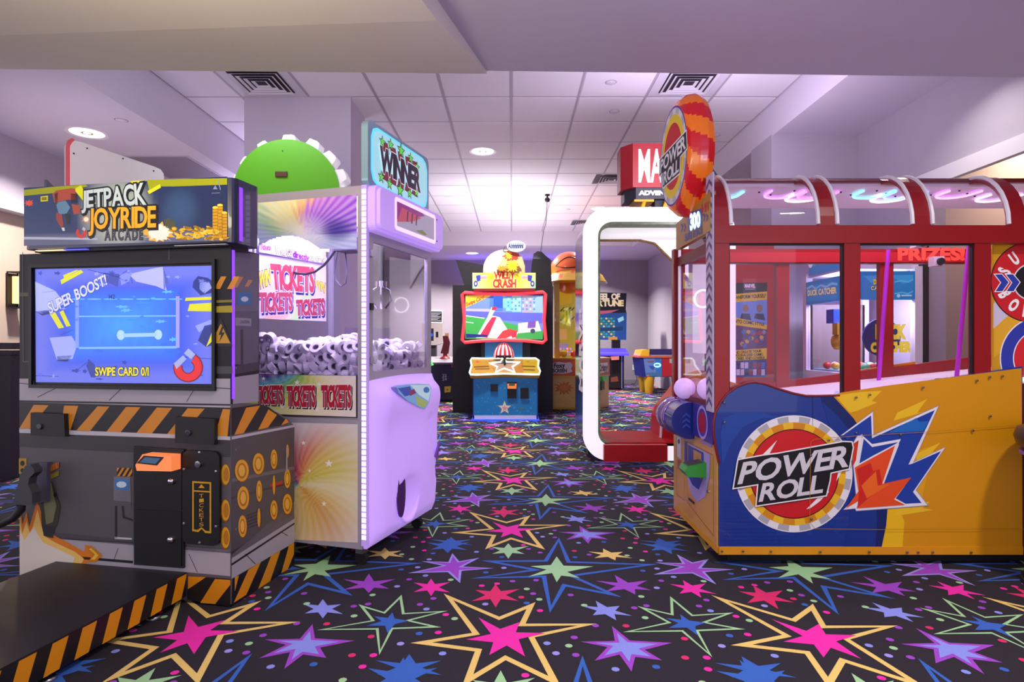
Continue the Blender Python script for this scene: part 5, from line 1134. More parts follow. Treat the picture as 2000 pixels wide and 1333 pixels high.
for pts in ([(160,420),(436,398),(436,470),(160,492)], [(160,622),(436,690),(432,728),(160,690)], [(160,908),(434,890),(432,985),(160,1000)]): Pz.poly(pts, '#d8b41c', 1)
Pz.text('TRANSFORM YOURSELF', [(130,438),(425,418),(425,450),(130,465)], '#1a1410', 2, .028); Pz.text('INTO COMIC STYLE', [(150,640),(410,672),(410,695),(150,668)], '#1a1410', 2, .028)
for i, t in enumerate(('AND CREATE YOUR', 'PERSONALIZED COMIC', 'STORIES AND COVERS!')): Pz.text(t, [(140,918+i*27),(385+i*14,905+i*29),(385+i*14,925+i*29),(140,940+i*27)], '#1a1410', 2, .028)
Pz.poly([(160,492),(436,470),(436,690),(160,622)], '#6a8ad0', 1); Pz.poly([(160,690),(432,728),(434,890),(160,908)], '#5a3a6a', 1); Pz.poly([(160,1005),(432,990),(430,1140),(160,1140)], '#2a3a86', 1)
R = random.Random(8)
for i in range(16): Pz.burst((R.uniform(185, 410), R.uniform(745, 870)), 24, 24, R.choice(['#b0303a', '#3a6ab8', '#5a8a4a', '#d0a040', '#8a8aa0']), 2+i % 3, 7, .6, i)
for i in range(14): Pz.poly([(170+(i % 7)*36, 1015+(i//7)*60), (200+(i % 7)*36, 1013+(i//7)*60), (200+(i % 7)*36, 1065+(i//7)*60), (170+(i % 7)*36, 1066+(i//7)*60)], R.choice(['#4a6ab0', '#8a3a4a', '#c8b8d0', '#2a2a5a']), 2)
for x in (250, 370):      # two dark silhouettes of guests' portraits
    Pz.ell((x, 545), 26, 34, '#8a6a5a', 2, 16); Pz.poly([(x-48,632),(x-35,590),(x+35,592),(x+50,650)], '#2a3050', 2)
Pz.build('poster', pb)
# topper
tx0 = at(1236, 300, 5.45).x-.62; b = MB(); zA, zB = at(0, 366, 5.45).z, at(0, 280, 5.45).z
pts = [(tx0, .22, 0), (tx0-.09, .34, 0), (tx0-.09, .52, 0), (tx0+.66, .52, 0), (tx0+.66, .34, 0), (tx0+.66, .22, 0)]
b.prism([(p[0], p[1], zA) for p in pts], (0, 0, zB-zA), mat('#8c0c1a', .35)); tpo = b.build('topper', pb)
TF_ = Face(pb, (0, .22, 0), (1, 0, 0), (0, 0, 1)); tt = Print(TF_, base=.002, e=.5)
gs, wd_ = text_polys('MARVEL', .028, .09)
for vs_, fs_ in gs: tt.add([TF_.p3((tx0+.055+x/wd_*.56, zA+.055+y*(zB-zA-.12)), tt.h(1)) for x, y in vs_], fs_, tt.M('#f6f2fa', .45))
tt.build('topper_lettering', tpo)
b = MB(); zC = at(0, 388, 5.45).z; b.prism([(p[0]*.92+tx0*.08+.03, p[1]+.01, zC) for p in pts], (0, 0, zA-zC), mat('#1a1c26', .4)); spo = b.build('sub_sign', pb)
t2 = Print(Face(pb, (0, .23, 0), (1, 0, 0), (0, 0, 1)), base=.002, e=.4)
gs, wd_ = text_polys('ADVENTURE LAB', .055, .06)
for vs_, fs_ in gs: t2.add([t2.F.p3((tx0+.06+x/wd_*.54, zC+.035+y*(zA-zC-.065)), t2.h(1)) for x, y in vs_], fs_, t2.M('#f2eef6', .5))
t2.build('sub_lettering', spo)
YL = mat('#d8a818', .35, coat=.3)
for x in (tx0+.14, tx0+.34, tx0+.54): b = MB(); b.tube([(x, .34, zC+.01), (x-.03, .26, zC-.03), (x-.05, .22, zC-.08), (x-.07, .22, z1-.01)], .02, YL, 8); b.build('bracket', pb)
b = MB(); b.box((tx0+.22, .30, z1-.02), (tx0+.62, .44, zC+.01), mat('#22262e', .5)); b.box((tx0+.02, .25, zC-.02), (tx0+.2, .5, zC), YL); b.build('topper_post', pb)
# ------------------------------------------------------------------ teal stunt-game cabinet in the middle distance
wc = thing('stunt_game_cabinet', 'teal blue arcade cabinet with red-framed screen, star-lit controls and domed marquee', 'arcade machine', (-.09, 8.08, 0))
KB = cs(.3, 820, 440); KM = cs(.15, 880, 460); KL = cs(.12753, 900, 660)
WF = Face(wc, (0, 0, 0), (1, 0, 0), (0, 0, 1)); bl, br_ = WF.px(925, 800)[0], WF.px(1049, 800)[0]; bt = WF.px(985, 738)[1]
TEAL = mat('#1478b8', .4, 0, .05, noise=.08); b = MB(); b.box((bl, 0, .07), (br_, .75, bt), TEAL); b.build('base', wc)
b = MB(); b.box((bl+.01, -.004, .02), (br_-.01, .74, .07), mat('#d8d2e2', .4)); b.build('kick_plate', wc)
b = MB(); b.box((bl-.03, -.03, 0), (br_+.03, .78, .02), glow('#3a5cff', .6)); b.build('floor_glow_strip', wc)
b = MB(); b.box((bl-.012, .0, .02), (bl, .74, bt+.05), mat('#1c2a8a', .3)); b.build('edge_panel', wc); b = MB(); b.box((br_, .0, .02), (br_+.012, .74, bt+.05), mat('#1c2a8a', .3)); b.build('edge_panel', wc)
A = Print(WF, conv=KL); R = random.Random(4)
for i in range(60): A.star((R.uniform(215, 1145), R.uniform(640, 1180)), R.uniform(9, 17), '#4aa4e0', 0, 5, .45)
A.star((670, 1075), 112, '#d8c070', 1); A.star((670, 1075), 98, '#e8e4d0', 2); A.star((672, 1082), 52, '#d8a0a8', 3)
A.poly([(895,1070),(930,1048),(968,1060),(960,1100),(910,1108)], '#4a7a8a', 1); A.build('front_print', wc)
for pts, nm in (([(455,712),(567,712),(567,822),(455,822)], 'coin_slot'), ([(712,778),(852,778),(852,930),(712,930)], 'ticket_slot'), ([(912,770),(1038,770),(1038,932),(912,932)], 'coin_slot')): facebox(WF, [KL(*p) for p in pts], .001, .014, BLACK, nm, wc)
o_ = facebox(WF, [KL(*p) for p in ((708,682),(858,682),(858,782),(708,782))], .001, .03, BLACK, 'card_reader', wc, label='orange card reader')
rp = Print(Face(wc, (0, -.03, 0), (1, 0, 0), (0, 0, 1)), e=.5, conv=KL); rp.poly([(712,704),(854,704),(850,782),(716,782)], '#f0803a', 0); rp.poly([(735,706),(830,706),(825,738),(740,738)], '#2a4a3a', 1); rp.build('reader_display', o_)
# tilted control deck
po = Vector((0, -.10, WF.px(985, 737)[1]-.0)); pv = Vector((0, .36, .17))
CF_ = Face(wc, po, (1, 0, 0), pv)
od = [CF_.px(*KL(*p)) for p in ((165,322),(420,325),(660,318),(920,322),(1150,322),(1195,355),(1185,440),(1215,520),(1200,570),(1100,570),(660,556),(250,575),(150,572),(135,540),(165,430),(150,355))]
b = MB(); b.prism([CF_.p3(u) for u in od], -CF_.n*.05, mat('#c08a2c', .4)); dko = b.build('control_deck', wc)
b = MB(); b.tube([CF_.p3(u, .006) for u in od], .012, glow('#d8ffe8', 1.5), 8, True); b.build('deck_light', dko)
Dk = Print(CF_, base=.001, e=.1, conv=KL)
Dk.puv(od, '#8f6018', 0); Dk.poly([(180,330),(420,335),(520,550),(170,560)], '#9a7420', 1); Dk.poly([(950,330),(1180,335),(1190,560),(960,555)], '#98801c', 1)
stp = [(655,310),(700,380),(905,385),(790,455),(830,540),(665,480),(530,540),(560,455),(440,400),(610,380)]
Dk.poly(stp, '#8a7060', 2)
for q in ([(200,440),(430,430),(430,452),(200,462)], [(220,475),(440,470),(440,490),(220,492)], [(940,430),(1140,435),(1140,455),(940,450)], [(955,480),(1135,490),(1135,510),(960,500)]): Dk.poly(q, '#5a3a18', 2)
Dk.poly([(220,360),(270,350),(290,380),(230,385)], '#c04a1c', 2); Dk.poly([(1005,360),(1060,350),(1050,378),(1010,380)], '#a05a1c', 2); Dk.build('deck_print', dko)
b = MB(); b.tube([CF_.p3(CF_.px(*KL(*p)), .010) for p in stp], .011, glow('#e4fff0', 1.5), 8, True); b.build('star_light', dko)
p = CF_.p3(CF_.px(*KL(672, 425))); b = MB(); b.cyl(tuple(p), tuple(p+Vector((0, .02, .10))), .014, BLACK, 12); b.ball(tuple(p+Vector((0, .02, .11))), .024, BLACK, 14); b.build('joystick', wc)
# pedestal with striped bonnet
bk = .42; PB = Face(wc, (0, bk, 0), (1, 0, 0), (0, 0, 1)); a0, a1 = PB.px(*KL(370, 300))[0], PB.px(*KL(945, 300))[0]
b = MB(); b.box((a0, bk, bt), (a1, bk+.3, PB.px(985, 668)[1]), mat('#2c86d0', .4, 0, .08)); b.build('pedestal', wc)
c0 = PB.px(*KL(660, 310)); rb = PB.px(*KL(825, 310))[0]-c0[0]
RW = [mat('#c81830', .4, 0, .1), mat('#f0dce4', .4, 0, .12)]
b = MB(); n = 14
for i in range(n):
    a = math.pi*i/n; e_ = math.pi*(i+1)/n; P = []
    for k in range(7):
        t = math.pi/2*k/6*.92; P.append((rb*math.cos(t)*1.0, .22*math.sin(t)))
    vs = [(c0[0]+r*math.cos(x), bk-.02-r*.8*math.sin(x), c0[1]+z) for x in (a, e_) for r, z in P]
    b.add(vs, [(k, k+1, 8+k, 7+k) for k in range(6)], RW[i % 2], True)
b.build('striped_bonnet', wc)
b = MB(); b.box((c0[0]-rb*.7, bk-.19, c0[1]+.01), (c0[0]+rb*.7, bk-.16, c0[1]+.04), BLACK); b.build('bonnet_visor', wc)
# screen with neon border
sk = .35; SF2 = Face(wc, (0, sk, 0), (1, 0, 0), (0, 0, 1))
q = [(200,780),(1200,785),(1200,1335),(190,1335)]
fo = [SF2.px(*KB(*p)) for p in ((292,440),(420,448),(550,450),(680,446),(800,436),(818,450),(812,560),(808,620),(815,700),(820,748),(800,765),(680,752),(550,748),(420,752),(292,764),(276,748),(284,680),(290,610),(284,540),(276,452))]
b = MB(); b.prism([SF2.p3(u) for u in fo], (0, .12, 0), mat('#2a0810', .4)); sco = b.build('screen_housing', wc)
b = MB(); b.tube([SF2.p3(u, .01) for u in fo], .024, mat('#ff3a48', .4, 0, 1.0), 10, True); b.build('screen_light', sco, label='glowing red neon border')
S = Print(SF2, base=.004, e=.38, rough=.25, conv=KB)
S.poly([(297,458),(802,458),(800,745),(297,740)], '#6a86e0', 0)
S.poly([(297,458),(470,458),(297,540)], '#e0c030', 2); S.text('Swipe Card', [(300,505),(415,458),(415,480),(305,530)], '#c02a2a', 3, .028)
for x0, x1, y0, y1, c in ((455,540,458,560,'#4a74d8'), (480,560,458,540,'#7ab0e8'), (560,600,470,560,'#6ad0e0'), (600,660,460,565,'#8ac8c0'), (665,735,458,570,'#a8a0b8'), (735,800,465,570,'#90b8d0'), (300,455,545,580,'#b0a8c8')): S.poly([(x0,y0),(x1,y0),(x1,y1),(x0,y1)], c, 1)
for i in range(8): 
    for j in range(4): S.poly([(570+i*24,475+j*22),(582+i*24,475+j*22),(582+i*24,488+j*22),(570+i*24,488+j*22)], '#5a8ab8' if (i+j) % 3 else '#a8e0c8', 2)
S.poly([(297,560),(802,575),(802,640),(297,600)], '#5a62d0', 2); S.poly([(297,592),(440,605),(630,650),(802,690),(800,745),(297,740)], '#3aa44a', 3); S.line((297,590), (420,607), .012, '#e8ecf6', 4); S.line((297,630), (350,638), .01, '#d8e8e0', 4)
S.poly([(365,735),(440,600),(465,535),(500,535),(470,590),(520,600),(570,680),(640,700),(620,738)], '#f2eef4', 4); S.poly([(385,728),(440,640),(470,600),(500,600),(440,735)], '#d02a4a', 5); S.poly([(500,740),(540,690),(580,675),(640,690),(600,720),(560,738)], '#e23a3a', 5); S.poly([(470,535),(500,530),(500,552),(468,555)], '#d02a4a', 5); S.poly([(590,700),(632,690),(628,730),(600,735)], '#d02a4a', 6)
S.poly([(640,640),(770,625),(790,690),(640,705)], '#e8e4f0', 5); S.poly([(705,630),(755,625),(752,668),(700,672)], '#7a4ab0', 6); S.ell((735,690), 16, 16, '#3a4458', 6, 14)
S.poly([(300,708),(440,714),(438,728),(302,735)], '#1c2a7a', 6); S.build('screen', wc)
# marquee and dome
mk = .30; MQ = Face(wc, (0, mk, 0), (1, 0, 0), (0, 0, 1)); mo = [MQ.px(*KM(*p)) for p in ((285,488),(1108,488),(1108,690),(285,695))]
b = MB(); b.prism([MQ.p3(u) for u in mo], (0, .18, 0), mat('#2a9a8a', .4, 0, .1)); mqo = b.build('marquee', wc)
m = Print(MQ, base=.002, e=.3, conv=KM)
m.grad([(285,488),(1108,488),(1108,690),(285,695)], 20, 5, lambda a, b: mixc(lin('#38b8a8'), lin('#f0dc4a'), min(1, 1.5*max(0, 1-abs(a-.5)*1.7)+.35*b)), 0)
for sx_ in (1, -1):
    f = lambda x: 697+sx_*(x-697)
    m.burst((f(520), 545), 60, 45, '#f0c818', 1, 9, .5, 2); m.poly([(f(380),525),(f(475),522),(f(475),570),(f(380),572)], '#e8dce4', 2); m.poly([(f(380),538),(f(475),536),(f(475),545),(f(380),546)], '#c02a3a', 3); m.poly([(f(380),556),(f(475),555),(f(475),563),(f(380),565)], '#c02a3a', 3); m.poly([(f(330),525),(f(390),515),(f(390),590),(f(345),605)], '#2a3a9a', 3); m.ell((f(328),630), 26, 40, '#3a3a8a', 3, 16); m.ell((f(328),630), 12, 18, '#f0d8e0', 4, 12)
m.text('WILLY', [(570,478),(838,478),(834,560),(566,562)], '#d0341c', 4, .055, '#f4e8c8', .085); m.text('CRASH', [(556,578),(850,578),(850,676),(556,678)], '#d0341c', 4, .055, '#f4e8c8', .085); m.build('marquee_print', mqo)
dm = [(425,488)]+[(697-272*math.cos(math.pi*i/18), 440-255*math.sin(math.pi*i/18)) for i in range(19)]+[(970,488)]
b = MB(); b.prism([MQ.p3(MQ.px(*KM(*p))) for p in dm], (0, .10, 0), mat('#c4baa0', .5)); dmo = b.build('dome_board', wc)
e_ = Print(MQ, base=.004, e=.1, conv=KM); e_.poly([(600,488),(610,420),(660,330),(700,250),(760,180),(830,200),(930,280),(968,400),(968,486)], '#c8a878', 0); e_.burst((800,270), 120, 75, '#b03a24', 1, 12, .7, 4); e_.burst((760,265), 55, 60, '#e8a020', 2, 9, .6, 3); e_.build('dome_print', dmo)
BX_ = Face(wc, (0, mk-.05, 0), (1, 0, 0), (0, 0, 1))
def slab(fc, pts, th, m, nm, par): 
    b = MB(); b.prism([fc.p3(fc.px(*p)) for p in pts], (0, th, 0), m); return b.build(nm, par)
R = random.Random(6)
def bpts(cx, cy, rx, ry, k, inner, K, s): 
    R = random.Random(s); return [K(cx+(1 if i % 2 == 0 else inner)*rx*(.8+.35*R.random())*math.cos(math.pi*i/k), cy+(1 if i % 2 == 0 else inner)*ry*(.8+.35*R.random())*math.sin(math.pi*i/k)) for i in range(2*k)]
slab(BX_, bpts(805, 395, 105, 100, 14, .55, KM, 9), .03, mat('#f0a818', .4, 0, .35), 'explosion', dmo)
slab(BX_, bpts(670, 430, 75, 45, 9, .55, KM, 10), .03, mat('#e07a1c', .4, 0, .3), 'explosion', dmo)
bu = [KM(855+122*math.cos(a), 142+74*math.sin(a)) for a in [2*math.pi*i/24 for i in range(24)]]
bo2 = slab(BX_, bu, .02, mat('#e6e0ec', .4), 'speech_bubble', wc); t = Print(BX_, base=.001, conv=KM); t.text('Ahhhhhh!', [(750,110),(945,110),(945,165),(750,168)], '#2a3a6a', 1, .055); t.build('bubble_lettering', bo2)
b = MB(); b.tube([BX_.p3(BX_.px(*KM(740, 150))), BX_.p3(BX_.px(*KM(700, 150))), MQ.p3(MQ.px(*KM(690, 210)))], .006, STEEL, 6); b.build('bubble_stem', bo2)
b = MB(); b.box((bl+.08, sk+.12, bt), (br_-.08, sk+.30, mo[0][1]), BLACK); b.build('back_column', wc)
b = MB(); b.prism([MQ.p3(u) for u in [MQ.px(*KM(*p)) for p in ((290,690),(1105,690),(1085,730),(310,730))]], (0, .12, 0), RDK); b.build('marquee_foot', wc)
# tall black cabinet right behind it
bt_ = thing('black_cabinet', 'tall plain black cabinet directly behind the teal stunt game', 'arcade machine', (-.15, 9.02, 0))
TF2 = Face(bt_, (0, 0, 0), (1, 0, 0), (0, 0, 1)); b = MB(); b.prism([TF2.p3(TF2.px(*p)) for p in ((884,557),(1080,560),(1080,790),(884,785))], (0, .36, 0), SATIN)
for i, v in enumerate(b.v):
    if v[2] < .3: b.v[i] = (v[0], v[1], 0)
b.build('body', bt_); pf_ = [TF2.p3(TF2.px(*p)) for p in ((890,507),(944,517),(948,558),(906,556))]; b = MB(); b.prism([p+Vector((0, .05, 0)) for p in pf_], (0, .08, 0), mat('#24202a', .4)); b.build('tilted_screen', bt_, label='tilted dark screen back')
b = MB(); b.prism([TF2.p3(TF2.px(*p)) for p in ((1036,560),(1038,520),(1042,496),(1050,491),(1058,492),(1066,500),(1076,508),(1078,560))], (0, .04, 0), SATIN); b.build('topper', bt_)
# ------------------------------------------------------------------ yellow capsule crane with an orange dome
yc_ = thing('yellow_prize_machine', 'yellow prize machine with clear drum, wavy yellow hat and orange dome on top', 'arcade machine', (.97, 9.45, 0))
YM = mat('#d8a81c', .35, coat=.3); YP = mat('#d2b062', .45); YFc = Face(yc_, (0, 0, 0), (1, 0, 0), (0, 0, 1)); KY = cs(.2551, 1040, 480)
x0, x1 = YFc.px(1054, 760)[0], YFc.px(1166, 760)[0]; xr = at(1188, 790, 9.9).x-.97
hexb = [(x0, 0), (x1, 0), (xr, .40), (xr-.1, .9), (x0+.05, .9)]
zt_ = YFc.px(1080, 735)[1]; zs_ = YFc.px(1080, 702)[1]
b = MB(); b.prism([(x, y, .03) for x, y in hexb], (0, 0, zt_-.03), YP); b.build('base', yc_)
b = MB(); b.prism([(x*1.0, y+.015, 0) for x, y in hexb], (0, 0, .03), YM); b.build('plinth', yc_)
b = MB(); b.prism([(x*1.02, y-.02, zt_) for x, y in hexb], (0, 0, zs_-zt_), mat('#c8501c', .4)); bdo = b.build('collar', yc_)
b = MB(); b.prism([(x*1.04, y-.03, zs_) for x, y in hexb], (0, 0, .02), YM); b.prism([(x*1.03, y-.025, zt_-.012) for x, y in hexb], (0, 0, .014), YM); b.build('collar_trim', yc_)
CFc = Face(yc_, (0, -.021, 0), (1, 0, 0), (0, 0, 1)); s = Print(CFc, base=.002, conv=KY)
s.poly([(115,915),(130,895),(160,900),(200,890),(250,898),(290,892),(308,915),(295,945),(308,965),(280,975),(230,982),(180,978),(140,980),(115,960),(125,940)], '#d8d0d8', 0); s.text('Foxy', [(165,905),(245,900),(248,932),(165,938)], '#2a2020', 1, .055); s.text('SCREEN', [(155,945),(262,945),(262,970),(155,972)], '#2a2020', 1, .055); s.build('collar_print', bdo)
e1_ = Vector((xr-x1, .40, 0)).normalized(); RF_ = Face(yc_, (x1*1.02, -.021, 0), tuple(e1_), (0, 0, 1)); s = Print(RF_, base=.004, conv=KY); s.poly([(500,915),(520,900),(575,893),(578,965),(510,980)], '#e0d8dc', 0); s.text('Crispy', [(506,915),(574,905),(574,955),(506,962)], '#3a2a20', 1, .055); s.build('side_print', bdo)
RB_ = Face(yc_, (x1, 0, 0), tuple(e1_), (0, 0, 1)); 
o_ = facebox(RB_, [KY(*p) for p in ((528,1010),(552,1006),(552,1100),(528,1108))], .001, .02, BLACK, 'prize_chute', yc_); o_ = facebox(RB_, [KY(*p) for p in ((530,1003),(577,1000),(577,1030),(545,1040))], .001, .06, mat('#2fae3a', .35, 0, .1), 'card_reader', yc_, label='green card reader')
pr_ = Print(YFc, conv=KY); pr_.burst((240,1090), 85, 60, '#b8601c', 0, 12, .55, 12); pr_.burst((240,1092), 55, 40, '#c87a2a', 1, 10, .6, 2)
for x, y in ((170,1075),(165,1130),(195,1175),(300,1160),(185,1050)): pr_.line((x, y), (x+18, y-8 if y < 1100 else y+10), .012, '#c89a1c', 1)
pr_.build('front_print', yc_)
cx_, cy_, rr = YFc.px(1124, 600)[0]+.04, .42, .42; zg = YFc.px(1124, 557)[1]+.10
b = MB(); b.lathe([(rr-.03, zs_+.02), (rr-.03, zg)], (cx_, cy_, 0), glass('#fffdf2', .7), 36); 
b.f = [f for f in b.f if len(f) == 4]; b.m = b.m[:len(b.f)]; b.sm = b.sm[:len(b.f)]; b.build('clear_drum', yc_, label='clear drum wall')
b = MB(); b.box((x0+.24, .10, zs_), (x0+.32, .18, zg), YM); b.build('post', yc_); b = MB(); b.box((x0+.14, .3, zs_), (x0+.22, .38, zg), SATIN); b.build('post', yc_)
b = MB(); b.box((cx_-.30, .50, zs_+.02), (cx_+.30, .54, zg), mat('#cfc04a', .5, 0, .25)); ivo = b.build('inner_board', yc_)
IV = Print(Face(yc_, (0, .50, 0), (1, 0, 0), (0, 0, 1)), base=.002, e=.3, conv=KY); R = random.Random(9)
IV.poly([(205,340),(240,340),(300,380),(300,440),(205,460)], '#e0b81c', 0)
for i in range(8): x = 210+(i % 4)*26; y = 500+(i//4)*70; IV.poly([(x,y),(x+28,y-28),(x+36,y-24),(x+8,y+6)], '#3a3a2a', 1)
for i in range(16): IV.poly([(205+R.uniform(0,80), 470+R.uniform(0,170))]+[(230+R.uniform(0,80), 470+R.uniform(0,170)) for k in range(2)], R.choice(['#e8e4b0', '#a8b04a', '#d8c840']), 2+i % 2)
for i in range(4):
    for j in range(3): IV.ell((215+i*26, 790+j*22), 8, 8, ['#c060f0', '#4a7af0', '#f07ad0'][(i+j) % 3], 2, 8, 1.2)
IV.poly([(208,640),(262,640),(262,720),(208,720)], '#e8b87a', 1); IV.poly([(205,750),(280,750),(270,785),(205,785)], '#a89ae8', 1); IV.build('board_print', ivo)
for i, (x, y, z) in enumerate(((-.2, .25, .05), (-.05, .2, .05), (.12, .24, .05), (.25, .3, .05), (-.28, .38, .05), (.05, .36, .06))): 
    b = MB(); b.ball((cx_+x, y, zs_+.08), .055, mat(['#e8d23a', '#d83a3a', '#4a7ad8', '#e8d23a', '#d8681c', '#5ab04a'][i], .35), 14); bo = b.build('prize_capsule', yc_)
# hat brim, crown and dome
hb_ = MB(); n = 48; prof = [(.52, 0), (.535, .02), (.50, .06), (.46, .13), (.38, .19), (.33, .20), (0, .20)]
OM, HM = mat('#e8601c', .3, coat=.4), mat('#dca81c', .3, coat=.4); zb2 = YFc.px(1110, 558)[1]+.06; vs = []
for r, h in prof:
    for j in range(n): a = 2*math.pi*j/n; rr_ = r*(1+(.02*math.sin(8*a) if r > .4 else 0)); vs.append((cx_+rr_*math.cos(a), cy_+rr_*math.sin(a), zb2+h))
for i in range(len(prof)-1):
    for j in range(n): hb_.add([vs[i*n+j], vs[i*n+(j+1) % n], vs[(i+1)*n+(j+1) % n], vs[(i+1)*n+j]], [(0, 1, 2, 3)], OM if (1 < i < 4 and (j+2*i) % 5 == 0) else HM, True)
hb_.add(vs[:n], [list(range(n))[::-1]], HM); hb_.build('hat', yc_, label='wavy yellow hat brim')
dx = at(1112, 530, 9.87).x-.97; b = MB(); b.ball((dx, cy_, zb2+.19), .33, OM, 32, (1, 1, 1.05)); dmo = b.build('dome', yc_, label='orange dome with drawn curl')
b = MB(); P = []
for t in range(14):
    a = math.radians(222+t*6.2); e__ = math.radians(14+26*math.sin(math.pi*t/13*.9)); P.append((dx+.335*math.cos(e__)*math.cos(a), cy_+.335*math.cos(e__)*math.sin(a), zb2+.19+.35*math.sin(e__)))
b.tube(P, .008, BLACK, 6); Q = []
for t in range(10): a = math.radians(222+t*8.5); e__ = math.radians(13-6*math.sin(math.pi*t/9)); Q.append((dx+.335*math.cos(e__)*math.cos(a), cy_+.335*math.cos(e__)*math.sin(a), zb2+.19+.35*math.sin(e__)))
b.tube(Q, .008, BLACK, 6); b.build('drawn_curl', dmo, kind='stuff')
# ------------------------------------------------------------------ wheel game by the back wall
wg = thing('wheel_game_cabinet', 'dark blue wheel game with lettered top screen and violet-lit deck by the back wall', 'arcade machine', (2.2, 13.7, 0))
GF2 = Face(wg, (0, 0, 0), (1, 0, 0), (0, 0, 1)); g = lambda x, y: GF2.p3(GF2.px(x, y))
NV = mat('#131a3a', .4); b = MB(); b.prism([g(1120,570), g(1224,573), g(1222,605), g(1224,612), g(1223,664), g(1120,664)], (0, .25, 0), NV); b.build('head', wg)
t = Print(GF2, base=.003, e=.45, conv=KY)
t.poly([(320,362),(712,368),(705,495),(320,495)], '#0f1420', 0); t.text('WHEEL OF', [(420,370),(668,370),(668,412),(420,412)], '#e8dcc0', 1, .055); t.text('FORTUNE', [(420,420),(695,420),(695,462),(420,465)], '#e8d8a8', 1, .055)
t.poly([(420,500),(560,498),(665,490),(600,515),(500,528),(420,525)], '#b05a6a', 1); t.poly([(320,520),(720,515),(718,722),(320,722)], '#1a4a8a', 0)
for i in range(11):
    for j in range(8): t.poly([(425+i*19,552+j*20),(440+i*19,552+j*20),(440+i*19,566+j*20),(425+i*19,566+j*20)], ['#2a8a6a', '#c8c060', '#1a6a7a', '#3aa89a'][(i*3+j*5) % 4] if j not in (4,) else '#0f2a4a', 1)
t.poly([(650,560),(695,540),(700,570),(660,590)], '#8ad0d8', 2); t.poly([(500,640),(690,620),(690,650),(500,660)], '#0f3a5a', 2); t.poly([(580,700),(650,700),(650,722),(580,722)], '#c08a3a', 2); t.build('screen_print', wg)
b = MB(); dz = g(1170, 690).z; a_, c_ = g(1120, 690).x, g(1221, 690).x; b.prism([(a_, -.45, dz-.05), (c_, -.45, dz-.05), (c_, 0, dz+.06), (a_, 0, dz+.06)], (0, 0, .05), glow('#4a3cff', 1.4)); b.build('deck', wg, label='violet lit deck')
b = MB(); b.box((a_+.05, -.30, .03), (g(1214, 700).x, .25, dz-.02), mat('#15121c', .5)); b.build('base', wg); b = MB(); b.box((g(1196,664).x, .02, dz), (g(1212,664).x, .15, g(1200,660).z), BLACK); b.build('neck', wg)
GF3 = Face(wg, (0, -.30, 0), (1, 0, 0), (0, 0, 1)); o_ = facebox(GF3, [(1193,697),(1209,696),(1209,703),(1195,704)], .001, .05, mat('#ff9a7a', .4, 0, .6), 'card_reader', wg, label='glowing card reader'); b = MB(); b.box((GF3.px(1215,700)[0]-.015, -.31, .03), (GF3.px(1215,700)[0], -.28, dz-.03), mat('#8a86d8', .3, 0, .3)); b.build('edge_strip', wg)
t = Print(GF3, conv=KY); t.poly([(600,1010),(650,1000),(660,1040),(600,1045)], '#8a4a3a', 0); t.poly([(605,830),(668,830),(668,980),(605,985)], '#0a090c', 0); t.build('base_print', wg); b = MB(); b.box((a_+.08, -.27, 0), (c_-.2, .2, .03), RUBBER); b.build('plinth', wg)
# ------------------------------------------------------------------ children's table game
kt = thing('child_table_game', 'small yellow, blue and red children\'s table game on fat yellow legs by the wall', 'arcade machine', (2.75, 12.3, 0))
KF = Face(kt, (0, 0, 0), (1, 0, 0), (0, 0, 1)); KX = cs(.0976, 1220, 660); k3 = lambda x, y, h=0: KF.p3(KF.px(*KX(x, y)), h)
xr = k3(295, 400).x+1.25
b = MB(); p = [k3(292,400), k3(345,785), Vector((xr-.07, 0, k3(345,785).z)), Vector((xr, 0, k3(292,400).z))]; b.prism(p, (0, .7, 0), mat('#16247a', .4)); b.build('body', kt)
t = Print(KF, base=.003, e=.1, conv=KX); t.poly([(375,405),(735,405),(745,775),(425,775)], '#5a78b8', 0); t.poly([(600,405),(730,405),(740,775),(640,775)], '#2a6ab8', 1); t.poly([(425,700),(745,690),(745,775),(425,775)], '#3a6a9a', 2); t.ell((655,550), 75, 50, '#8ad8f8', 3, 18, 1.2); t.poly([(605,535),(695,535),(690,558),(610,560)], '#1a3a7a', 4); t.poly([(475,560),(580,565),(600,600),(570,650),(520,620)], '#2a4aa8', 3); t.poly([(430,460),(600,455),(570,500),(470,500)], '#6a5a6a', 3); t.poly([(440,760),(470,740),(500,775),(440,775)], '#d85a3a', 3)
t.poly([(742,400),(1000,390),(1000,770),(752,775)], '#a81426', 0); t.build('side_print', kt)
b = MB(); z1 = k3(292,385).z; b.box((p[0].x-.02, -.02, z1-.015), (xr+.02, .72, z1+.02), mat('#c8602c', .4)); b.build('rim', kt)
b = MB(); b.box((p[0].x+.02, .03, z1+.02), (xr-.02, .67, z1+.03), mat('#8a7a9a', .3)); b.build('play_surface', kt)
b = MB(); q = [k3(312,375), k3(490,375), k3(500,235), k3(350,250)]; b.prism(q, (0, .7, 0), YM); b.build('end_hood', kt, label='yellow end hood'); b = MB(); b.box((k3(505,300).x, .62, z1+.02), (xr-.05, .68, k3(505,232).z), mat('#2a2260', .4)); b.build('back_rail', kt)
for x, y in ((.14, .08), (.14, .60), (.98, .08), (.98, .60)):
    b = MB(); zt2 = k3(345,785).z; xx = p[1].x+x-.03; b.lathe([(.075, 0), (.08, .01), (.115, zt2), (.0, zt2)], (xx+.06, y+.02, 0), YM, 20); b.build('leg', kt)
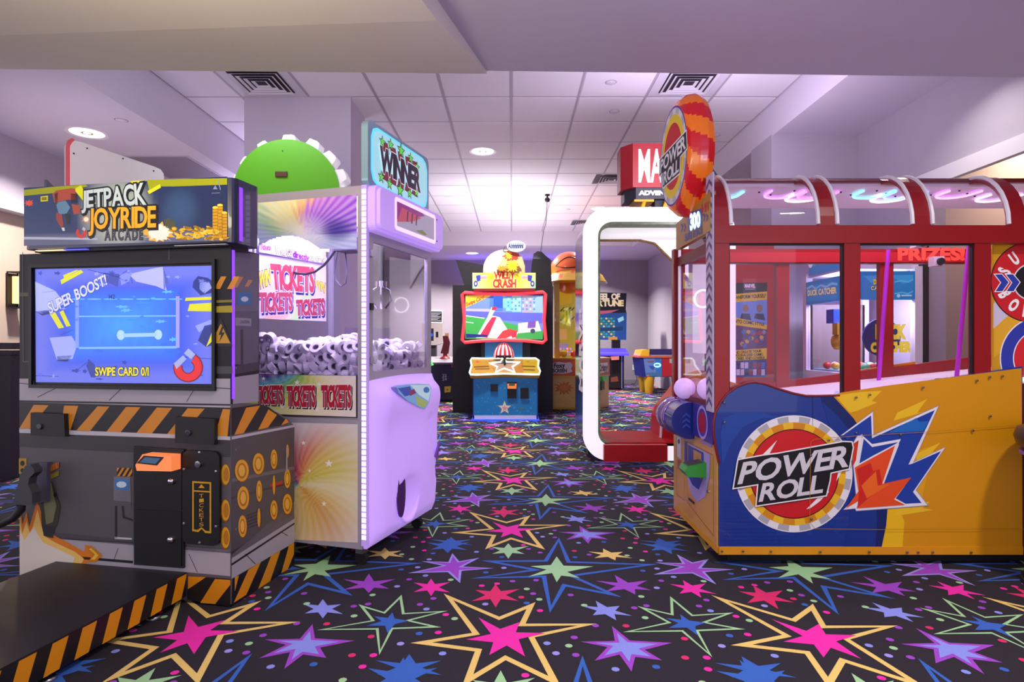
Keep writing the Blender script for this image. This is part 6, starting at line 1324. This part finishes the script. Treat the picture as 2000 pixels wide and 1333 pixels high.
# ------------------------------------------------------------------ low machines at the far left
lv = thing('navy_game_console', 'low navy game console with grey top and green light arcs beside the lilac crane', 'arcade machine', (-1.1, 10.6, 0))
LF = Face(lv, (0, 0, 0), (1, 0, 0), (0, 0, 1)); KN = cs(.19512, 820, 540); l3 = lambda x, y, h=0: LF.p3(LF.px(*KN(x, y)), h)
b = MB(); a_, c_ = l3(60, 900).x, l3(455, 900).x; zT = l3(300, 880).z; b.box((a_, 0, .04), (c_, .6, zT), mat('#10153a', .45)); b.build('body', lv)
b = MB(); b.prism([(a_-.03, -.04, zT), (c_+.02, -.04, zT), (c_+.02, .6, zT+.09), (a_-.03, .6, zT+.09)], (0, 0, .03), mat('#7a7584', .5)); b.build('top', lv); b = MB(); b.box((a_+.05, .03, 0), (c_-.05, .55, .04), RUBBER); b.build('plinth', lv)
t = Print(LF, base=.002, conv=KN); t.poly([(247,1105),(312,1100),(308,1160),(247,1165)], '#d0b82a', 0); t.text('22', [(225,980),(268,980),(268,1008),(225,1010)], '#a8a4b8', 0, .028); t.text('24', [(225,1015),(268,1015),(268,1042),(225,1045)], '#a8a4b8', 0, .028); t.poly([(315,885),(352,885),(350,915),(315,912)], '#a83a5a', 0); t.poly([(265,1130),(285,1128),(285,1140),(265,1142)], '#8a3a2a', 1); t.build('stickers', lv)
for pts in ([(70,825,.02),(100,840,.02),(120,865,.02),(130,890,.03)], [(325,800,-.3),(335,785,-.4),(380,778,-.45),(450,790,-.45)]): b = MB(); b.tube([l3(*q) for q in pts], .022, glow('#58e070', 1.3), 8); b.build('light_arc', lv, label='green light arc')
b = MB(); b.tube([l3(450,880,.02), l3(452,1050,.02), l3(465,1110,.02)], .012, mat('#b89a7a', .4), 6); b.build('corner_trim', lv)
b = MB(); zz = zT+.085; jx = l3(228, 790).x; b.lathe([(.10, 0), (.09, .02), (.04, .05), (.035, .12), (0, .12)], (jx, .4, zz), mat('#8a0f1c', .4), 16); b.prism([(jx-.08, .36, zz+.1), (jx+.06, .36, zz+.09), (jx+.09, .36, zz+.3), (jx+.05, .36, zz+.42), (jx-.04, .36, zz+.42), (jx-.03, .36, zz+.28)], (0, .08, 0), mat('#5a0f1a', .4)); b.box((jx-.0, .37, zz+.42), (jx+.07, .43, zz+.47), mat('#c89a6a', .4)); b.build('control_gun', lv, label='dark red control handle', kind='stuff')
ks = thing('white_kiosk', 'slim white kiosk with small blue screen behind the navy console', 'kiosk', (-1.62, 12.4, 0)); KF2 = Face(ks, (0, 0, 0), (1, 0, 0), (0, 0, 1)); f3 = lambda x, y: KF2.p3(KF2.px(*KN(x, y)))
b = MB(); p0, p1 = f3(20, 470), f3(228, 670); b.prism([f3(20,470), f3(228,470), f3(228,670), f3(160,690), f3(20,690)], (0, .3, 0), mat('#cfc6c4', .5)); b.build('head', ks)
b = MB(); b.box((p0.x+.1, .05, .02), (p1.x-.15, .28, p1.z), mat('#3a3644', .5)); b.build('pedestal', ks); b = MB(); b.box((p0.x, 0, 0), (p1.x, .4, .02), SATIN); b.build('base_plate', ks)
t = Print(KF2, base=.003, e=.2, conv=KN); t.poly([(60,525),(138,522),(138,645),(60,648)], '#1c2440', 0); t.poly([(70,560),(130,575),(130,600),(70,605)], '#2a5ac8', 1, .7); t.poly([(160,555),(185,555),(185,612),(160,612)], '#1a161c', 0); t.build('screen_print', ks)
for nm, q, Y, lab in (('notice_board', ((78,340),(232,345),(230,468),(78,465)), 15.15, 'white-framed black notice high on the back wall above the kiosk'), ('picture_frame', ((345,668),(456,672),(456,800),(340,800)), 15.15, 'white-framed picture low on the back wall beside the black cabinet')):
    w0 = thing(nm, lab, 'picture', (at(*KN(*q[0]), Y).x, 15.195, at(*KN(*q[2]), Y).z)); WFc = Face(w0, (0, -.03, 0), (1, 0, 0), (0, 0, 1)); u = [WFc.px(*KN(*p)) for p in q]
    b = MB(); b.prism([WFc.p3(p) for p in u], (0, .03, 0), WHITE); b.build('frame', w0); t = Print(WFc, base=.003, conv=KN); c = [sum(p[0] for p in q)/4, sum(p[1] for p in q)/4]
    t.poly([(c[0]+(p[0]-c[0])*.86, c[1]+(p[1]-c[1])*.86) for p in q], '#15131a', 0)
    if nm == 'notice_board':
        for i in range(7): t.poly([(95+(i % 2)*8, 365+i*13), (215-(i*17 % 50), 366+i*13), (215-(i*17 % 50), 370+i*13), (95+(i % 2)*8, 369+i*13)], '#a8a4b4', 1)
    else: t.poly([(375,700),(405,700),(405,770),(370,770)], '#8a8494', 1); t.poly([(410,700),(445,700),(445,730),(410,730)], '#4a4a5a', 1)
    t.build('print', w0)
# ------------------------------------------------------------------ duck-catching crane seen through the alley
dc = thing('duck_crane', 'white crane with blue DUCK CATCHER banners, seen through the red alley windows', 'arcade machine', (2.71, 4.8, 0))
DFc = Face(dc, (0, 0, 0), (1, 0, 0), (0, 0, 1)); DL = Face(dc, (0, .78, 0), (0, -1, 0), (0, 0, 1)); DW = .58; zd_ = 1.665; KD = cs(.2401, 1660, 460); KE = cs(.2251, 1400, 480)
WM = mat('#e4dfea', .4, 0, .05);  # white paint with a faint glow of its own to lift it
for x, y in ((0, 0), (0, .72), (DW-.06, 0), (DW-.06, .72)): MB().box((x, y, .08), (x+.06, y+.06, zd_), WM).build('post', dc)
b = MB(); b.box((0, 0, .08), (DW, .78, .80), WM); b.build('lower_cabinet', dc); b = MB(); b.box((.02, .02, zd_-.02), (DW-.02, .76, zd_+.02), WM); b.build('roof', dc)
b = MB(); b.box((.06, .0, 1.40), (DW-.06, .05, zd_-.04), mat('#2a8ac8', .4, 0, .15)); fbo = b.build('banner', dc, label='blue front banner'); b = MB(); b.box((.0, .06, 1.40), (.05, .72, zd_-.06), mat('#3a9ad0', .4, 0, .15)); sbo = b.build('banner', dc, label='blue side banner')
t = Print(DFc, base=.003, e=.3, conv=KD); 
t.poly([(90,330),(512,322),(512,525),(90,525)], '#2a86c4', 0); t.poly([(90,330),(130,345),(170,390),(230,360),(300,330),(360,350),(430,395),(500,370),(512,370),(512,322)], '#3aa0d8', 1)
for y in (0, 95): t.poly([(360,470-y),(420,440-y+20),(470,470-y),(512,450-y),(512,460-y),(470,482-y),(420,470-y),(360,480-y)], '#5ac0e0', 2)
t.text('DUCK', [(190,360),(285,360),(285,398),(190,398)], '#e8d83a', 3, .055, '#1a3a5a', .085); t.text('CATCHER', [(170,415),(340,415),(340,445),(170,445)], '#e8e08a', 3, .028, '#1a3a5a', .085); t.ell((393,492), 15, 15, '#a8d8ec', 3, 12); t.line((415,490), (500,490), .012, '#a8d8ec', 3); t.build('banner_print', fbo)
t = Print(DL, base=.003, e=.3, conv=KE); t.poly([(785,345),(1050,310),(1050,470),(785,490)], '#3a96cc', 0); t.poly([(785,365),(830,340),(860,365),(910,335),(950,350),(1000,320),(1050,325),(1050,345),(1000,340),(950,370),(905,352),(860,385),(830,360),(785,385)], '#8ac8e0', 1); t.text('DUCK CATCHER', [(793,392),(1040,362),(1040,412),(793,435)], '#ece4a0', 2, .055, '#2a4a5a', .085); t.build('banner_print', sbo)
b = MB(); b.box((.02, .06, .80), (.026, .72, 1.40), PANE2); b.build('pane', dc, label='clear side window'); b = MB(); b.box((.06, .02, .80), (DW-.06, .026, 1.40), PANE2); b.build('pane', dc, label='clear front window')
b = MB(); b.box((.04, .72, .80), (DW-.04, .74, 1.40), mat('#8a8078', .6)); b.build('back_board', dc); b = MB(); b.box((.08, .08, zd_-.08), (DW-.08, .6, zd_-.06), glow('#f0f6ff', 4)); b.build('inner_light', dc)
lamp('duck_lamp', (2.71+.3, 5.1, zd_-.1), 14, (.95, .97, 1), .35)
rc = DFc.px(*KD(335, 830)); b = MB(); b.lathe([(.155, 0), (.155, .015)], (rc[0], .12, rc[1]), mat('#1c3a7a', .4), 32, (0, 1, 0)); rdo2 = b.build('round_sign', dc); RF2 = Face(dc, (0, .12, 0), (1, 0, 0), (0, 0, 1)); t = Print(RF2, base=.003, e=.3, conv=KD)
t.text('DUCK', [(212,735),(445,735),(440,835),(212,835)], '#ece23a', 1, .085, '#1a2a4a', .085); t.text('CATCHER', [(172,880),(490,870),(490,945),(172,945)], '#ece23a', 1, .085, '#1a2a4a', .085); t.build('sign_print', rdo2)
b = MB(); p = Vector((.10, .42, 1.12)); b.box((.06, .36, 1.22), (.16, .48, 1.34), mat('#2a5ac8', .4)); b.build('claw_head', dc); b = MB(); b.ball((.11, .40, 1.06), .06, mat('#d8a81c', .5), 14, (.8, .8, 1.2)); b.box((.06, .30, 1.12), (.12, .38, 1.22), mat('#d8b01c', .5)); b.tube([(.11, .4, 1.12), (.12, .42, 1.24)], .008, STEEL, 6); b.build('claw', dc, kind='stuff')
tp2 = MB(); tp2.prism([(0, .10, zd_), (0, .68, zd_), (0, .64, zd_+.12), (0, .52, zd_+.16), (0, .26, zd_+.16), (0, .14, zd_+.12)], (.06, 0, 0), mat('#3a9ad0', .4, 0, .2)); tp2o = tp2.build('topper', dc)
t = Print(DL, base=.003, e=.3); 
for i in range(6): t.disc((.15+i*.085, zd_+.11+(.02 if 0 < i < 5 else 0)), .045, ['#e8f0f0', '#f0e0e8', '#e8d0a0'][i % 3], 1, 14)
for i, c in enumerate(('#4ac0a8', '#d8c83a', '#d04a6a', '#3a5ac8')): t.disc((.22+i*.09, zd_+.09), .02, c, 2, 10)
t.build('topper_print', tp2o)
for y, z in ((.10, 1.48), (.10, 1.12), (.10, .90)): MB().lathe([(.012, 0), (.012, .012), (0, .014)], (0, .03, z), CHROME, 12, (-1, 0, 0)).build('lock', dc)
R = random.Random(12); k = 0
DC = ['#4ac8c0', '#e8685a', '#e8e0e8', '#6ad08a', '#f0c84a', '#a8c8f0', '#d84a3a']; names = ['teal', 'coral', 'white', 'green', 'yellow', 'pale blue', 'red']
bed = MB(); bed.box((.06, .06, .80), (DW-.06, .72, .815), mat('#8fb8c0', .6)); bed.build('prize_bed', dc)
for i in range(6):
    for j in range(4):
        c = (i*3+j*2) % 7; b = MB(); b.ball((0, 0, 0), .036, mat(DC[c], .35), 12, (1, 1, .92)); o = b.build('prize_ball'); o.location = Vector((2.71, 4.8, 0))+Vector((.105+i*.074, .105+j*.15+R.uniform(-.01, .01), .8485)); 
        o['label'] = 'small %s plastic ball lying in the white crane with blue banners' % names[c]; o['category'] = 'ball'; o['group'] = '%s balls in the duck crane' % names[c]
b = MB()
for x in (.04, DW-.08):
    for y in (.05, .68): b.box((x, y, 0), (x+.04, y+.04, .08), RUBBER)
b.build('feet', dc, kind='stuff')
# ------------------------------------------------------------------ machines half hidden behind the two front ones
ga = thing('green_arch_machine', 'machine with big bright green round-topped back and white teeth, behind the lilac crane', 'arcade machine', (-1.66, 4.4, 0)); GRN = mat('#62bd18', .4, coat=.2)
gA = Face(ga, (0, 0, 0), (1, 0, 0), (0, 0, 1)); gr = 104*4.4/F; gz = gA.px(558, 376)[1]
b = MB(); b.prism([(-gr, 0, 1.84), (gr, 0, 1.84)]+[(gr*math.cos(math.pi*i/32), 0, gz+gr*math.sin(math.pi*i/32)) for i in range(33)], (0, .06, 0), GRN); gbo = b.build('round_back', ga)
u, v = gA.px(550, 341); b = MB(); b.rbox((u-.045, -.015, v-.022), (u+.045, .001, v+.022), mat('#5a3a20', .5), .008); b.build('handle', gbo); b = MB(); b.lathe([(.004, 0), (.004, .004), (0, .005)], (gA.px(552,295)[0], 0, gA.px(552,295)[1]), SATIN, 8, (0, -1, 0)); b.build('screw', gbo)
for an, ln in ((165,.05), (143,.055), (117,.07), (88,.085), (62,.10), (40,.11), (18,.12), (2,.08)):
    a = math.radians(an); t_ = Vector((-math.sin(a), 0, math.cos(a))); r_n = Vector((math.cos(a), 0, math.sin(a))); p = Vector((0, .02, gz))+r_n*(gr-.01); w2 = .055 if an < 100 else .045
    b = MB(); b.prism([p+t_*w2, p-t_*w2, p-t_*w2*.7+r_n*ln*.55, p-t_*w2*.3+r_n*ln*.62, p+t_*w2*.75+r_n*ln*.55], (0, .12, 0), mat('#f0ecf6', .4, 0, .25)); b.build('tooth', ga, fix=True)
b = MB(); b.box((-gr, .02, .0), (gr, .65, 1.84), mat('#cfc6da', .5)); b.build('body', ga)
pt = thing('pink_edged_machine', 'machine with white panel topper edged in pink, standing behind the hazard-striped cabinet', 'arcade machine', (-2.43, 3.42, 0), R17); pF = Face(pt, (0, 0, 0), (0, 1, 0), (0, 0, 1))
pp_ = [pF.px(*p) for p in ((139,400),(139,285),(146,275),(160,278),(300,325),(314,331),(320,340),(321,360),(321,400))]
b = MB(); b.prism([pF.p3(u) for u in pp_], (-.05, 0, 0), mat('#f2eef8', .35, 0, .06)); tpo = b.build('topper_panel', pt)  # unlit panel, brightened by a faint glow in its material
b = MB(); b.tube([pF.p3(pF.px(*p), -.02) for p in ((138,400),(138,288),(141,277),(148,273))], .012, mat('#d0586a', .4, 0, .15), 8); b.build('edge_trim', tpo, label='pink edge trim')
for x, y in ((170,290),(240,310),(144,300),(300,334)): u = pF.px(x, y); b = MB(); b.lathe([(.005, 0), (.004, .003), (0, .003)], tuple(pF.p3(u)), SATIN, 8, (1, 0, 0)); b.build('bolt', tpo)
zl_ = pF.px(150, 400)[1]; b = MB(); b.box((-.26, .0, .0), (-.01, .64, zl_+.02), mat('#5a5060', .5)); b.build('body', pt); b = MB(); b.prism([pF.p3(pF.px(*p), -.2) for p in ((142,345),(190,395),(142,395))], (-.02, 0, 0), mat('#6a6478', .5)); b.build('gusset', pt)
# ------------------------------------------------------------------ ceiling fittings
LENS = mat('#fff6e6', .4, 0, 2.2, name='lamp_lens')
def downlight(px, py, z, r, label):
    p = at(px, py, F*(z-H)/(CY-py)); t = thing('ceiling_light', label, 'ceiling light', (p.x, p.y, z), 0, 'recessed ceiling lights')
    b = MB(); b.lathe([(r*.82, 0), (r, -.006), (r*1.02, 0)], (0, 0, -.0), WHITE, 28, closed=True); b.build('trim_ring', t)
    b = MB(); b.lathe([(0, -.001), (r*.82, -.001)], (0, 0, 0), LENS, 28); b.f = [f for f in b.f if len(f) == 4]; b.m = b.m[:len(b.f)]; b.sm = b.sm[:len(b.f)]; b.lathe([(r*.18, -.003), (r*.24, -.006), (r*.3, -.003)], (0, 0, 0), mat('#c8c0b0', .4), 20, closed=True); b.build('lens', t)
downlight(943, 296, ZT, .17, 'large round recessed ceiling light nearest in the tiled ceiling'); downlight(962, 408, ZT, .17, 'round recessed light in the tiled ceiling above the stunt game'); downlight(1170, 408, ZT, .17, 'round recessed light in the tiled ceiling over the photo booth arch')
downlight(170, 260, 3.0, .17, 'round recessed light in the plaster soffit at upper left'); downlight(922, 495, 3.145, .17, 'small round recessed light in the far soffit by the back wall')
def diffuser(x, y, s, label):
    t = thing('ceiling_vent', label, 'air vent', (x, y, ZT), 0, 'square ceiling vents'); VM = mat('#cfc9d4', .5); DKM = mat('#2a262e', .7)
    b = MB(); b.box((-s, -s, .0), (s, s, .012), VM); b.build('plate', t)
    b = MB(); b.box((-s*.72, -s*.72, -.003), (s*.72, s*.72, .0), DKM); b.build('throat', t)
    for k, f in enumerate((.70, .54, .38, .22)):
        q = s*f; w_ = s*.045; b = MB()
        o = [(-q, -q), (q, -q), (q, q), (-q, q)]; i_ = [(-q+w_*1.6, -q+w_*1.6), (q-w_*1.6, -q+w_*1.6), (q-w_*1.6, q-w_*1.6), (-q+w_*1.6, q-w_*1.6)]
        vs = [(x_, y_, -.016) for x_, y_ in o]+[(x_, y_, -.006) for x_, y_ in i_]+[(x_, y_, -.0185) for x_, y_ in o]+[(x_, y_, -.0085) for x_, y_ in i_]; fs = []
        for a in range(4): c = (a+1) % 4; fs += [(a, c, 4+c, 4+a), (8+a, 12+a, 12+c, 8+c), (a, 8+a, 8+c, c), (4+a, 4+c, 12+c, 12+a)]
        b.add(vs, fs, VM); b.build('louvre', t)
diffuser(-2.306, 5.52, .315, 'square louvred air vent in the ceiling beside the grey column'); diffuser(1.63, 5.52, .315, 'square louvred air vent in the ceiling above the round sign')
diffuser(1.46, 8.78, .26, 'square air vent beside the red booth sign, farther back in the tiled ceiling'); diffuser(1.45, 11.95, .26, 'farthest square air vent in the tiled ceiling, above the booth arch')
def disc_fit(px, py, z, label, nm='sprinkler_cover', r=.045):
    p = at(px, py, F*(z-H)/(CY-py)); t = thing(nm, label, 'sprinkler', (p.x, p.y, z), 0, 'ceiling sprinkler covers'); b = MB(); b.lathe([(0, -.012), (r*.8, -.010), (r, -.004), (r, 0)], (0, 0, 0), mat('#cdc7d2', .5), 20); b.build('cap', t); b = MB(); b.lathe([(r*1.05, 0), (r*1.15, -.002), (r*1.2, 0)], (0, 0, 0), mat('#8a8490', .5), 20, closed=True); b.build('ring', t)
disc_fit(1200, 218, ZT, 'round white sprinkler cover in a tile left of the round striped sign'); disc_fit(1193, 161, ZT, 'small white fitting in the nearest ceiling tiles near the front beam'); disc_fit(237, 235, 3.0, 'round sprinkler cover in the plaster soffit near its ceiling light'); disc_fit(1398, 265, ZT, 'round sprinkler cover in the ceiling right of the round striped sign')
disc_fit(1110, 409, ZT, 'small sprinkler cover far back between two recessed lights', r=.035); disc_fit(845, 455-20, ZT, 'small sprinkler cover far back beside the WINNER sign', r=.035)
ap = [at(x, y, F*(3.0-H)/(CY-y)) for x, y in ((248,306),(330,308),(392,340),(318,341))]; t = thing('access_panel', 'flat grey access panel in the plaster soffit above the striped cabinet', 'access panel', (ap[0].x, ap[0].y, 3.0))
b = MB(); b.box((0, 0, -.012), (.62, .78, 0), mat('#8f8898', .6)); b.build('panel', t); b = MB(); b.box((-.03, -.03, -.006), (.65, .81, 0), mat('#b8b0c0', .6)); b.build('frame', t)
p = at(1069, 387, F*(ZT-H)/(CY-380)); t = thing('ceiling_camera', 'small black dome camera with a hanging wire under the tiled ceiling', 'camera', (p.x, p.y, ZT)); b = MB(); b.lathe([(.04, 0), (.04, -.02), (.015, -.03), (.015, -.05), (.035, -.06), (.045, -.085), (.03, -.12), (0, -.13)], (0, 0, 0), BLACK, 16); b.build('dome', t)
b = MB(); q = at(1056, 492, 9.05)-p-Vector((0, 0, 0)); b.tube([(0, .02, -.1), (-.03, -.1, -.5), (q.x*.6, q.y*.6, (at(1056,492,9.05).z-ZT)*.65), (q.x, q.y, at(1056, 492, 9.05).z-ZT)], .005, BLACK, 6); b.build('wire', t)
# ------------------------------------------------------------------ wall lamp, outlet, stool
t = thing('wall_lamp', 'warm glowing wall lamp in a black metal frame on the beige wall', 'wall lamp', (-4.85, 5.80, 1.56)); b = MB(); b.box((.0, -.06, -.16), (.012, .06, .16), BLACK); b.build('back_plate', t)
b = MB(); b.lathe([(.0, -.13), (.05, -.13), (.05, .13), (0, .13)], (.075, 0, 0), mat('#ffcf8a', .5, 0, 1.6), 20); b.build('shade', t); b = MB()
for x, y in ((.015, -.06), (.135, -.06), (.015, .06), (.135, .06)): b.box((x-.005, y-.005, -.17), (x+.005, y+.005, .17), BLACK)
b.box((.01, -.065, .165), (.14, .065, .175), BLACK); b.box((.01, -.065, -.175), (.14, .065, -.165), BLACK); b.build('cage', t, kind='stuff')
lamp('wall_lamp_bulb', (-4.70, 5.80, 1.56), 3, (1, .75, .4), .1, (1, 0, 0))
p = at(1239, 718, 15.19); t = thing('wall_outlet', 'white wall outlet low on the grey back wall with a black plug', 'outlet', (p.x, 15.2, p.z)); b = MB(); b.rbox((-.045, -.01, -.07), (.045, 0, .07), WHITE, .006); b.build('plate', t); b = MB(); b.box((-.015, -.04, -.0), (.02, -.01, .03), BLACK); b.tube([(0, -.03, .01), (.03, -.05, -.12), (.05, -.06, -.3), (.0, -.1, -.40), (-.1, -.12, -.415)], .008, BLACK, 6); b.build('plug', t)
t = thing('padded_stool', 'dark padded stool half outside the frame at right edge before the yellow panel', 'stool', (2.455, 2.50, 0)); PAD = mat('#181430', .4, coat=.2)
b = MB(); b.lathe([(0, .58), (.23, .58), (.27, .605), (.28, .64), (.27, .675), (.23, .695), (0, .70)], (0, 0, 0), PAD, 36); b.build('seat', t); b = MB(); b.lathe([(.24, .56), (.26, .565), (.26, .58), (0, .58), (0, .56)], (0, 0, 0), mat('#6a4ac8', .3), 32); b.build('seat_ring', t)
b = MB(); b.lathe([(0, .02), (.25, .02), (.24, .05), (.06, .07), (.05, .12), (.05, .56), (0, .56)], (0, 0, 0), SATIN, 28); b.build('pedestal', t); b = MB(); b.lathe([(0, 0), (.255, 0), (.255, .02), (0, .02)], (0, 0, 0), RUBBER, 28); b.build('foot_ring', t)
